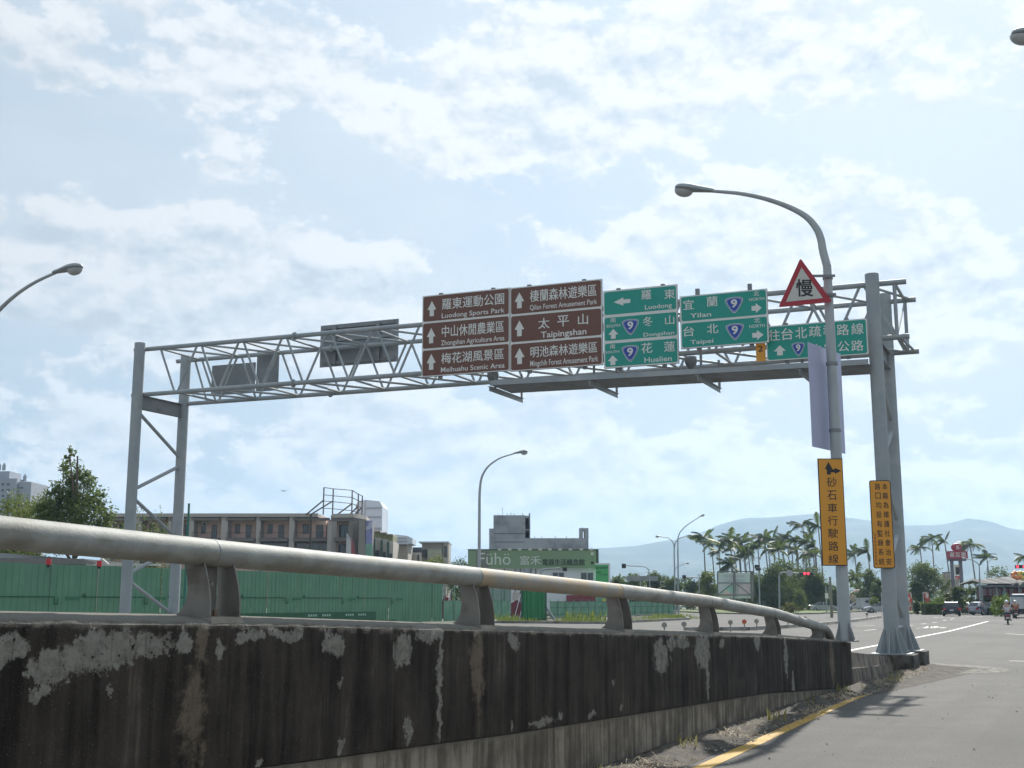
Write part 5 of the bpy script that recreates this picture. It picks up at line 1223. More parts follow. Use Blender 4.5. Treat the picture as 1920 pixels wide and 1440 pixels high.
# long brown-pink row of houses
Y = 158; WALLB = M('row_wall_taupe', (.43, .385, .355), .85, 0, .07, .3); PINK = M('row_wall_pink', (.80, .56, .48), .85, 0, .06, .3); SLAB = M('row_slab_dark', (.17, .15, .14), .85, 0, .1, .4); FRM = M('frame_dark', (.045, .05, .055), .5)
root = bld('row_building', 400, Y, 'long flat-roofed taupe and pink terrace with recessed balconies')
bpart(root, 'roof', 186, 596, 962.5, 969, Y - .25, 9, WALLB)
bpart(root, 'core', 188, 604, 969.2, 1140, Y, 8, PINK, 2.2)
bays = [(205, 250), (262, 312), (318, 352), (360, 412), (424, 478), (486, 540), (550, 618)]
px0 = 188
for i, (b0, b1) in enumerate(bays):
    bpart(root, 'pier', px0, b0, 969.2, 1140, Y, 2.15, WALLB); px0 = b1
    bpart(root, 'lintel', b0 + .2, b1 - .2, 971, 976, Y, .5, SLAB, -.12)
    bpart(root, 'balcony_slab', b0 + .1, b1 - .1, 1009, 1015, Y, 2.1, SLAB, -.2)
    w = b1 - b0
    window(root, b0 + w * .18, b0 + w * .36, 981, 999, Y, FRM, 1, 2.18)
    window(root, b0 + w * .55, b0 + w * .76, 982, 1008.5, Y, FRM, 1, 2.18, 'balcony_door')
    mb = MB(); za, zb2 = at(b0, 1008.8, Y).z, at(b0, 998, Y).z; xa, xb = at(b0, 1000, Y).x + .02, at(b1, 1000, Y).x - .02
    mb.box(xa, xb, Y - .05, Y - .01, zb2 - .04, zb2); mb.box(xa, xb, Y - .05, Y - .01, za, za + .04)
    nb = int((xb - xa) / .22)
    for j in range(nb + 1): xx = xa + (xb - xa) * j / nb; mb.box(xx - .012, xx + .012, Y - .04, Y - .02, za + .04, zb2 - .04)
    g_ = mb.build('railing', FRM, root)
    window(root, b0 + 3, b1 - 3, 1017, 1034, Y, FRM, 3, .8, 'shop_window')
bpart(root, 'pier', px0, 622, 966, 1140, Y, 2.15, WALLB)
for x, y in ((385, 983), ):
    mb = MB(); p = at(x, y, Y + 2.1); mb.box(p.x - .35, p.x + .35, p.y - .35, p.y, p.z - .28, p.z + .28); ac = mb.build('air_conditioner', M('ac_white', (.6, .6, .57), .5), root); mb = MB(); mb.lathe(p + Vector((0, -.37, 0)), [(0, 0), (.2, 0), (.2, .02)], 12, ax=Vector((0, 1, 0))); mb.build('fan_grille', FRM, ac)
# curved corner block with roof frame
Yc = 156; root = bld('corner_house', 640, Yc, 'taupe corner house with chamfered front and deep balconies, steel frame on roof')
cor = [at(620, 1100, Yc), at(660, 1100, Yc - .6), at(682, 1100, Yc + 4), at(690, 1100, Yc + 11), at(618, 1100, Yc + 11)]
def slabp(name, pts, z0, z1, mat, grow=0):
    mb = MB(); c = sum((Vector((p.x, p.y, 0)) for p in pts), Vector()) / len(pts); P = [Vector((p.x, p.y, 0)) + (Vector((p.x, p.y, 0)) - c).normalized() * grow for p in pts]
    mb.prism([(p.x, p.y) for p in P], lambda u, w_, t: Vector((u, w_, t)), z0, z1); return mb.build(name, mat, root)
zr_ = [at(640, y, Yc).z for y in (963.5, 971, 974.5, 1008, 1015, 1036)]
slabp('parapet', cor, zr_[1], zr_[0], WALLB, .2); slabp('lintel', cor, zr_[2] - .25, zr_[1] - .01, SLAB, .05); slabp('inner_wall', cor, 0, zr_[2] - .26, PINK, -1.6); slabp('balcony_slab', cor, zr_[4], zr_[3], SLAB, .25)
for i in range(3):
    a, b = cor[i], cor[i + 1]
    for p in (a, b):
        mb = MB(); mb.tube([(p.x, p.y, 0), (p.x, p.y, zr_[2] - .26)], .62, 4); mb.build('pier', WALLB, root)
    d = (b - a); d.z = 0; nn = Vector((d.y, -d.x, 0)).normalized()
    for z0_, z1_ in ((zr_[3] + .05, zr_[2] - .6), (zr_[5] - 1.0, zr_[4] - .35)):
        c = (a + b) / 2 - nn * .95; mb = MB(); mb.obox((c.x, c.y, (z0_ + z1_) / 2), d * .30, nn * .03, Vector((0, 0, (z1_ - z0_) / 2))); f = mb.build('window', FRM, root); mb = MB()
        for u in (-.5, .5): mb.obox((c.x + d.x * .29 * u, c.y + d.y * .29 * u, (z0_ + z1_) / 2) , d * .12, nn * .045, Vector((0, 0, (z1_ - z0_) / 2 - .12)))
        mb.build('pane', GLASS, f)
RUSTS = M('frame_steel', (.13, .11, .10), .7, .3, .2, 3)
root = bld('roof_billboard_frame', 640, Yc, 'empty rusty steel billboard frame on the corner house roof', 'steel frame'); root.location.z = zr_[0]
top_ = [((607.5, 914), (606, 965)), ((625, 916.5), (623.5, 965)), ((660.5, 919.5), (659.5, 969)), ((672, 926.5), (671, 972)), ((679.5, 930), (678.5, 973))]
yy = (Yc, Yc, Yc - .2, Yc + 2, Yc + 4)  # uprights
for (a, b), y_ in zip(top_, yy): mb = MB(); mb.beam(at(*b, y_), at(*a, y_), .15, .15); mb.build('upright', RUSTS, root)
for f in (0, .27, .5, .77):
    for i in range(4):
        (a, b), (c, d_) = top_[i], top_[i + 1]; p = at(*a, yy[i]).lerp(at(*b, yy[i]), f); q_ = at(*c, yy[i + 1]).lerp(at(*d_, yy[i + 1]), f); mb = MB(); mb.beam(p, q_, .08, .08); mb.build('rail', RUSTS, root)
for a, b in (((606.5, 938), (574, 965)), ((624, 939.5), (584, 964)), ((660, 944.5), (631, 966)), ((671, 949), (651, 970)), ((679, 951), (660, 970))): mb = MB(); mb.beam(at(*a, Yc + .3), at(*b, Yc + 1.5), .14, .14); mb.build('stay', RUSTS, root)
# white metal-clad stair tower
Y = 172; root = bld('clad_stair_tower', 692, Y, 'white corrugated metal rooftop tower with chamfered top'); CLAD = M('cladding_white', (.60, .65, .72), .6, .1, .05, .4)
mb = MB(); z_ = lambda y: at(700, y, Y).z; x_ = lambda x: at(x, 1000, Y).x
prof = [(x_(666), z_(1140)), (x_(716), z_(1140)), (x_(716), z_(949)), (x_(711), z_(940)), (x_(684), z_(937)), (x_(672), z_(939)), (x_(666), z_(946))]
mb.prism([prof[i] for i in range(7)], lambda u, w_, t: Vector((u, Y + t, w_)), 0, 8); mb.build('wall', CLAD, root)
for y_ in (952, 969, 990): mb = MB(); mb.box(x_(686), x_(714), Y - .12, Y - .01, z_(y_) - .15, z_(y_) + .05); mb.build('seam_flashing', GREYB, root)
mb = MB(); mb.box(x_(682.5), x_(684), Y - .1, Y - .01, z_(990), z_(938.5)); mb.build('corner_trim', GREYB, root)
# party wall with long violet banner
Y = 150; root = bld('banner_wall', 684, Y, 'plain taupe party wall carrying a long violet and green banner'); TA = M('party_wall', (.25, .23, .21), .85, 0, .06, .3)
bpart(root, 'wall', 671, 685, 975, 1140, Y, 9, TA); 
mb = MB(); bx(mb, 685.2, 698, 976, 1019, Y, .3); bn = mb.build('banner', M('banner_violet', (.22, .22, .42), .7, 0, .15, 1, col2=(.42, .43, .55), c2=(.55, .6), c2s=.8), root)
mb = MB(); bx(mb, 685.2, 698, 1019.2, 1048, Y, .3); mb.build('banner_lower', M('banner_green', (.18, .34, .27), .7, 0, .15, 1, col2=(.35, .45, .4), c2=(.55, .6), c2s=.9), root)
# olive-trimmed house and the row beyond, stepping down in perspective
OLV = M('olive_trim', (.25, .26, .13), .7, 0, .1, .6); CRM = M('cream_wall', (.50, .47, .42), .85, 0, .08, .4); GRNP = M('green_column', (.03, .10, .075), .6)
Y = 160; root = bld('olive_townhouse', 716, Y, 'cream townhouse with olive roof panels and dark green columns')
for i, (xa, xb, yt) in enumerate(((699, 713, 996), (713.2, 725, 999), (725.2, 736, 1002))):
    bpart(root, 'wall', xa, xb, yt + 12, 1140, Y, 8, CRM, .1 * i); bpart(root, 'roof_panel', xa, xb, yt + 1.2, yt + 11.8, Y, 6, OLV, .1 * i + .3); bpart(root, 'cornice', xa - .4, xb, yt - 1, yt + 1, Y, 7, CRM, .1 * i - .2)
    bpart(root, 'column', xa + .2, xa + 3.4, yt + 14, 1140, Y, .5, GRNP, .1 * i - .5); window(root, xa + 5, xb - 1.5, yt + 36, yt + 50, Y, FRM, 1, .1 * i - .05)
Y = 170; root = bld('metal_roof_house', 760, Y, 'grey house with white corrugated rooftop extension')
bpart(root, 'wall', 736.5, 764, 1020, 1140, Y, 8, CRM); mb = MB(); x_ = lambda x: at(x, 1000, Y).x; z_ = lambda y: at(750, y, Y).z
mb.prism([(x_(736.5), z_(1019.8)), (x_(764), z_(1019.8)), (x_(773), z_(1019)), (x_(773), z_(1009)), (x_(762), z_(1004)), (x_(740), z_(1002)), (x_(736.5), z_(1003))], lambda u, w_, t: Vector((u, Y + t, w_)), .5, 7); mb.build('roof_extension', CLAD, root)
for y_ in (1008.5, 1014.5): mb = MB(); mb.box(x_(740), x_(763), Y + .38, Y + .49, z_(y_) - .08, z_(y_) + .05); mb.build('seam_flashing', GREYB, root)
window(root, 738, 748, 1027, 1036, Y, FRM, 1); bpart(root, 'awning', 735.8, 765, 1021, 1023, Y, 1.2, SLAB, -1.3)
Y = 178; root = bld('arched_townhouses', 776, Y, 'pair of narrow townhouses with dark roofs and arched windows')
for xa, xb in ((764.5, 778), (778.3, 790)):
    bpart(root, 'wall', xa, xb, 1036, 1140, Y, 8, CRM); bpart(root, 'roof', xa - .3, xb, 1026, 1035.8, Y, 6, M('roof_slate', (.055, .06, .085), .6), .4)
    window(root, xa + 4, xb - 4, 1040, 1055, Y, FRM, 0)
Y = 165; root = bld('flat_roof_house', 815, Y, 'grey-brown house with a thin flat roof projecting left')
m = M('grey_brown_wall', (.36, .33, .30), .85, 0, .07, .3); bpart(root, 'wall', 790.3, 830, 1018, 1140, Y, 8, m); bpart(root, 'roof', 786, 842, 1015.6, 1017.8, Y, 9, CLAD, -.8); bpart(root, 'stair_shaft', 831, 841, 1018, 1140, Y, 6, CRM, -.3)
bpart(root, 'lower_wall', 803, 829, 1031, 1140, Y, 2, M('pale_green_wall', (.36, .36, .28), .8), -2.1); bpart(root, 'balcony', 792, 802, 1031, 1045, Y, 1.5, FRM, -1.6)
window(root, 833, 838, 1024, 1045, Y, FRM, 0, -.31)
# utility pole in front of the terrace and banner poles
def pole(x, y0_, y1_, Y, r, label, mat, name='utility_pole', cat='pole'):
    a = at(x, y1_, Y); a.z = 0; b = at(x, y0_, Y); root = thing(name, a, label, cat); mb = MB(); mb.tube([a, Vector((a.x, a.y, b.z))], [r, r * .75], 10); mb.build('shaft', mat, root, smooth=True); return root, a, b
pole(580.5, 963, 1060, 120, .14, 'dark concrete utility pole before the terrace', M('pole_dark', (.07, .065, .06), .9))
r_, a, b = pole(349, 944, 1060, 60, .07, 'green post just right of the rear left gantry post', M('pole_green', (.03, .16, .12), .6), 'green_post', 'post')
for x, l in ((649, 'white feather banner on the hoarding side of the corner house'), (657, 'small red and dark feather banner beside the white one')):
    r_, a, b = pole(x, 1000 if x < 650 else 1010, 1060, 130, .03, l, WHITE, 'feather_banner', 'banner'); mb = MB(); zt_ = b.z
    mb.prism([(0, zt_), (.28, zt_ - .4), (.42, zt_ - 1.4), (.35, zt_ - 3.2), (0, zt_ - 3.4)], lambda u, w_, t, a=a: Vector((a.x + .03 + u, a.y + t + .12 * math.sin(w_ * 3), w_)), 0, .01)
    mb.build('flag', M('flag_white', (.5, .5, .52), .7, col2=(.3, .3, .42), c2s=2) if x < 650 else M('flag_red', (.3, .08, .09), .7, col2=(.1, .06, .1), c2s=2), r_)
# bare concrete building
Y = 164; root = bld('concrete_building', 1010, Y, 'unfinished bare grey concrete block with tower and roof post behind the shop')
bpart(root, 'lower_block', 917, 1104, 1009, 1140, Y, 14, CONC); bpart(root, 'step_block', 917, 925, 991, 1008.8, Y, 9, CONC); bpart(root, 'stair_tower', 925.2, 985, 966, 1008.8, Y, 9, CONC)
bpart(root, 'side_slab', 985.2, 992, 966, 970, Y, 8, CONC, 1); bpart(root, 'side_wall', 992.2, 994.5, 961, 1008.8, Y, 8, CONC, 1); bpart(root, 'side_slab', 985.2, 992, 991, 994, Y, 8, CONC, 1); bpart(root, 'side_recess', 985.2, 992, 970.2, 990.8, Y, 1, SLAB, 6); bpart(root, 'side_recess', 985.2, 992, 994.2, 1008.6, Y, 1, SLAB, 6)
bpart(root, 'roof_post', 1087, 1093, 992, 1008.8, Y, 2, CONC); bpart(root, 'roof_post', 1096, 1103.5, 990, 1008.8, Y, 2, CONC); bpart(root, 'roof_lintel', 1087, 1103.5, 990, 992 + 3.5, Y, 1.8, CONC, .1)
for y_ in (1000, 1016): mb = MB(); p, q_ = at(926, y_, Y), at(984, y_, Y); mb.box(p.x, q_.x, Y - .05, Y - .005, p.z - .05, p.z + .03); mb.build('pour_joint', M('joint_dark', (.09, .095, .11), .9), root)
for i, (x, y0_) in enumerate(((934, 964), (942, 951), (951, 963), (958, 961), (964, 963), (980, 962), (1002, 1006), (1016, 1005.5), (1041, 1004.5), (1062, 1005), (1092, 988))):
    mb = MB(); p = at(x, y0_, Y + 1); p2 = at(x, 966 if x < 990 else (1009 if x < 1080 else 990), Y + 1); mb.tube([p2, p], .035 if x != 942 else .025, 4); mb.build('rebar', RUSTS, root)
# green-fronted shop
Y = 140; root = bld('appliance_shop', 1000, Y, 'white metal shop with a long sage green fascia sign'); SWHITE = M('shop_cladding', (.72, .73, .76), .55, .1, .04, .5)
SAGE = M('fascia_sage', (.21, .31, .175), .55, 0, .05, .3); x_ = lambda x: at(x, 1080, Y).x
bpart(root, 'wall', 879, 1117, 1065.5, 1150, Y, 9, SWHITE, .25)
for x in (886, 893, 945, 965, 975, 985, 995, 1004): mb = MB(); mb.box(x_(x), x_(x) + .09, Y + .17, Y + .24, 0, at(x, 1066, Y).z); mb.build('mullion', FRM, root)
fas = bpart(root, 'fascia', 877.5, 1119, 1032, 1065, Y, .5, SAGE, -.3)
mb = MB(); a, b = at(877, 1032, Y), at(1122, 1030.5, Y); mb.box(a.x, b.x, Y - .36, Y + 1, a.z + .02, b.z + .04); mb.build('fascia_edge', M('fascia_edge', (.06, .085, .06), .6), fas)
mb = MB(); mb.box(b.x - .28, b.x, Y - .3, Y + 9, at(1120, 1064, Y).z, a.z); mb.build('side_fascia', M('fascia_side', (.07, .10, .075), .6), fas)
SH = Plane((0, Y - .3), (1, 0)); zs_ = lambda x, y: (860 + x / 6.26, 950 + y / 6.26)
LETW = M('letter_white', (.62, .66, .60), .5); LETD = M('letter_dark', (.02, .035, .02), .5)
mb = MB(); bx(mb, 893, 917, 1033.5, 1065, Y, .02, 0, -.325); mb.build('fascia_patch', M('fascia_patch', (.19, .195, .17), .6), fas)
mb = MB(); add_text(mb, SH, 'Fühö', (235, 682), (610, 542), .03, .0, zoom=zs_); add_text(mb, SH, '富禾', (720, 684), (962, 576), .032, .012, zoom=zs_); mb.build('lettering', LETW, fas)
mb = MB(); add_text(mb, SH, '電器生活概念館', (985, 690), (1478, 614), .03, .03, zoom=zs_); mb.build('dark_lettering', LETD, fas)
for y_, m in ((552, LETW), (608, M('letter_ring', (.2, .28, .17), .5)), (660, LETD)): mb = MB(); p = SH.px(*zs_(1568, y_), .04); mb.box(p.x - .16, p.x + .16, p.y - .02, p.y, p.z - .16, p.z + .16); mb.build('fascia_symbol', m, fas)
for x in (480, 600, 716, 838, 958, 1070, 1190, 1312, 1440, 1558): mb = MB(); p = at(*zs_(x, 503), Y - .8); mb.box(p.x - .2, p.x + .2, p.y - .15, p.y + .15, p.z - .1, p.z + .12); mb.beam(p, p + Vector((0, .5, -.15)), .04, .04); mb.build('sign_floodlight', M('flood_white', (.55, .55, .5), .5), fas)
window(root, 1035, 1059, 1072, 1088, Y, SWHITE, 1, .22); window(root, 1088, 1114, 1072, 1092, Y, SWHITE, 1, .22)
for k, (x0_, x1_) in enumerate(((1062, 1119),)):
    mb = MB(); bx(mb, x0_, x1_, 1116, 1132, Y, .15, 0, -.2); mb.build('awning_red', M('awning_red', (.22, .035, .05), .7, 0, .2, 2), root)
bpart(root, 'side_post', 984, 992, 1065.2, 1150, Y, .4, GREYB, -.3)
for x0_, x1_, y_ in ((812, 843, 1117), (957, 981, 1127)):
    mb = MB(); p = at(x0_, y_ + 12, 112 + (x0_ > 900) * 4); q_ = at(x1_, y_, 112 + (x0_ > 900) * 4); rt = thing('red_van', (p.x, p.y, 0), ('dark red tarpaulin stall seen over the low fence' if x0_ < 900 else 'dark red tarpaulin heap seen through the fence opening'), 'stall'); rt.name = 'tarpaulin_stall'
    mb.prism([(p.x, .02), (q_.x, .02), (q_.x, q_.z - .2), ((p.x + q_.x) / 2, q_.z + .1), (p.x, q_.z - .25)], lambda u, w_, t, p=p: Vector((u, p.y + t, w_)), 0, 2.0); mb.build('cover', M('tarp_red', (.16, .03, .04), .7, 0, .2, 2), rt)
    for f in (.3, .7): mb = MB(); xx = p.x + (q_.x - p.x) * f; mb.tube([(xx, p.y - .1, 0), (xx + .6, p.y - .1, q_.z + .6)], .04, 5); mb.build('prop', CLAD, rt)
    mb = MB(); mb.box(p.x + .2, q_.x - .3, p.y + .3, p.y + 1.4, q_.z + .05, q_.z + .8); mb.build('white_bundle', M('bundle', (.42, .40, .38), .8, 0, .4, 1.5), rt)
# tall green maker sign at the shop corner
Y = 138; root = bld('pylon_board', 1130, Y, 'bright green upright board with dark lettering at the shop corner', 'sign'); BG = M('board_green', (.07, .42, .13), .5, 0, .04, .3)
bpart(root, 'board', 1117, 1141, 1059, 1104, Y, .3, BG); bpart(root, 'frame', 1141.2, 1144.5, 1056, 1150, Y, .3, SWHITE); bpart(root, 'frame', 1116, 1141, 1056, 1058.8, Y, .3, SWHITE)
SH2 = Plane((0, Y), (1, 0)); mb = MB(); add_text(mb, SH2, 'SHARP', (1117.5, 1066.5), (1139.5, 1062.5), .01, .03); add_text(mb, SH2, '電器', (1118, 1074.6), (1127, 1071.6), .01, .01); add_text(mb, SH2, '生活館', (1124, 1079), (1139, 1076), .01, .01); mb.build('lettering', LETD, root)
bpart(root, 'lower_board', 1117, 1141, 1104.2, 1150, Y, .25, HG2); bpart(root, 'yellow_notice', 1129, 1136, 1123, 1130, Y, .05, M('notice_yellow', (.65, .52, .08), .6), -.1)

# ================================================================== SIGNALS, LAMPS, BOARDS across the junction
POLEG = M('pole_grey', (.30, .33, .35), .6, .2, .06, 2)
def far_lamp(x, ybase, Y, arms, label, r=.11, name='street_lamp'):
    a = at(x, ybase, Y); a.z = 0; root = thing(name, a, label, 'street lamp', 'street lamps')
    for k, path in enumerate(arms):
        P = [at(px, py, Y) for px, py in path]
        if k == 0: mb = MB(); mb.tube([a, P[0]], [r, r * .75], 10); mb.build('post', POLEG, root, smooth=True)
        mb = MB(); mb.tube(P, [r * .7 + (r * .4 - r * .7) * i / (len(P) - 1) for i in range(len(P))], 8); mb.build('arm', POLEG, root, smooth=True)
        hb = P[-1]; d = (P[-1] - P[-2]).normalized(); lamp_head(hb + d * .75, hb, (0, 0, 1), root, .75, 1.15)
    return root
far_lamp(1272, 1148, 150, [[(1271, 1030), (1271, 1008), (1275, 998), (1285, 987), (1298, 978), (1311, 970)]], 'tall single-arm lamp between the double lamp and the palms')
far_lamp(1266, 1125, 156, [[(1264, 1040), (1264, 1022), (1260, 1014), (1252, 1008), (1240, 1006.5)], [(1264, 1030), (1266, 1018), (1272, 1010), (1280, 1007), (1286, 1005.5)]], 'double-armed lamp behind the tall single-arm lamp')
far_lamp(1263, 1125, 210, [[(1264, 1085), (1264, 1072), (1268, 1064), (1276, 1060), (1284, 1057.5)]], 'small distant lamp low beside the double-armed lamp', .10)
far_lamp(1398, 1120, 205, [[(1398, 1065), (1397, 1054), (1390, 1049), (1381, 1046), (1374, 1045)], [(1400, 1060), (1403, 1052), (1411, 1048), (1419, 1046)]], 'double-armed lamp standing behind the billboard')
far_lamp(1583, 1140, 215, [[(1583, 1086), (1583, 1082), (1584, 1080.6), (1585, 1080.4)]], 'thin dark lamp between lamp post and gantry')
far_lamp(1838, 1152, 150, [[(1836.5, 1070), (1836, 1060), (1832, 1055), (1824, 1050), (1815, 1048.5)]], 'lamp right of the red pylon sign with its arm crossing it')
far_lamp(1850, 1140, 210, [[(1851, 1066), (1852, 1056), (1857, 1050), (1861, 1049)]], 'small distant lamp above the market roof')
def signal(x, ybase, Y, pts, label, heads, cam_box=False, disc=None):
    a = at(x, ybase, Y); a.z = 0; root = thing('traffic_signal', a, label, 'traffic light'); P = [at(px, py, Y) for px, py in pts]
    mb = MB(); mb.tube([a, P[0]], [.12, .10], 10); mb.build('post', POLEG, root, smooth=True)
    mb = MB(); mb.tube(P, .065, 8); mb.build('arm', POLEG, root, smooth=True)
    for (x0_, x1_, y0_, y1_, lit) in heads:
        p, q_ = at(x0_, y1_, Y - .15), at(x1_, y0_, Y - .15); mb = MB(); mb.box(p.x, q_.x, p.y - .15, p.y + .15, p.z, q_.z); hd = mb.build('signal_head', M('signal_housing', (.03, .032, .035), .5), root)
        n = max(1, int(round((q_.x - p.x) / (q_.z - p.z))))
        if n > 1:
            for i in range(n):
                c = Vector((p.x + (q_.x - p.x) * (i + .5) / n, p.y - .17, (p.z + q_.z) / 2)); r = (q_.z - p.z) * .36; mb = MB(); mb.lathe(c, [(0, -.01), (r, 0), (r, .02)], 12, ax=Vector((0, 1, 0)))
                mb.build('lens', lightmat('red_light', (1, .02, .04), 4) if i in lit else M('lens_dark', (.02, .03, .03), .2), hd)
                mb = MB(); mb.beam(c + Vector((-r, -.12, r)), c + Vector((r, -.12, r)), .22, .03); mb.build('visor', WHITE if x < 1500 else BLACK, hd)
        else:
            c = Vector(((p.x + q_.x) / 2, p.y - .16, (p.z + q_.z) / 2)); r = (q_.x - p.x) * .28; mb = MB(); mb.lathe(c, [(0, -.01), (r, 0), (r, .02)], 12, ax=Vector((0, 1, 0))); mb.build('lens', BLACK, hd)
    if disc:
        c = at(*disc, Y - .2); mb = MB(); mb.lathe(c, [(0, -.01), (.42, 0), (.42, .03)], 16, ax=Vector((0, 1, 0))); mb.build('round_sign', M('disc_grey', (.36, .37, .38), .5, .2), root)
    return root
signal(1218, 1125, 150, [(1218, 1098), (1218, 1078), (1216, 1068), (1210, 1063), (1202, 1061.5), (1174, 1060.5)], 'bent signal mast with box at the left end, above the left trees', [(1166, 1173.5, 1057, 1065.5, ())])
signal(1262, 1125, 152, [(1345, 1100), (1330, 1083), (1312, 1082.5), (1286, 1082.5)][0:0] or [(1311, 1110), (1311, 1086), (1308, 1083), (1300, 1082.5), (1286, 1082.5)], 'lower signal arm with small box right of the double lamps', [(1279.5, 1286, 1078.5, 1085.5, ())])
signal(1461, 1137, 150, [(1461, 1080), (1461, 1076), (1464, 1073.6), (1470, 1073.2), (1482, 1074), (1500, 1075)], 'traffic light arm showing red over the roundabout trees', [(1499, 1524, 1072.5, 1078.5, (1, 2))], disc=(1480.5, 1074.5))
signal(1424, 1125, 170, [(1423, 1075), (1422, 1068)], 'short post with dark signal heads right of the billboard', [(1415, 1424, 1059, 1066, ()), (1417, 1426, 1064, 1070, ())])
signal(1948, 1150, 140, [(1948, 1070), (1946, 1061), (1935, 1060)], 'traffic light at the right edge showing a row of lenses', [(1904, 1934, 1059.5, 1065.5, (0, 2))])
signal(1040, 1120, 104, [(1012, 1120), (1012, 1088), (1014, 1072), (1022, 1067), (1050, 1065.5)], 'thin bent signal mast in front of the shop fascia', [(1055, 1063, 1064, 1071, ())])
# overhead blue-grey board far behind trees
Y = 190; root = bld('direction_board', 1217, Y, 'grey reverse of a wide direction board among the trees', 'road sign'); bpart(root, 'panel', 1175, 1234, 1080, 1089, Y, .1, ALU); bpart(root, 'post', 1200, 1202, 1089, 1125, Y, .2, POLEG)
# scaffolded billboard
Y = 172; root = bld('billboard', 1378, Y, 'pale pastel billboard held in a steel pipe scaffold', 'billboard')
BB = M('billboard_face', (.70, .73, .74), .6, 0, .04, .3, col2=(.62, .73, .71), c2=(.48, .52), c2s=.16)
bpart(root, 'face', 1347, 1407, 1074, 1122, Y, .1, BB)
SH3 = Plane((0, Y), (1, 0))
mb = MB(); mb.prism([SH3.sz(1350, 1112), SH3.sz(1372, 1094), SH3.sz(1376, 1108), SH3.sz(1362, 1116)], SH3.pt, .11, .12); mb.build('print_teal', M('print_teal', (.42, .70, .60), .6), root)
mb = MB(); mb.prism([SH3.sz(1350, 1117), SH3.sz(1362, 1106), SH3.sz(1374, 1117)], SH3.pt, .122, .13); mb.build('print_salmon', M('print_salmon', (.75, .60, .54), .6), root)
mb = MB(); mb.prism([SH3.sz(1382, 1094), SH3.sz(1407, 1094), SH3.sz(1407, 1117), SH3.sz(1384, 1114)], SH3.pt, .11, .12); mb.build('print_pink', M('print_pink', (.70, .60, .64), .6), root)
mb = MB(); add_text(mb, SH3, '蘭陽地產', (1356, 1083), (1396, 1077.5), .11, .02); add_text(mb, SH3, 'LAN YANG', (1357, 1091), (1396, 1085.5), .11, .01); mb.build('faded_lettering', M('print_faded', (.50, .56, .55), .6), root)
mb = MB()
SC = M('scaffold_pipe', (.17, .175, .17), .6, .3)
for x in (1345.5, 1376, 1409): mb = MB(); mb.tube([at(x, 1128, Y - .5), at(x, 1071, Y - .5)], .10, 6); mb.build('scaffold_upright', SC, root)
for x in (1411.5, 1378.5): mb = MB(); mb.tube([at(x, 1128, Y + .8), at(x, 1071.5, Y + .8)], .10, 6); mb.build('scaffold_upright', SC, root)
for y_ in (1071.5, 1093, 1115.5): mb = MB(); mb.tube([at(1345.5, y_, Y - .5), at(1412, y_, Y - .5)], .085, 6); mb.build('scaffold_ledger', SC, root)
for a, b in (((1347, 1114), (1374, 1094)), ((1380, 1094), (1406, 1114)), ((1378, 1072), (1380, 1120)), ((1411, 1073), (1415, 1118))): mb = MB(); mb.tube([at(*a, Y - .45), at(*b, Y - .45)], .065, 6); mb.build('scaffold_brace', SC, root)
# service box and post near the lamp post
r_, a, b = pole(1550, 1098, 1142, 165, .10, 'pale post with a white parking plate left of the orange route sign foot', POLEG, 'sign_post', 'post')
p = at(1550, 1117, 164.8); mb = MB(); mb.box(p.x - .22, p.x + .22, p.y - .04, p.y, p.z - .35, p.z + .35); mb.build('plate', WHITE, r_)
r_, a, b = pole(1559, 1082, 1142, 120, .15, 'grey-brown squared post just left of the lamp post', M('post_beige', (.22, .21, .16), .7), 'signal_post', 'post')

# ================================================================== RED PYLON SIGN AND MARKET
Y = 185; root = bld('pylon_sign', 1795, Y, 'red rooftop-like pylon sign on two columns with swirl emblem on top', 'sign')
COLM = M('pylon_column', (.17, .155, .19), .7, 0, .08, .5); PR = M('pylon_red', (.37, .028, .065), .5, 0, .08, .5); PW = M('pylon_white', (.66, .62, .6), .5)
for xa, xb in ((1785, 1790.6), (1801, 1807)):
    bpart(root, 'column', xa, xb, 1052, 1140, Y, .3, COLM)
mb = MB(); bx(mb, 1779, 1811, 1047, 1051.8, Y, .7, 0, -.2); mb.build('capital', COLM, root)
box_ = bpart(root, 'sign_box', 1776.5, 1812.5, 1033.5, 1048, Y, .9, PR, -.45)
SH4 = Plane((0, Y - .45), (1, 0)); mb = MB(); add_text(mb, SH4, '喜互惠', (1780.5, 1044.6), (1811, 1035.6), .02, .03); mb.build('lettering', PW, box_)
mb = MB(); c = at(1794.5, 1026.5, Y); mb.lathe(c + Vector((-.35, 0, 0)), [(0, -.35), (.58, -.3), (.66, 0), (.58, .3), (0, .35)], 20, ax=Vector((0, 1, 0))); E_ = mb.build('emblem', PR, root)
for v in E_.data.vertices: v.co.x = (v.co.x - (c.x - .35 - root.location.x)) * 1.25 + (c.x - root.location.x - .1)
mb = MB(); add_text(mb, SH4, '5', (1793, 1030), (1799, 1023), -.05 + .0, .03); 
for v in range(len(mb.v)): mb.v[v] = (mb.v[v][0], c.y - .38, mb.v[v][2])
mb.build('emblem_swirl', PW, E_)
for dx in (-.5, .5): mb = MB(); mb.beam(at(1795, 1033.4, Y) + Vector((dx, 0, 0)), at(1795, 1029, Y) + Vector((dx * .6, 0, 0)), .12, .12); mb.build('emblem_strut', COLM, root)
for i, (dx, h_) in enumerate(((1.1, 1.3), (1.5, .9), (1.9, .7), (2.3, .4))): mb = MB(); p = at(1796, 1033.4, Y); mb.beam(p + Vector((dx, 0, 0)), p + Vector((dx + .2, 0, h_)), .10, .10); mb.build('roof_spike', COLM, root)
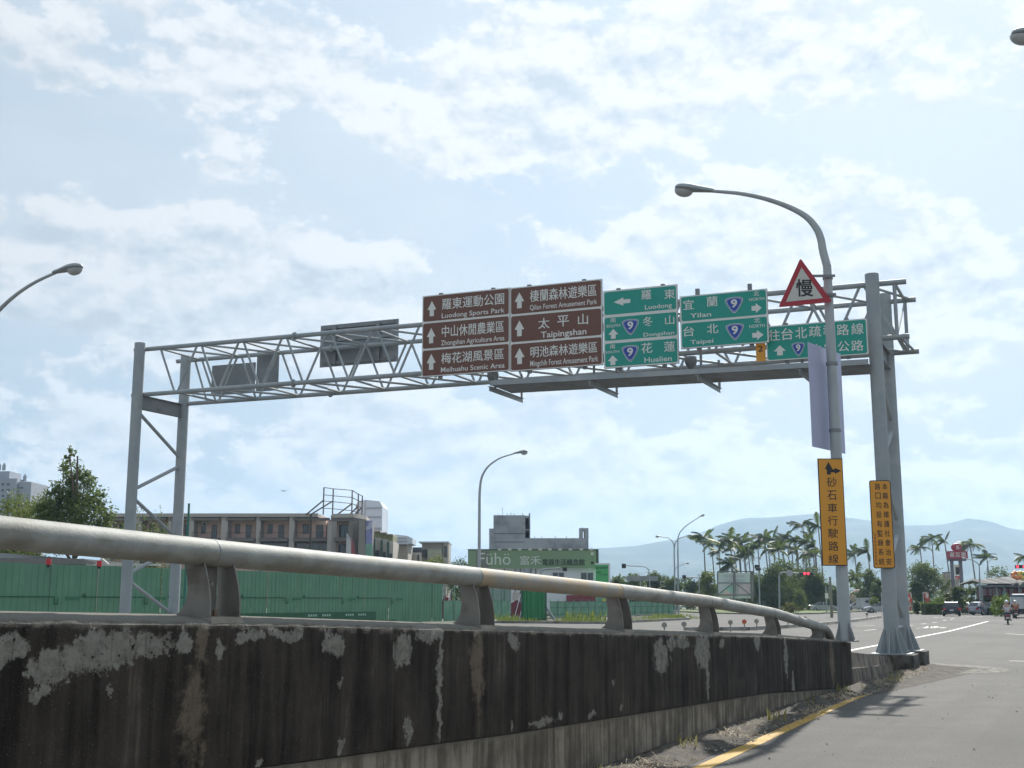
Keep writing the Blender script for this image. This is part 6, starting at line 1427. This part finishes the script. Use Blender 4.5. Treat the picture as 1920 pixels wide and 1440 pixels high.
bpart(root, 'poster', 1791, 1800.5, 1059, 1079, Y, .2, M('poster_tan', (.70, .62, .48), .7, 0, .06, 1), .1); bpart(root, 'poster_picture', 1792.5, 1799.5, 1063.5, 1077, Y, .05, M('poster_dark', (.04, .035, .035), .6, 0, .2, 2, col2=(.25, .24, .22), c2=(.6, .62), c2s=2.2), .04)
bpart(root, 'poster_lower', 1792, 1800.5, 1080, 1087, Y, .2, M('poster_orange', (.62, .36, .28), .7, 0, .1, 1, col2=(.55, .06, .05), c2=(.5, .52), c2s=1.6), .1)
bpart(root, 'panel_between', 1790.2, 1800.8, 1087.2, 1112, Y, .4, CRM, .3)
# market hall with wavy light roof
Y = 158; root = bld('market_hall', 1885, Y, 'long low market with light corrugated canopy roof and red fascia', 'market'); RF = M('market_roof', (.13, .13, .125), .85, 0, .06, .5)
mb = MB(); n = 40; xs_ = np.linspace(at(1832, 1090, Y).x, at(1990, 1090, Y).x, n + 1); 
for i, x in enumerate(xs_):
    t = i / n; z = at(1832, 1094, Y).z + t * .0 + .12 * math.sin(i * 1.7) + (at(1960, 1083, Y).z - at(1832, 1094, Y).z) * min(t * 1.4, 1)
    mb.v += [(x, Y - 6, z - .55), (x + 1.6, Y + 6, z + .5 + .1 * math.sin(i * 2.3)), (x + 3.2, Y + 16, z)]
mb.f = [(3 * i + j, 3 * i + 3 + j, 3 * i + 4 + j, 3 * i + 1 + j) for i in range(n) for j in range(2)]; mb.m = [0] * len(mb.f); mb.build('roof', RF, root)
bpart(root, 'roof_beam', 1834, 1990, 1097, 1101, Y - 5.9, .4, M('beam_dark', (.12, .125, .13), .7)); bpart(root, 'ceiling', 1846, 1990, 1094, 1095, Y - 5.4, 4, M('beam_dark', (0, 0, 0)))
bpart(root, 'back_wall', 1838, 1990, 1101, 1150, Y, 1, M('market_wall', (.11, .05, .06), .8, 0, .4, .6)); fa = bpart(root, 'red_fascia', 1840, 1990, 1104, 1117, Y - 3, .2, M('market_red', (.30, .05, .07), .6, 0, .1, .8))
bpart(root, 'window_band', 1842, 1900, 1118, 1138, Y - 1, .2, M('market_glass', (.22, .02, .04), .3, 0, .5, 1))
for i, x in enumerate((1843, 1853.5, 1861.5, 1870, 1881, 1893, 1910)):
    q_ = at(x, 1110, Y - 3.05); mb = MB(); mb.box(q_.x, q_.x + .42, q_.y - .03, q_.y, q_.z - .42, q_.z + .42); mb.build('letter_tile', M('tile_grey', (.42, .40, .40), .6), fa); SH5 = Plane((0, Y - 3.09), (1, 0)); mb = MB(); s_, z__ = SH5.sz(x, 1110); add_text(mb, SH5, 'S', (s_ + .1, z__ - .3), (s_ + .32, z__ + .3), .01, .0, raw=True); mb.build('letter', PR, fa)
for x in (1842, 1870, 1884, 1912): bpart(root, 'column', x, x + 1.6, 1100, 1150, Y - 5.6, .3, POLEG)
bpart(root, 'teal_panel', 1880.5, 1888, 1108, 1124, Y - 4, .15, M('teal', (.10, .40, .36), .6))
for i, (x, m) in enumerate(((1906, M('balloon_orange', (.7, .22, .06), .5)), (1917, M('balloon_yellow', (.65, .5, .08), .5)), (1928, M('balloon_green', (.2, .45, .08), .5)))):
    c = at(x, 1079, Y - 3); rt = thing('roof_ornament', c - Vector((0, 0, 1)), ('orange', 'yellow', 'green')[i] + ' puffed ornament on the market roof at the right edge', 'ornament'); mb = MB()
    for k in range(7): a_ = k * .9; q_ = c + Vector((math.cos(a_) * .45, math.sin(a_) * .3, math.sin(a_) * .35)); mb.lathe(q_, [(0, -.3), (.22, -.2), (.3, 0), (.22, .2), (0, .3)], 8)
    mb.build('puff', m, rt, smooth=True)
# tall thin advertising flags
for i, (x, yt, yb, w_) in enumerate(((1704, 1111, 1146, 8), (1732, 1110, 1138, 12), (1653, 1111, 1126, 8))):
    Y = 152; r_, a, b = pole(x, yt, yb, Y, .035, ('straight red and white flag nearest the gantry', 'twisted red and white flag left of the hedge', 'pale flag half hidden left of the gantry posts')[i], WHITE, 'advertising_flag', 'flag'); W_ = w_ / ppm(Y); zt_ = b.z; zb_ = max(at(x, yb, Y).z, .3)
    tw = .6 if i else .1; mb = MB(); P = []
    for k in range(9): t = k / 8; P += [(a.x + .05 + W_ * tw * t * .7, Y + .1 * math.sin(k), zt_ + (zb_ - zt_) * t), (a.x + W_ * (1 - .15 * math.sin(t * 3)), Y + .2 * math.sin(k + 1), zt_ + (zb_ - zt_) * t)]
    mb.add(P, [(2 * k, 2 * k + 1, 2 * k + 3, 2 * k + 2) for k in range(8)]); mb.build('cloth', M('flag_print', (.60, .55, .48), .7, 0, .1, 2, col2=(.55, .08, .04), c2=(.49, .51), c2s=1.5) if i < 2 else M('flag_cream', (.55, .54, .48), .7), r_)
# arched white kiosk and guard booth
Y = 200; root = bld('kiosk', 1624, Y, 'small white guard booth with dark window behind the silver car', 'booth'); bpart(root, 'wall', 1615, 1632, 1123, 1140, Y, 3, SWHITE); bpart(root, 'roof', 1613.5, 1633.5, 1121, 1122.8, Y, 3.4, SWHITE, -.2); window(root, 1622.5, 1628, 1126, 1130, Y, FRM, 0)
Y = 215; root = bld('balloon_arch', 1603, Y, 'pale curved inflatable arch behind the parked cars', 'arch'); mb = MB(); P = [at(x, y, Y) for x, y in ((1613, 1110), (1605, 1111), (1599, 1116), (1600, 1122), (1606, 1127), (1607, 1138))]; mb.tube(P, [.5, .55, .6, .6, .55, .5], 10); mb.build('tube', M('arch_pink', (.62, .50, .45), .6, 0, .1, 1, col2=(.6, .2, .12), c2=(.55, .6), c2s=.7), root, smooth=True)
Y = 230; root = bld('cream_annex', 1778, Y, 'pinkish low block behind the pylon sign foot'); bpart(root, 'wall', 1774, 1784, 1074, 1140, Y, 1.5, M('annex_wall', (.38, .30, .28), .8)); bpart(root, 'roof', 1773, 1785, 1072.4, 1073.8, Y, 2, SLAB)

# ================================================================== VEHICLES
TYRE = M('tyre', (.015, .015, .016), .8); RIM = M('rim_alloy', (.35, .36, .38), .35, .7); CGL = M('car_glass', (.015, .02, .025), .06, 0, .05, spec=.9); TL = M('tail_lens', (.45, .015, .02), .2, coat=.5); HLs = M('head_lens', (.6, .62, .62), .12, coat=.5); PLT = M('number_plate_white', (.55, .56, .55), .5)
def car(loc, heading, paint, label, kind='sedan', group='cars at the roundabout'):
    """built along local +X (front), then turned"""
    root = thing('car', (0, 0, 0), label, 'car', group)
    if kind == 'hatch': L, H, lo = 4.3, 1.52, [(-2.12, .55), (-2.15, .78), (-2.08, .98), (-1.2, 1.0), (.9, .98), (1.95, .80), (2.15, .62), (2.15, .3), (-2.12, .3)]; ro = [(-2.02, .99), (-1.72, 1.42), (-1.2, 1.52), (.1, 1.5), (.55, 1.40), (1.25, .97)]
    elif kind == 'van': L, H, lo = 4.8, 1.95, [(-2.35, .5), (-2.38, 1.1), (-2.3, 1.15), (1.2, 1.12), (2.0, 1.0), (2.35, .75), (2.35, .3), (-2.35, .3)]; ro = [(-2.28, 1.15), (-2.15, 1.85), (-1.9, 1.93), (.6, 1.9), (1.1, 1.75), (1.7, 1.08)]
    else: L, H, lo = 4.6, 1.45, [(-2.28, .5), (-2.30, .82), (-2.2, .97), (-1.4, 1.0), (1.0, .95), (2.0, .80), (2.28, .60), (2.28, .28), (-2.28, .28)]; ro = [(-1.75, .99), (-1.05, 1.38), (-.55, 1.46), (.25, 1.44), (.7, 1.32), (1.35, .94)]
    W = .87
    mb = MB(); n = len(lo)
    for y_, k_ in ((-W, .94), (-W * .93, 1.0), (W * .93, 1.0), (W, .94)):
        pass
    rings = []
    for y_, sx, sz in ((-W, .965, .93), (-W * .90, 1, 1), (0, 1.012, 1.012), (W * .90, 1, 1), (W, .965, .93)):
        rings.append([(x * sx, y_, .3 + (z - .3) * sz) for x, z in lo])
    mb.v = [p for r in rings for p in r]; mb.f = [(i * n + j, i * n + (j + 1) % n, (i + 1) * n + (j + 1) % n, (i + 1) * n + j) for i in range(4) for j in range(n)] + [tuple(range(n)), tuple(reversed(range(4 * n, 5 * n)))]; mb.m = [0] * len(mb.f)
    k = len(mb.v); m_ = len(ro); rr = []
    for y_, zz in ((-W * .93, 0), (-W * .72, 1), (W * .72, 1), (W * .93, 0)):
        pass
    # cabin roof skin (paint) and glass house
    def yin(z): t = (z - ro[0][1]) / (H - ro[0][1]); return W * (.93 - .23 * max(0, min(1, t)))
    roof = [p for p in ro if p[1] > H - .16]
    mb.add([(x, s_ * yin(z), z + .012) for s_ in (-1, 1) for x, z in roof], [(i, i + 1, len(roof) + i + 1, len(roof) + i) for i in range(len(roof) - 1)])
    # pillars
    for s_ in (-1, 1):
        for (x0_, z0_), (x1_, z1_) in ((ro[0], ro[1]), (ro[1], ro[2]), (ro[-1], ro[-2]), ((-.15, .96), (-.2, H - .03))):
            mb.beam((x0_, s_ * yin(z0_) * 1.005, z0_), (x1_, s_ * yin(z1_) * 1.005, z1_), .07, .07)
    mb.build('body', paint, root, smooth=True)
    g2 = MB(); g2.add([(x, s_ * yin(z), z) for s_ in (-1, 1) for x, z in ro], [(i, i + 1, m_ + i + 1, m_ + i) for i in range(m_ - 1)] + [tuple(range(m_)), tuple(reversed(range(m_, 2 * m_)))]); g2.build('window_glass', CGL, root)
    for sx in (-1, 1):
        for sy in (-1, 1):
            c = Vector((sx * L * .315, sy * (W - .08), .32)); wb = MB(); wb.lathe(c - Vector((0, .1, 0)), [(0, -.01), (.2, 0), (.30, 0), (.325, .05), (.325, .16), (.30, .21), (.2, .21), (0, .22)], 18, ax=Vector((0, 1, 0))); wh = wb.build('wheel', TYRE, root, smooth=True)
            rb = MB(); rb.lathe(c + Vector((0, sy * .1, 0)) - Vector((0, .02, 0)), [(0, -.01), (.2, 0), (.2, .04), (0, .05)], 10, ax=Vector((0, 1, 0))); rb.build('rim', RIM, wh)
    zl = lo[1][1]
    for sy in (-1, 1):
        q_ = MB(); q_.box(-L / 2 - .03, -L / 2 + .14, sy * W * .92 - .18, sy * W * .92 + .06 * sy - .0 if sy > 0 else sy * W * .92 + .18, zl - .12, zl + .10); q_.build('tail_light', TL, root)
        q_ = MB(); q_.box(L / 2 - .25, L / 2 - .02, min(sy * W * .95, sy * W * .55), max(sy * W * .95, sy * W * .55), .60, .72); q_.build('headlight', HLs, root)
        q_ = MB(); q_.box(.85, 1.0, min(sy * (W - .02), sy * (W + .14)), max(sy * (W - .02), sy * (W + .14)), .95, 1.06); q_.build('mirror', paint, root)
    q_ = MB(); q_.box(-L / 2 - .035, -L / 2, -.19, .19, .55, .70); q_.build('licence_plate', PLT, root)
    q_ = MB(); q_.box(-L / 2 - .03, -L / 2 + .1, -.75, .75, .30, .42); q_.build('bumper', M('bumper_dark', (.03, .03, .03), .6), root)
    root.location = (loc[0], loc[1], 0.004); root.rotation_euler = (0, 0, heading); return root
def P_(n, c, r=.28): return M(n, c, r, .3, .02, 1, coat=.7)
NAVY, SILV, WHT, CHAMP, SILV2 = P_('paint_navy', (.012, .014, .028)), P_('paint_silver', (.42, .44, .46)), P_('paint_white', (.62, .62, .62)), P_('paint_champagne', (.44, .45, .42)), P_('paint_bluegrey', (.30, .32, .38))
g0 = gr(1785, 1155.5); car((g0.x + .7, g0.y + 2.0), R(71), NAVY, 'dark blue hatchback seen from behind, brake lights glowing', 'hatch')
g0 = gr(1824, 1152); car((g0.x - .1, g0.y + 2.6), R(67), CHAMP, 'pale champagne sedan beside the dark hatchback, seen from behind')
g0 = at(1652, 1148.5, 168); car((g0.x, 168), R(176), SILV, 'silver sedan in profile half hidden by the gantry posts')
g0 = at(1549, 1146, 190); car((g0.x, 190), R(-28), SILV, 'silver sedan just left of the lamp post')
g0 = at(1507, 1142, 222); car((g0.x, 222), R(-35), WHT, 'white hatchback behind the flowering bush', 'hatch')
g0 = at(1474, 1136, 245); car((g0.x, 245), R(-30), P_('paint_pink', (.55, .46, .50)), 'pale pinkish car, leftmost and half behind the bush')
g0 = at(1610, 1144, 205); car((g0.x, 205), R(172), WHT, 'white sedan between lamp post and silver sedan')
g0 = at(1603, 1140, 222); car((g0.x, 222), R(174), P_('paint_brown', (.10, .07, .05)), 'dark brown van behind the white sedan', 'van')
g0 = at(1858, 1148, 140); car((g0.x, 141), R(20), SILV2, 'grey car behind the cyclist and motorbike', 'hatch')
g0 = at(1700, 1140, 185); car((g0.x + 1, 185), R(90), WHT, 'white car glimpsed right of the gantry posts')
# white box truck
Y = 118; p = at(1906, 1150, Y); root = thing('box_truck', (p.x, Y, 0), 'white box truck seen from behind at the right edge', 'truck'); zt_ = at(1906, 1084 + 28, Y).z
mb = MB(); xa = at(1891, 1130, Y).x; xb = xa + 2.3; z0_, z1_ = .85, at(1900, 1119, Y).z; mb.box(xa, xb, Y, Y + 4.6, z0_, z1_); bd = mb.build('cargo_box', M('truck_white', (.50, .52, .52), .5, 0, .03, 1), root, bevel=.03)
mb = MB(); mb.box(xa - .04, xb + .04, Y - .05, Y + .1, z1_ + .01, z1_ + .16); mb.build('top_rail', M('truck_blue', (.04, .10, .18), .5), bd)
for x in (xa + .03, (xa + xb) / 2 - .02, xb - .07): mb = MB(); mb.box(x, x + .04, Y - .03, Y - .004, z0_ + .05, z1_ - .05); mb.build('door_edge', GREYB, bd)
mb = MB(); mb.box(xa + .2, xb - .2, Y + 4.7, Y + 6.2, .6, 2.3); mb.build('cab', M('truck_white', (0, 0, 0)), root, bevel=.1)
mb = MB(); mb.box(xa + .1, xb - .1, Y + .1, Y + 6, .5, .8); mb.build('chassis', BLACK, root)
for y_ in (Y + 1.0, Y + 5.3):
    for x in (xa + .25, xb - .25): mb = MB(); mb.lathe((x - .12, y_, .42), [(0, 0), (.3, 0), (.42, .05), (.42, .2), (.3, .25), (0, .25)], 16, ax=Vector((1, 0, 0))); mb.build('wheel', TYRE, root, smooth=True)
for x in (xa + .15, xb - .4): mb = MB(); mb.box(x, x + .25, Y - .03, Y + .05, .62, .76); mb.build('tail_light', TL, root)

root.location = (at(1912, 1150, Y).x, Y, 0)
for ch in root.children: ch.location = (0, 0, 0)
root.rotation_euler = (0, 0, R(-21))

# ================================================================== PEOPLE ON TWO WHEELS
def skin(verts, edges, radii, root_i=0, sub=1):
    me = bpy.data.meshes.new('sk'); me.from_pydata(verts, edges, []); me.update(); o = bpy.data.objects.new('sk', me); COL.objects.link(o)
    m = o.modifiers.new('s', 'SKIN'); m.use_smooth_shade = True
    for i, r in enumerate(radii):
        d = me.skin_vertices[0].data[i]; d.radius = (r, r) if not isinstance(r, tuple) else r; d.use_root = (i == root_i)
    s_ = o.modifiers.new('ss', 'SUBSURF'); s_.levels = sub
    bpy.context.view_layer.update(); me2 = bpy.data.meshes.new_from_object(o.evaluated_get(bpy.context.evaluated_depsgraph_get()))
    bpy.data.objects.remove(o); bpy.data.meshes.remove(me)
    me2.polygons.foreach_set('use_smooth', [True] * len(me2.polygons)); return me2
SKINM = M('skin', (.42, .25, .17), .6, 0, .05)
def rider(loc, rz, shirt, trousers, label, helmet=None, lean=.1, arms='forward', hair=True, seat=.78, s=1.0):
    """seated figure facing local +X"""
    root = thing('person', (0, 0, 0), label, 'person'); h = seat; l = lean
    sh = Vector((l * .50 + .02, 0, h + .50)); nk = Vector((l * .62 + .03, 0, h + .60)); hd = Vector((l * .72 + .06, 0, h + .74))
    V = [(0, 0, h), (l * .22, 0, h + .22), tuple(sh), tuple(nk), tuple(hd), (hd.x + .01, 0, hd.z + .08)]; Rr = [(.15, .13), (.135, .11), (.17, .11), .055, (.085, .095), .065]; E = [(0, 1), (1, 2), (2, 3), (3, 4), (4, 5)]
    for sy in (-1, 1):
        k = len(V)
        V += [(sh.x, sy * .19, sh.z - .02), (sh.x + .10 + l * .2, sy * .25, sh.z - .27), (sh.x + .36, sy * .25, sh.z - .33), (sh.x + .44, sy * .24, sh.z - .32)]; Rr += [.062, .048, .034, .036]; E += [(2, k), (k, k + 1), (k + 1, k + 2), (k + 2, k + 3)]
        k = len(V)
        V += [(.02, sy * .11, h - .03), (.42, sy * .16, h + .02), (.40, sy * .15, h - .38), (.52, sy * .15, h - .42)]; Rr += [.10, .072, .05, (.045, .03)]; E += [(0, k), (k, k + 1), (k + 1, k + 2), (k + 2, k + 3)]
    me = skin(V, E, Rr); me.name = 'body'; me.materials.append(SKINM); link(bpy.data.objects.new('body', me), root)
    # shirt: torso and upper arms, a little fuller
    Vs = [V[0], V[1], V[2]]; Rs = [(.172, .15), (.16, .135), (.19, .13)]; Es = [(0, 1), (1, 2)]
    for a in (6, 14): k = len(Vs); Vs += [V[a], tuple(Vector(V[a]).lerp(Vector(V[a + 1]), .75))]; Rs += [.078, .066]; Es += [(2, k), (k, k + 1)]
    me = skin(Vs, Es, Rs); me.name = 'shirt'; me.materials.append(shirt); link(bpy.data.objects.new('shirt', me), root)
    Vt = [(0, 0, h - .02), (0.0, 0, h + .06)]; Rt = [(.155, .14), (.155, .13)]; Et = [(0, 1)]
    for a in (10, 18): k = len(Vt); Vt += [V[a], V[a + 1], tuple(Vector(V[a + 1]).lerp(Vector(V[a + 2]), .85))]; Rt += [.118, .088, .068]; Et += [(0, k), (k, k + 1), (k + 1, k + 2)]
    me = skin(Vt, Et, Rt); me.name = 'trousers'; me.materials.append(trousers); link(bpy.data.objects.new('trousers', me), root)
    for sy in (-1, 1): q_ = MB(); q_.box(.36, .62, sy * .15 - .045, sy * .15 + .045, h - .50, h - .41); q_.build('shoe', BLACK, root, bevel=.02)
    mb = MB()
    if helmet:
        mb.lathe((hd.x, 0, hd.z - .02), [(.135, 0), (.142, .06), (.125, .12), (.08, .165), (.0, .18)], 14); mb.build('helmet', helmet, root, smooth=True)
        mb = MB(); mb.add([(hd.x + .13 * math.cos(a), .135 * math.sin(a), hd.z + z) for z in (-.05, .03) for a in (-.7, -.35, 0, .35, .7)], [(i, i + 1, 6 + i, 5 + i) for i in range(4)]); mb.build('visor', CGL, root)
    else: mb.lathe((hd.x - .01, 0, hd.z + .0), [(.10, -.03), (.105, .04), (.085, .10), (.0, .135)], 12); mb.build('hair', BLACK, root, smooth=True)
    mb = MB(); mb.add([(hd.x + .10, -.012, hd.z), (hd.x + .10, .012, hd.z), (hd.x + .125, 0, hd.z - .02), (hd.x + .10, 0, hd.z - .035)], [(0, 1, 2), (1, 3, 2), (3, 0, 2)]); mb.build('nose', SKINM, root)
    # fingers closed round the grips
    for sy in (-1, 1):
        for k in range(5):
            mb = MB(); b = Vector((sh.x + .44, sy * .24 + (k - 2) * .017, sh.z - .32)); mb.tube([b, b + Vector((.035, 0, -.01)), b + Vector((.04, 0, -.04)), b + Vector((.015, 0, -.05))], [.009, .009, .008, .007], 5); mb.build('finger' if k < 4 else 'thumb', SKINM, root, smooth=True)
    root.location = loc; root.rotation_euler = (0, 0, rz); return root
def wheel_obj(c, r, root, w=.05, spokes=False):
    mb = MB(); prof = []
    n = 20; c = Vector(c); pts = [c + Vector((math.cos(a / n * 6.283) * r, 0, math.sin(a / n * 6.283) * r)) for a in range(n)]
    mb.tube(pts + [pts[0]], w / 2, 6, cap=False); wh = mb.build('wheel', TYRE, root, smooth=True); mb = MB()
    if spokes:
        for k in range(8): a = k * math.pi / 8; mb.tube([c + Vector((math.cos(a) * r, 0, math.sin(a) * r)), c - Vector((math.cos(a) * r, 0, math.sin(a) * r))], .004, 4)
    else: mb.lathe(c - Vector((0, w * .3, 0)), [(0, -.005), (r * .8, 0), (r * .8, w * .6), (0, w * .6 + .005)], 14, ax=Vector((0, 1, 0)))
    mb.build('rim', RIM, wh); return wh
def scooter(loc, rz, paint, label, motorbike=False):
    root = thing('scooter', (0, 0, 0), label, 'scooter', 'scooters and motorbikes'); wheel_obj((-.62, 0, .27), .23, root, .10); wheel_obj((.62, 0, .27), .23, root, .09)
    mb = MB()   # rear body, floorboard, front shield
    prof = [(-.85, .52), (-.92, .66), (-.80, .74), (.05, .72), (.10, .60), (-.02, .34), (.40, .27), (.48, .34), (.56, .75), (.50, .98), (.42, .98), (.42, .55), (.33, .36), (.05, .36), (-.35, .30), (-.70, .36)]
    n = len(prof); mb.v = [(x, y_ * (1 if z < .6 else .8), z) for y_ in (-.17, .17) for x, z in prof]; mb.f = [tuple(range(n)), tuple(reversed(range(n, 2 * n)))] + [(i, n + i, n + (i + 1) % n, (i + 1) % n) for i in range(n)]; mb.m = [0] * len(mb.f)
    mb.build('body', paint, root, bevel=.03)
    mb = MB(); mb.box(-.80, .02, -.15, .15, .745, .82); mb.build('saddle', BLACK, root, bevel=.03)
    mb = MB(); mb.tube([(.47, -.33, 1.02), (.50, 0, 1.0), (.47, .33, 1.02)], .018, 8); mb.tube([(.62, 0, .3), (.50, 0, 1.0)], .03, 8); mb.build('handlebar', BLACK, root, smooth=True)
    for sy in (-1, 1): mb = MB(); mb.tube([(.47, sy * .25, 1.03), (.44, sy * .30, 1.22)], .008, 6); mb.lathe((.44, sy * .31, 1.24), [(0, -.01), (.06, 0), (.06, .015)], 10, ax=Vector((1, 0, 0))); mb.build('mirror', BLACK, root)
    mb = MB(); mb.box(-.955, -.91, -.12, .12, .56, .64); mb.build('tail_light', TL, root); mb = MB(); mb.box(-.97, -.95, -.11, .11, .40, .52); mb.build('licence_plate', PLT, root)
    mb = MB(); mb.box(-.85, -.5, -.09, .09, .40, .46); mb.build('mudguard', BLACK, root); mb = MB(); mb.tube([(-.1, -.2, .28), (-.85, -.22, .32)], [.04, .055], 8); mb.build('exhaust', STEEL_D, root, smooth=True)
    mb = MB(); mb.lathe((.58, 0, .86), [(0, .02), (.08, 0), (.0, -.04)], 10, ax=Vector((1, 0, 0))); mb.build('headlight', HLs, root)
    root.location = loc; root.rotation_euler = (0, 0, rz); return root
WS = M('shirt_white', (.55, .52, .56), .8, 0, .06, 9); OR_ = M('shirt_rust', (.38, .12, .06), .8, 0, .06, 9); DK = M('cloth_dark', (.03, .03, .05), .85, 0, .1, 9); NVY = M('trousers_navy', (.03, .035, .10), .85, 0, .1, 9); HW = M('helmet_white', (.6, .6, .6), .3, coat=.5); HB = M('helmet_black', (.02, .02, .025), .3, coat=.5); RS_ = M('shirt_red', (.32, .05, .05), .8)
g0 = gr(1890, 1171); h1 = R(69); scooter(g0, h1, M('scooter_black', (.02, .02, .03), .35, coat=.4), 'nearest scooter, dark, ridden away by the white-shirted rider')
f = Vector((math.cos(h1), math.sin(h1), 0)); rider(g0 - f * .28, h1, WS, NVY, 'scooter rider in white shirt and pale helmet seen from behind', HW, .12)
g0 = gr(1905.5, 1160); scooter(g0, R(69), M('scooter_black', (0, 0, 0)), 'second scooter carrying two people, ahead of the nearest one'); f = Vector((math.cos(R(69)), math.sin(R(69)), 0))
rider(g0 - f * .52, R(69), OR_, DK, 'pillion passenger in rust orange shirt on the second scooter', HW, .05); rider(g0 - f * .08 + Vector((-.06, 0, 0)), R(69), DK, DK, 'front rider in dark jacket on the second scooter', HB, .12)
g0 = gr(1864, 1151); scooter(g0, R(8), M('scooter_dark_red', (.05, .02, .02), .35), 'dark motorbike crossing, facing right, before the grey car'); rider(g0 + Vector((-.2, -.02, 0)), R(8), RS_, DK, 'rider in red shirt and white helmet on the crossing motorbike', HW, .35)
# bicycle and cyclist
g0 = gr(1839, 1154); root = thing('bicycle', (0, 0, 0), 'bicycle crossing the junction in front of the lamp post', 'bicycle'); wheel_obj((-.52, 0, .34), .33, root, .035, True); wheel_obj((.52, 0, .34), .33, root, .035, True)
mb = MB(); A_ = [(-.52, 0, .34), (-.08, 0, .32), (-.20, 0, .85), (.38, 0, .80), (.52, 0, .34), (.36, 0, .98)]
for i, j in ((0, 1), (0, 2), (1, 2), (1, 3), (2, 3), (3, 4), (3, 5)): mb.tube([A_[i], A_[j]], .018, 6)
mb.build('frame', M('bike_frame', (.10, .12, .14), .4, .3), root, smooth=True); mb = MB(); mb.tube([(.30, -.26, 1.0), (.37, 0, .99), (.30, .26, 1.0)], .014, 6); mb.build('handlebar', BLACK, root); mb = MB(); mb.box(-.34, -.08, -.07, .07, .86, .91); mb.build('saddle', BLACK, root, bevel=.02)
mb = MB(); mb.tube([(-.08, -.15, .20), (-.08, .15, .44)], .012, 6); mb.build('crank', BLACK, root)
root.location = g0; root.rotation_euler = (0, 0, R(12)); rider(g0 + Vector((-.22, -.04, 0)), R(12), WS, NVY, 'cyclist in white shirt and blue trousers leaning forward on the bicycle', HB, .55, seat=.92)
# bird
Y = 90; c = at(532, 920.5, Y); root = thing('bird', c, 'small dark bird flying over the terrace roof', 'bird'); mb = MB(); mb.v = []; mb.lathe(c + Vector((-.16, 0, 0)), [(0, 0), (.045, .08), (.055, .16), (.03, .26), (0.004, .36)], 8, ax=Vector((1, 0, -.3))); BD = M('bird_dark', (.03, .03, .03), .8); mb.build('body', BD, root, smooth=True)
for sy in (-1, 1):
    mb = MB(); mb.add([c + Vector((-.06, 0, 0)), c + Vector((.08, 0, 0)), c + Vector((.04 + sy * .2, sy * .1, .09)), c + Vector((.02 + .46 * sy, sy * .2, .02)), c + Vector((sy * .22, sy * .1, .02))], [(0, 1, 2, 4), (4, 2, 3)]); mb.build('wing', BD, root)
root.scale = (.55, .55, .55)
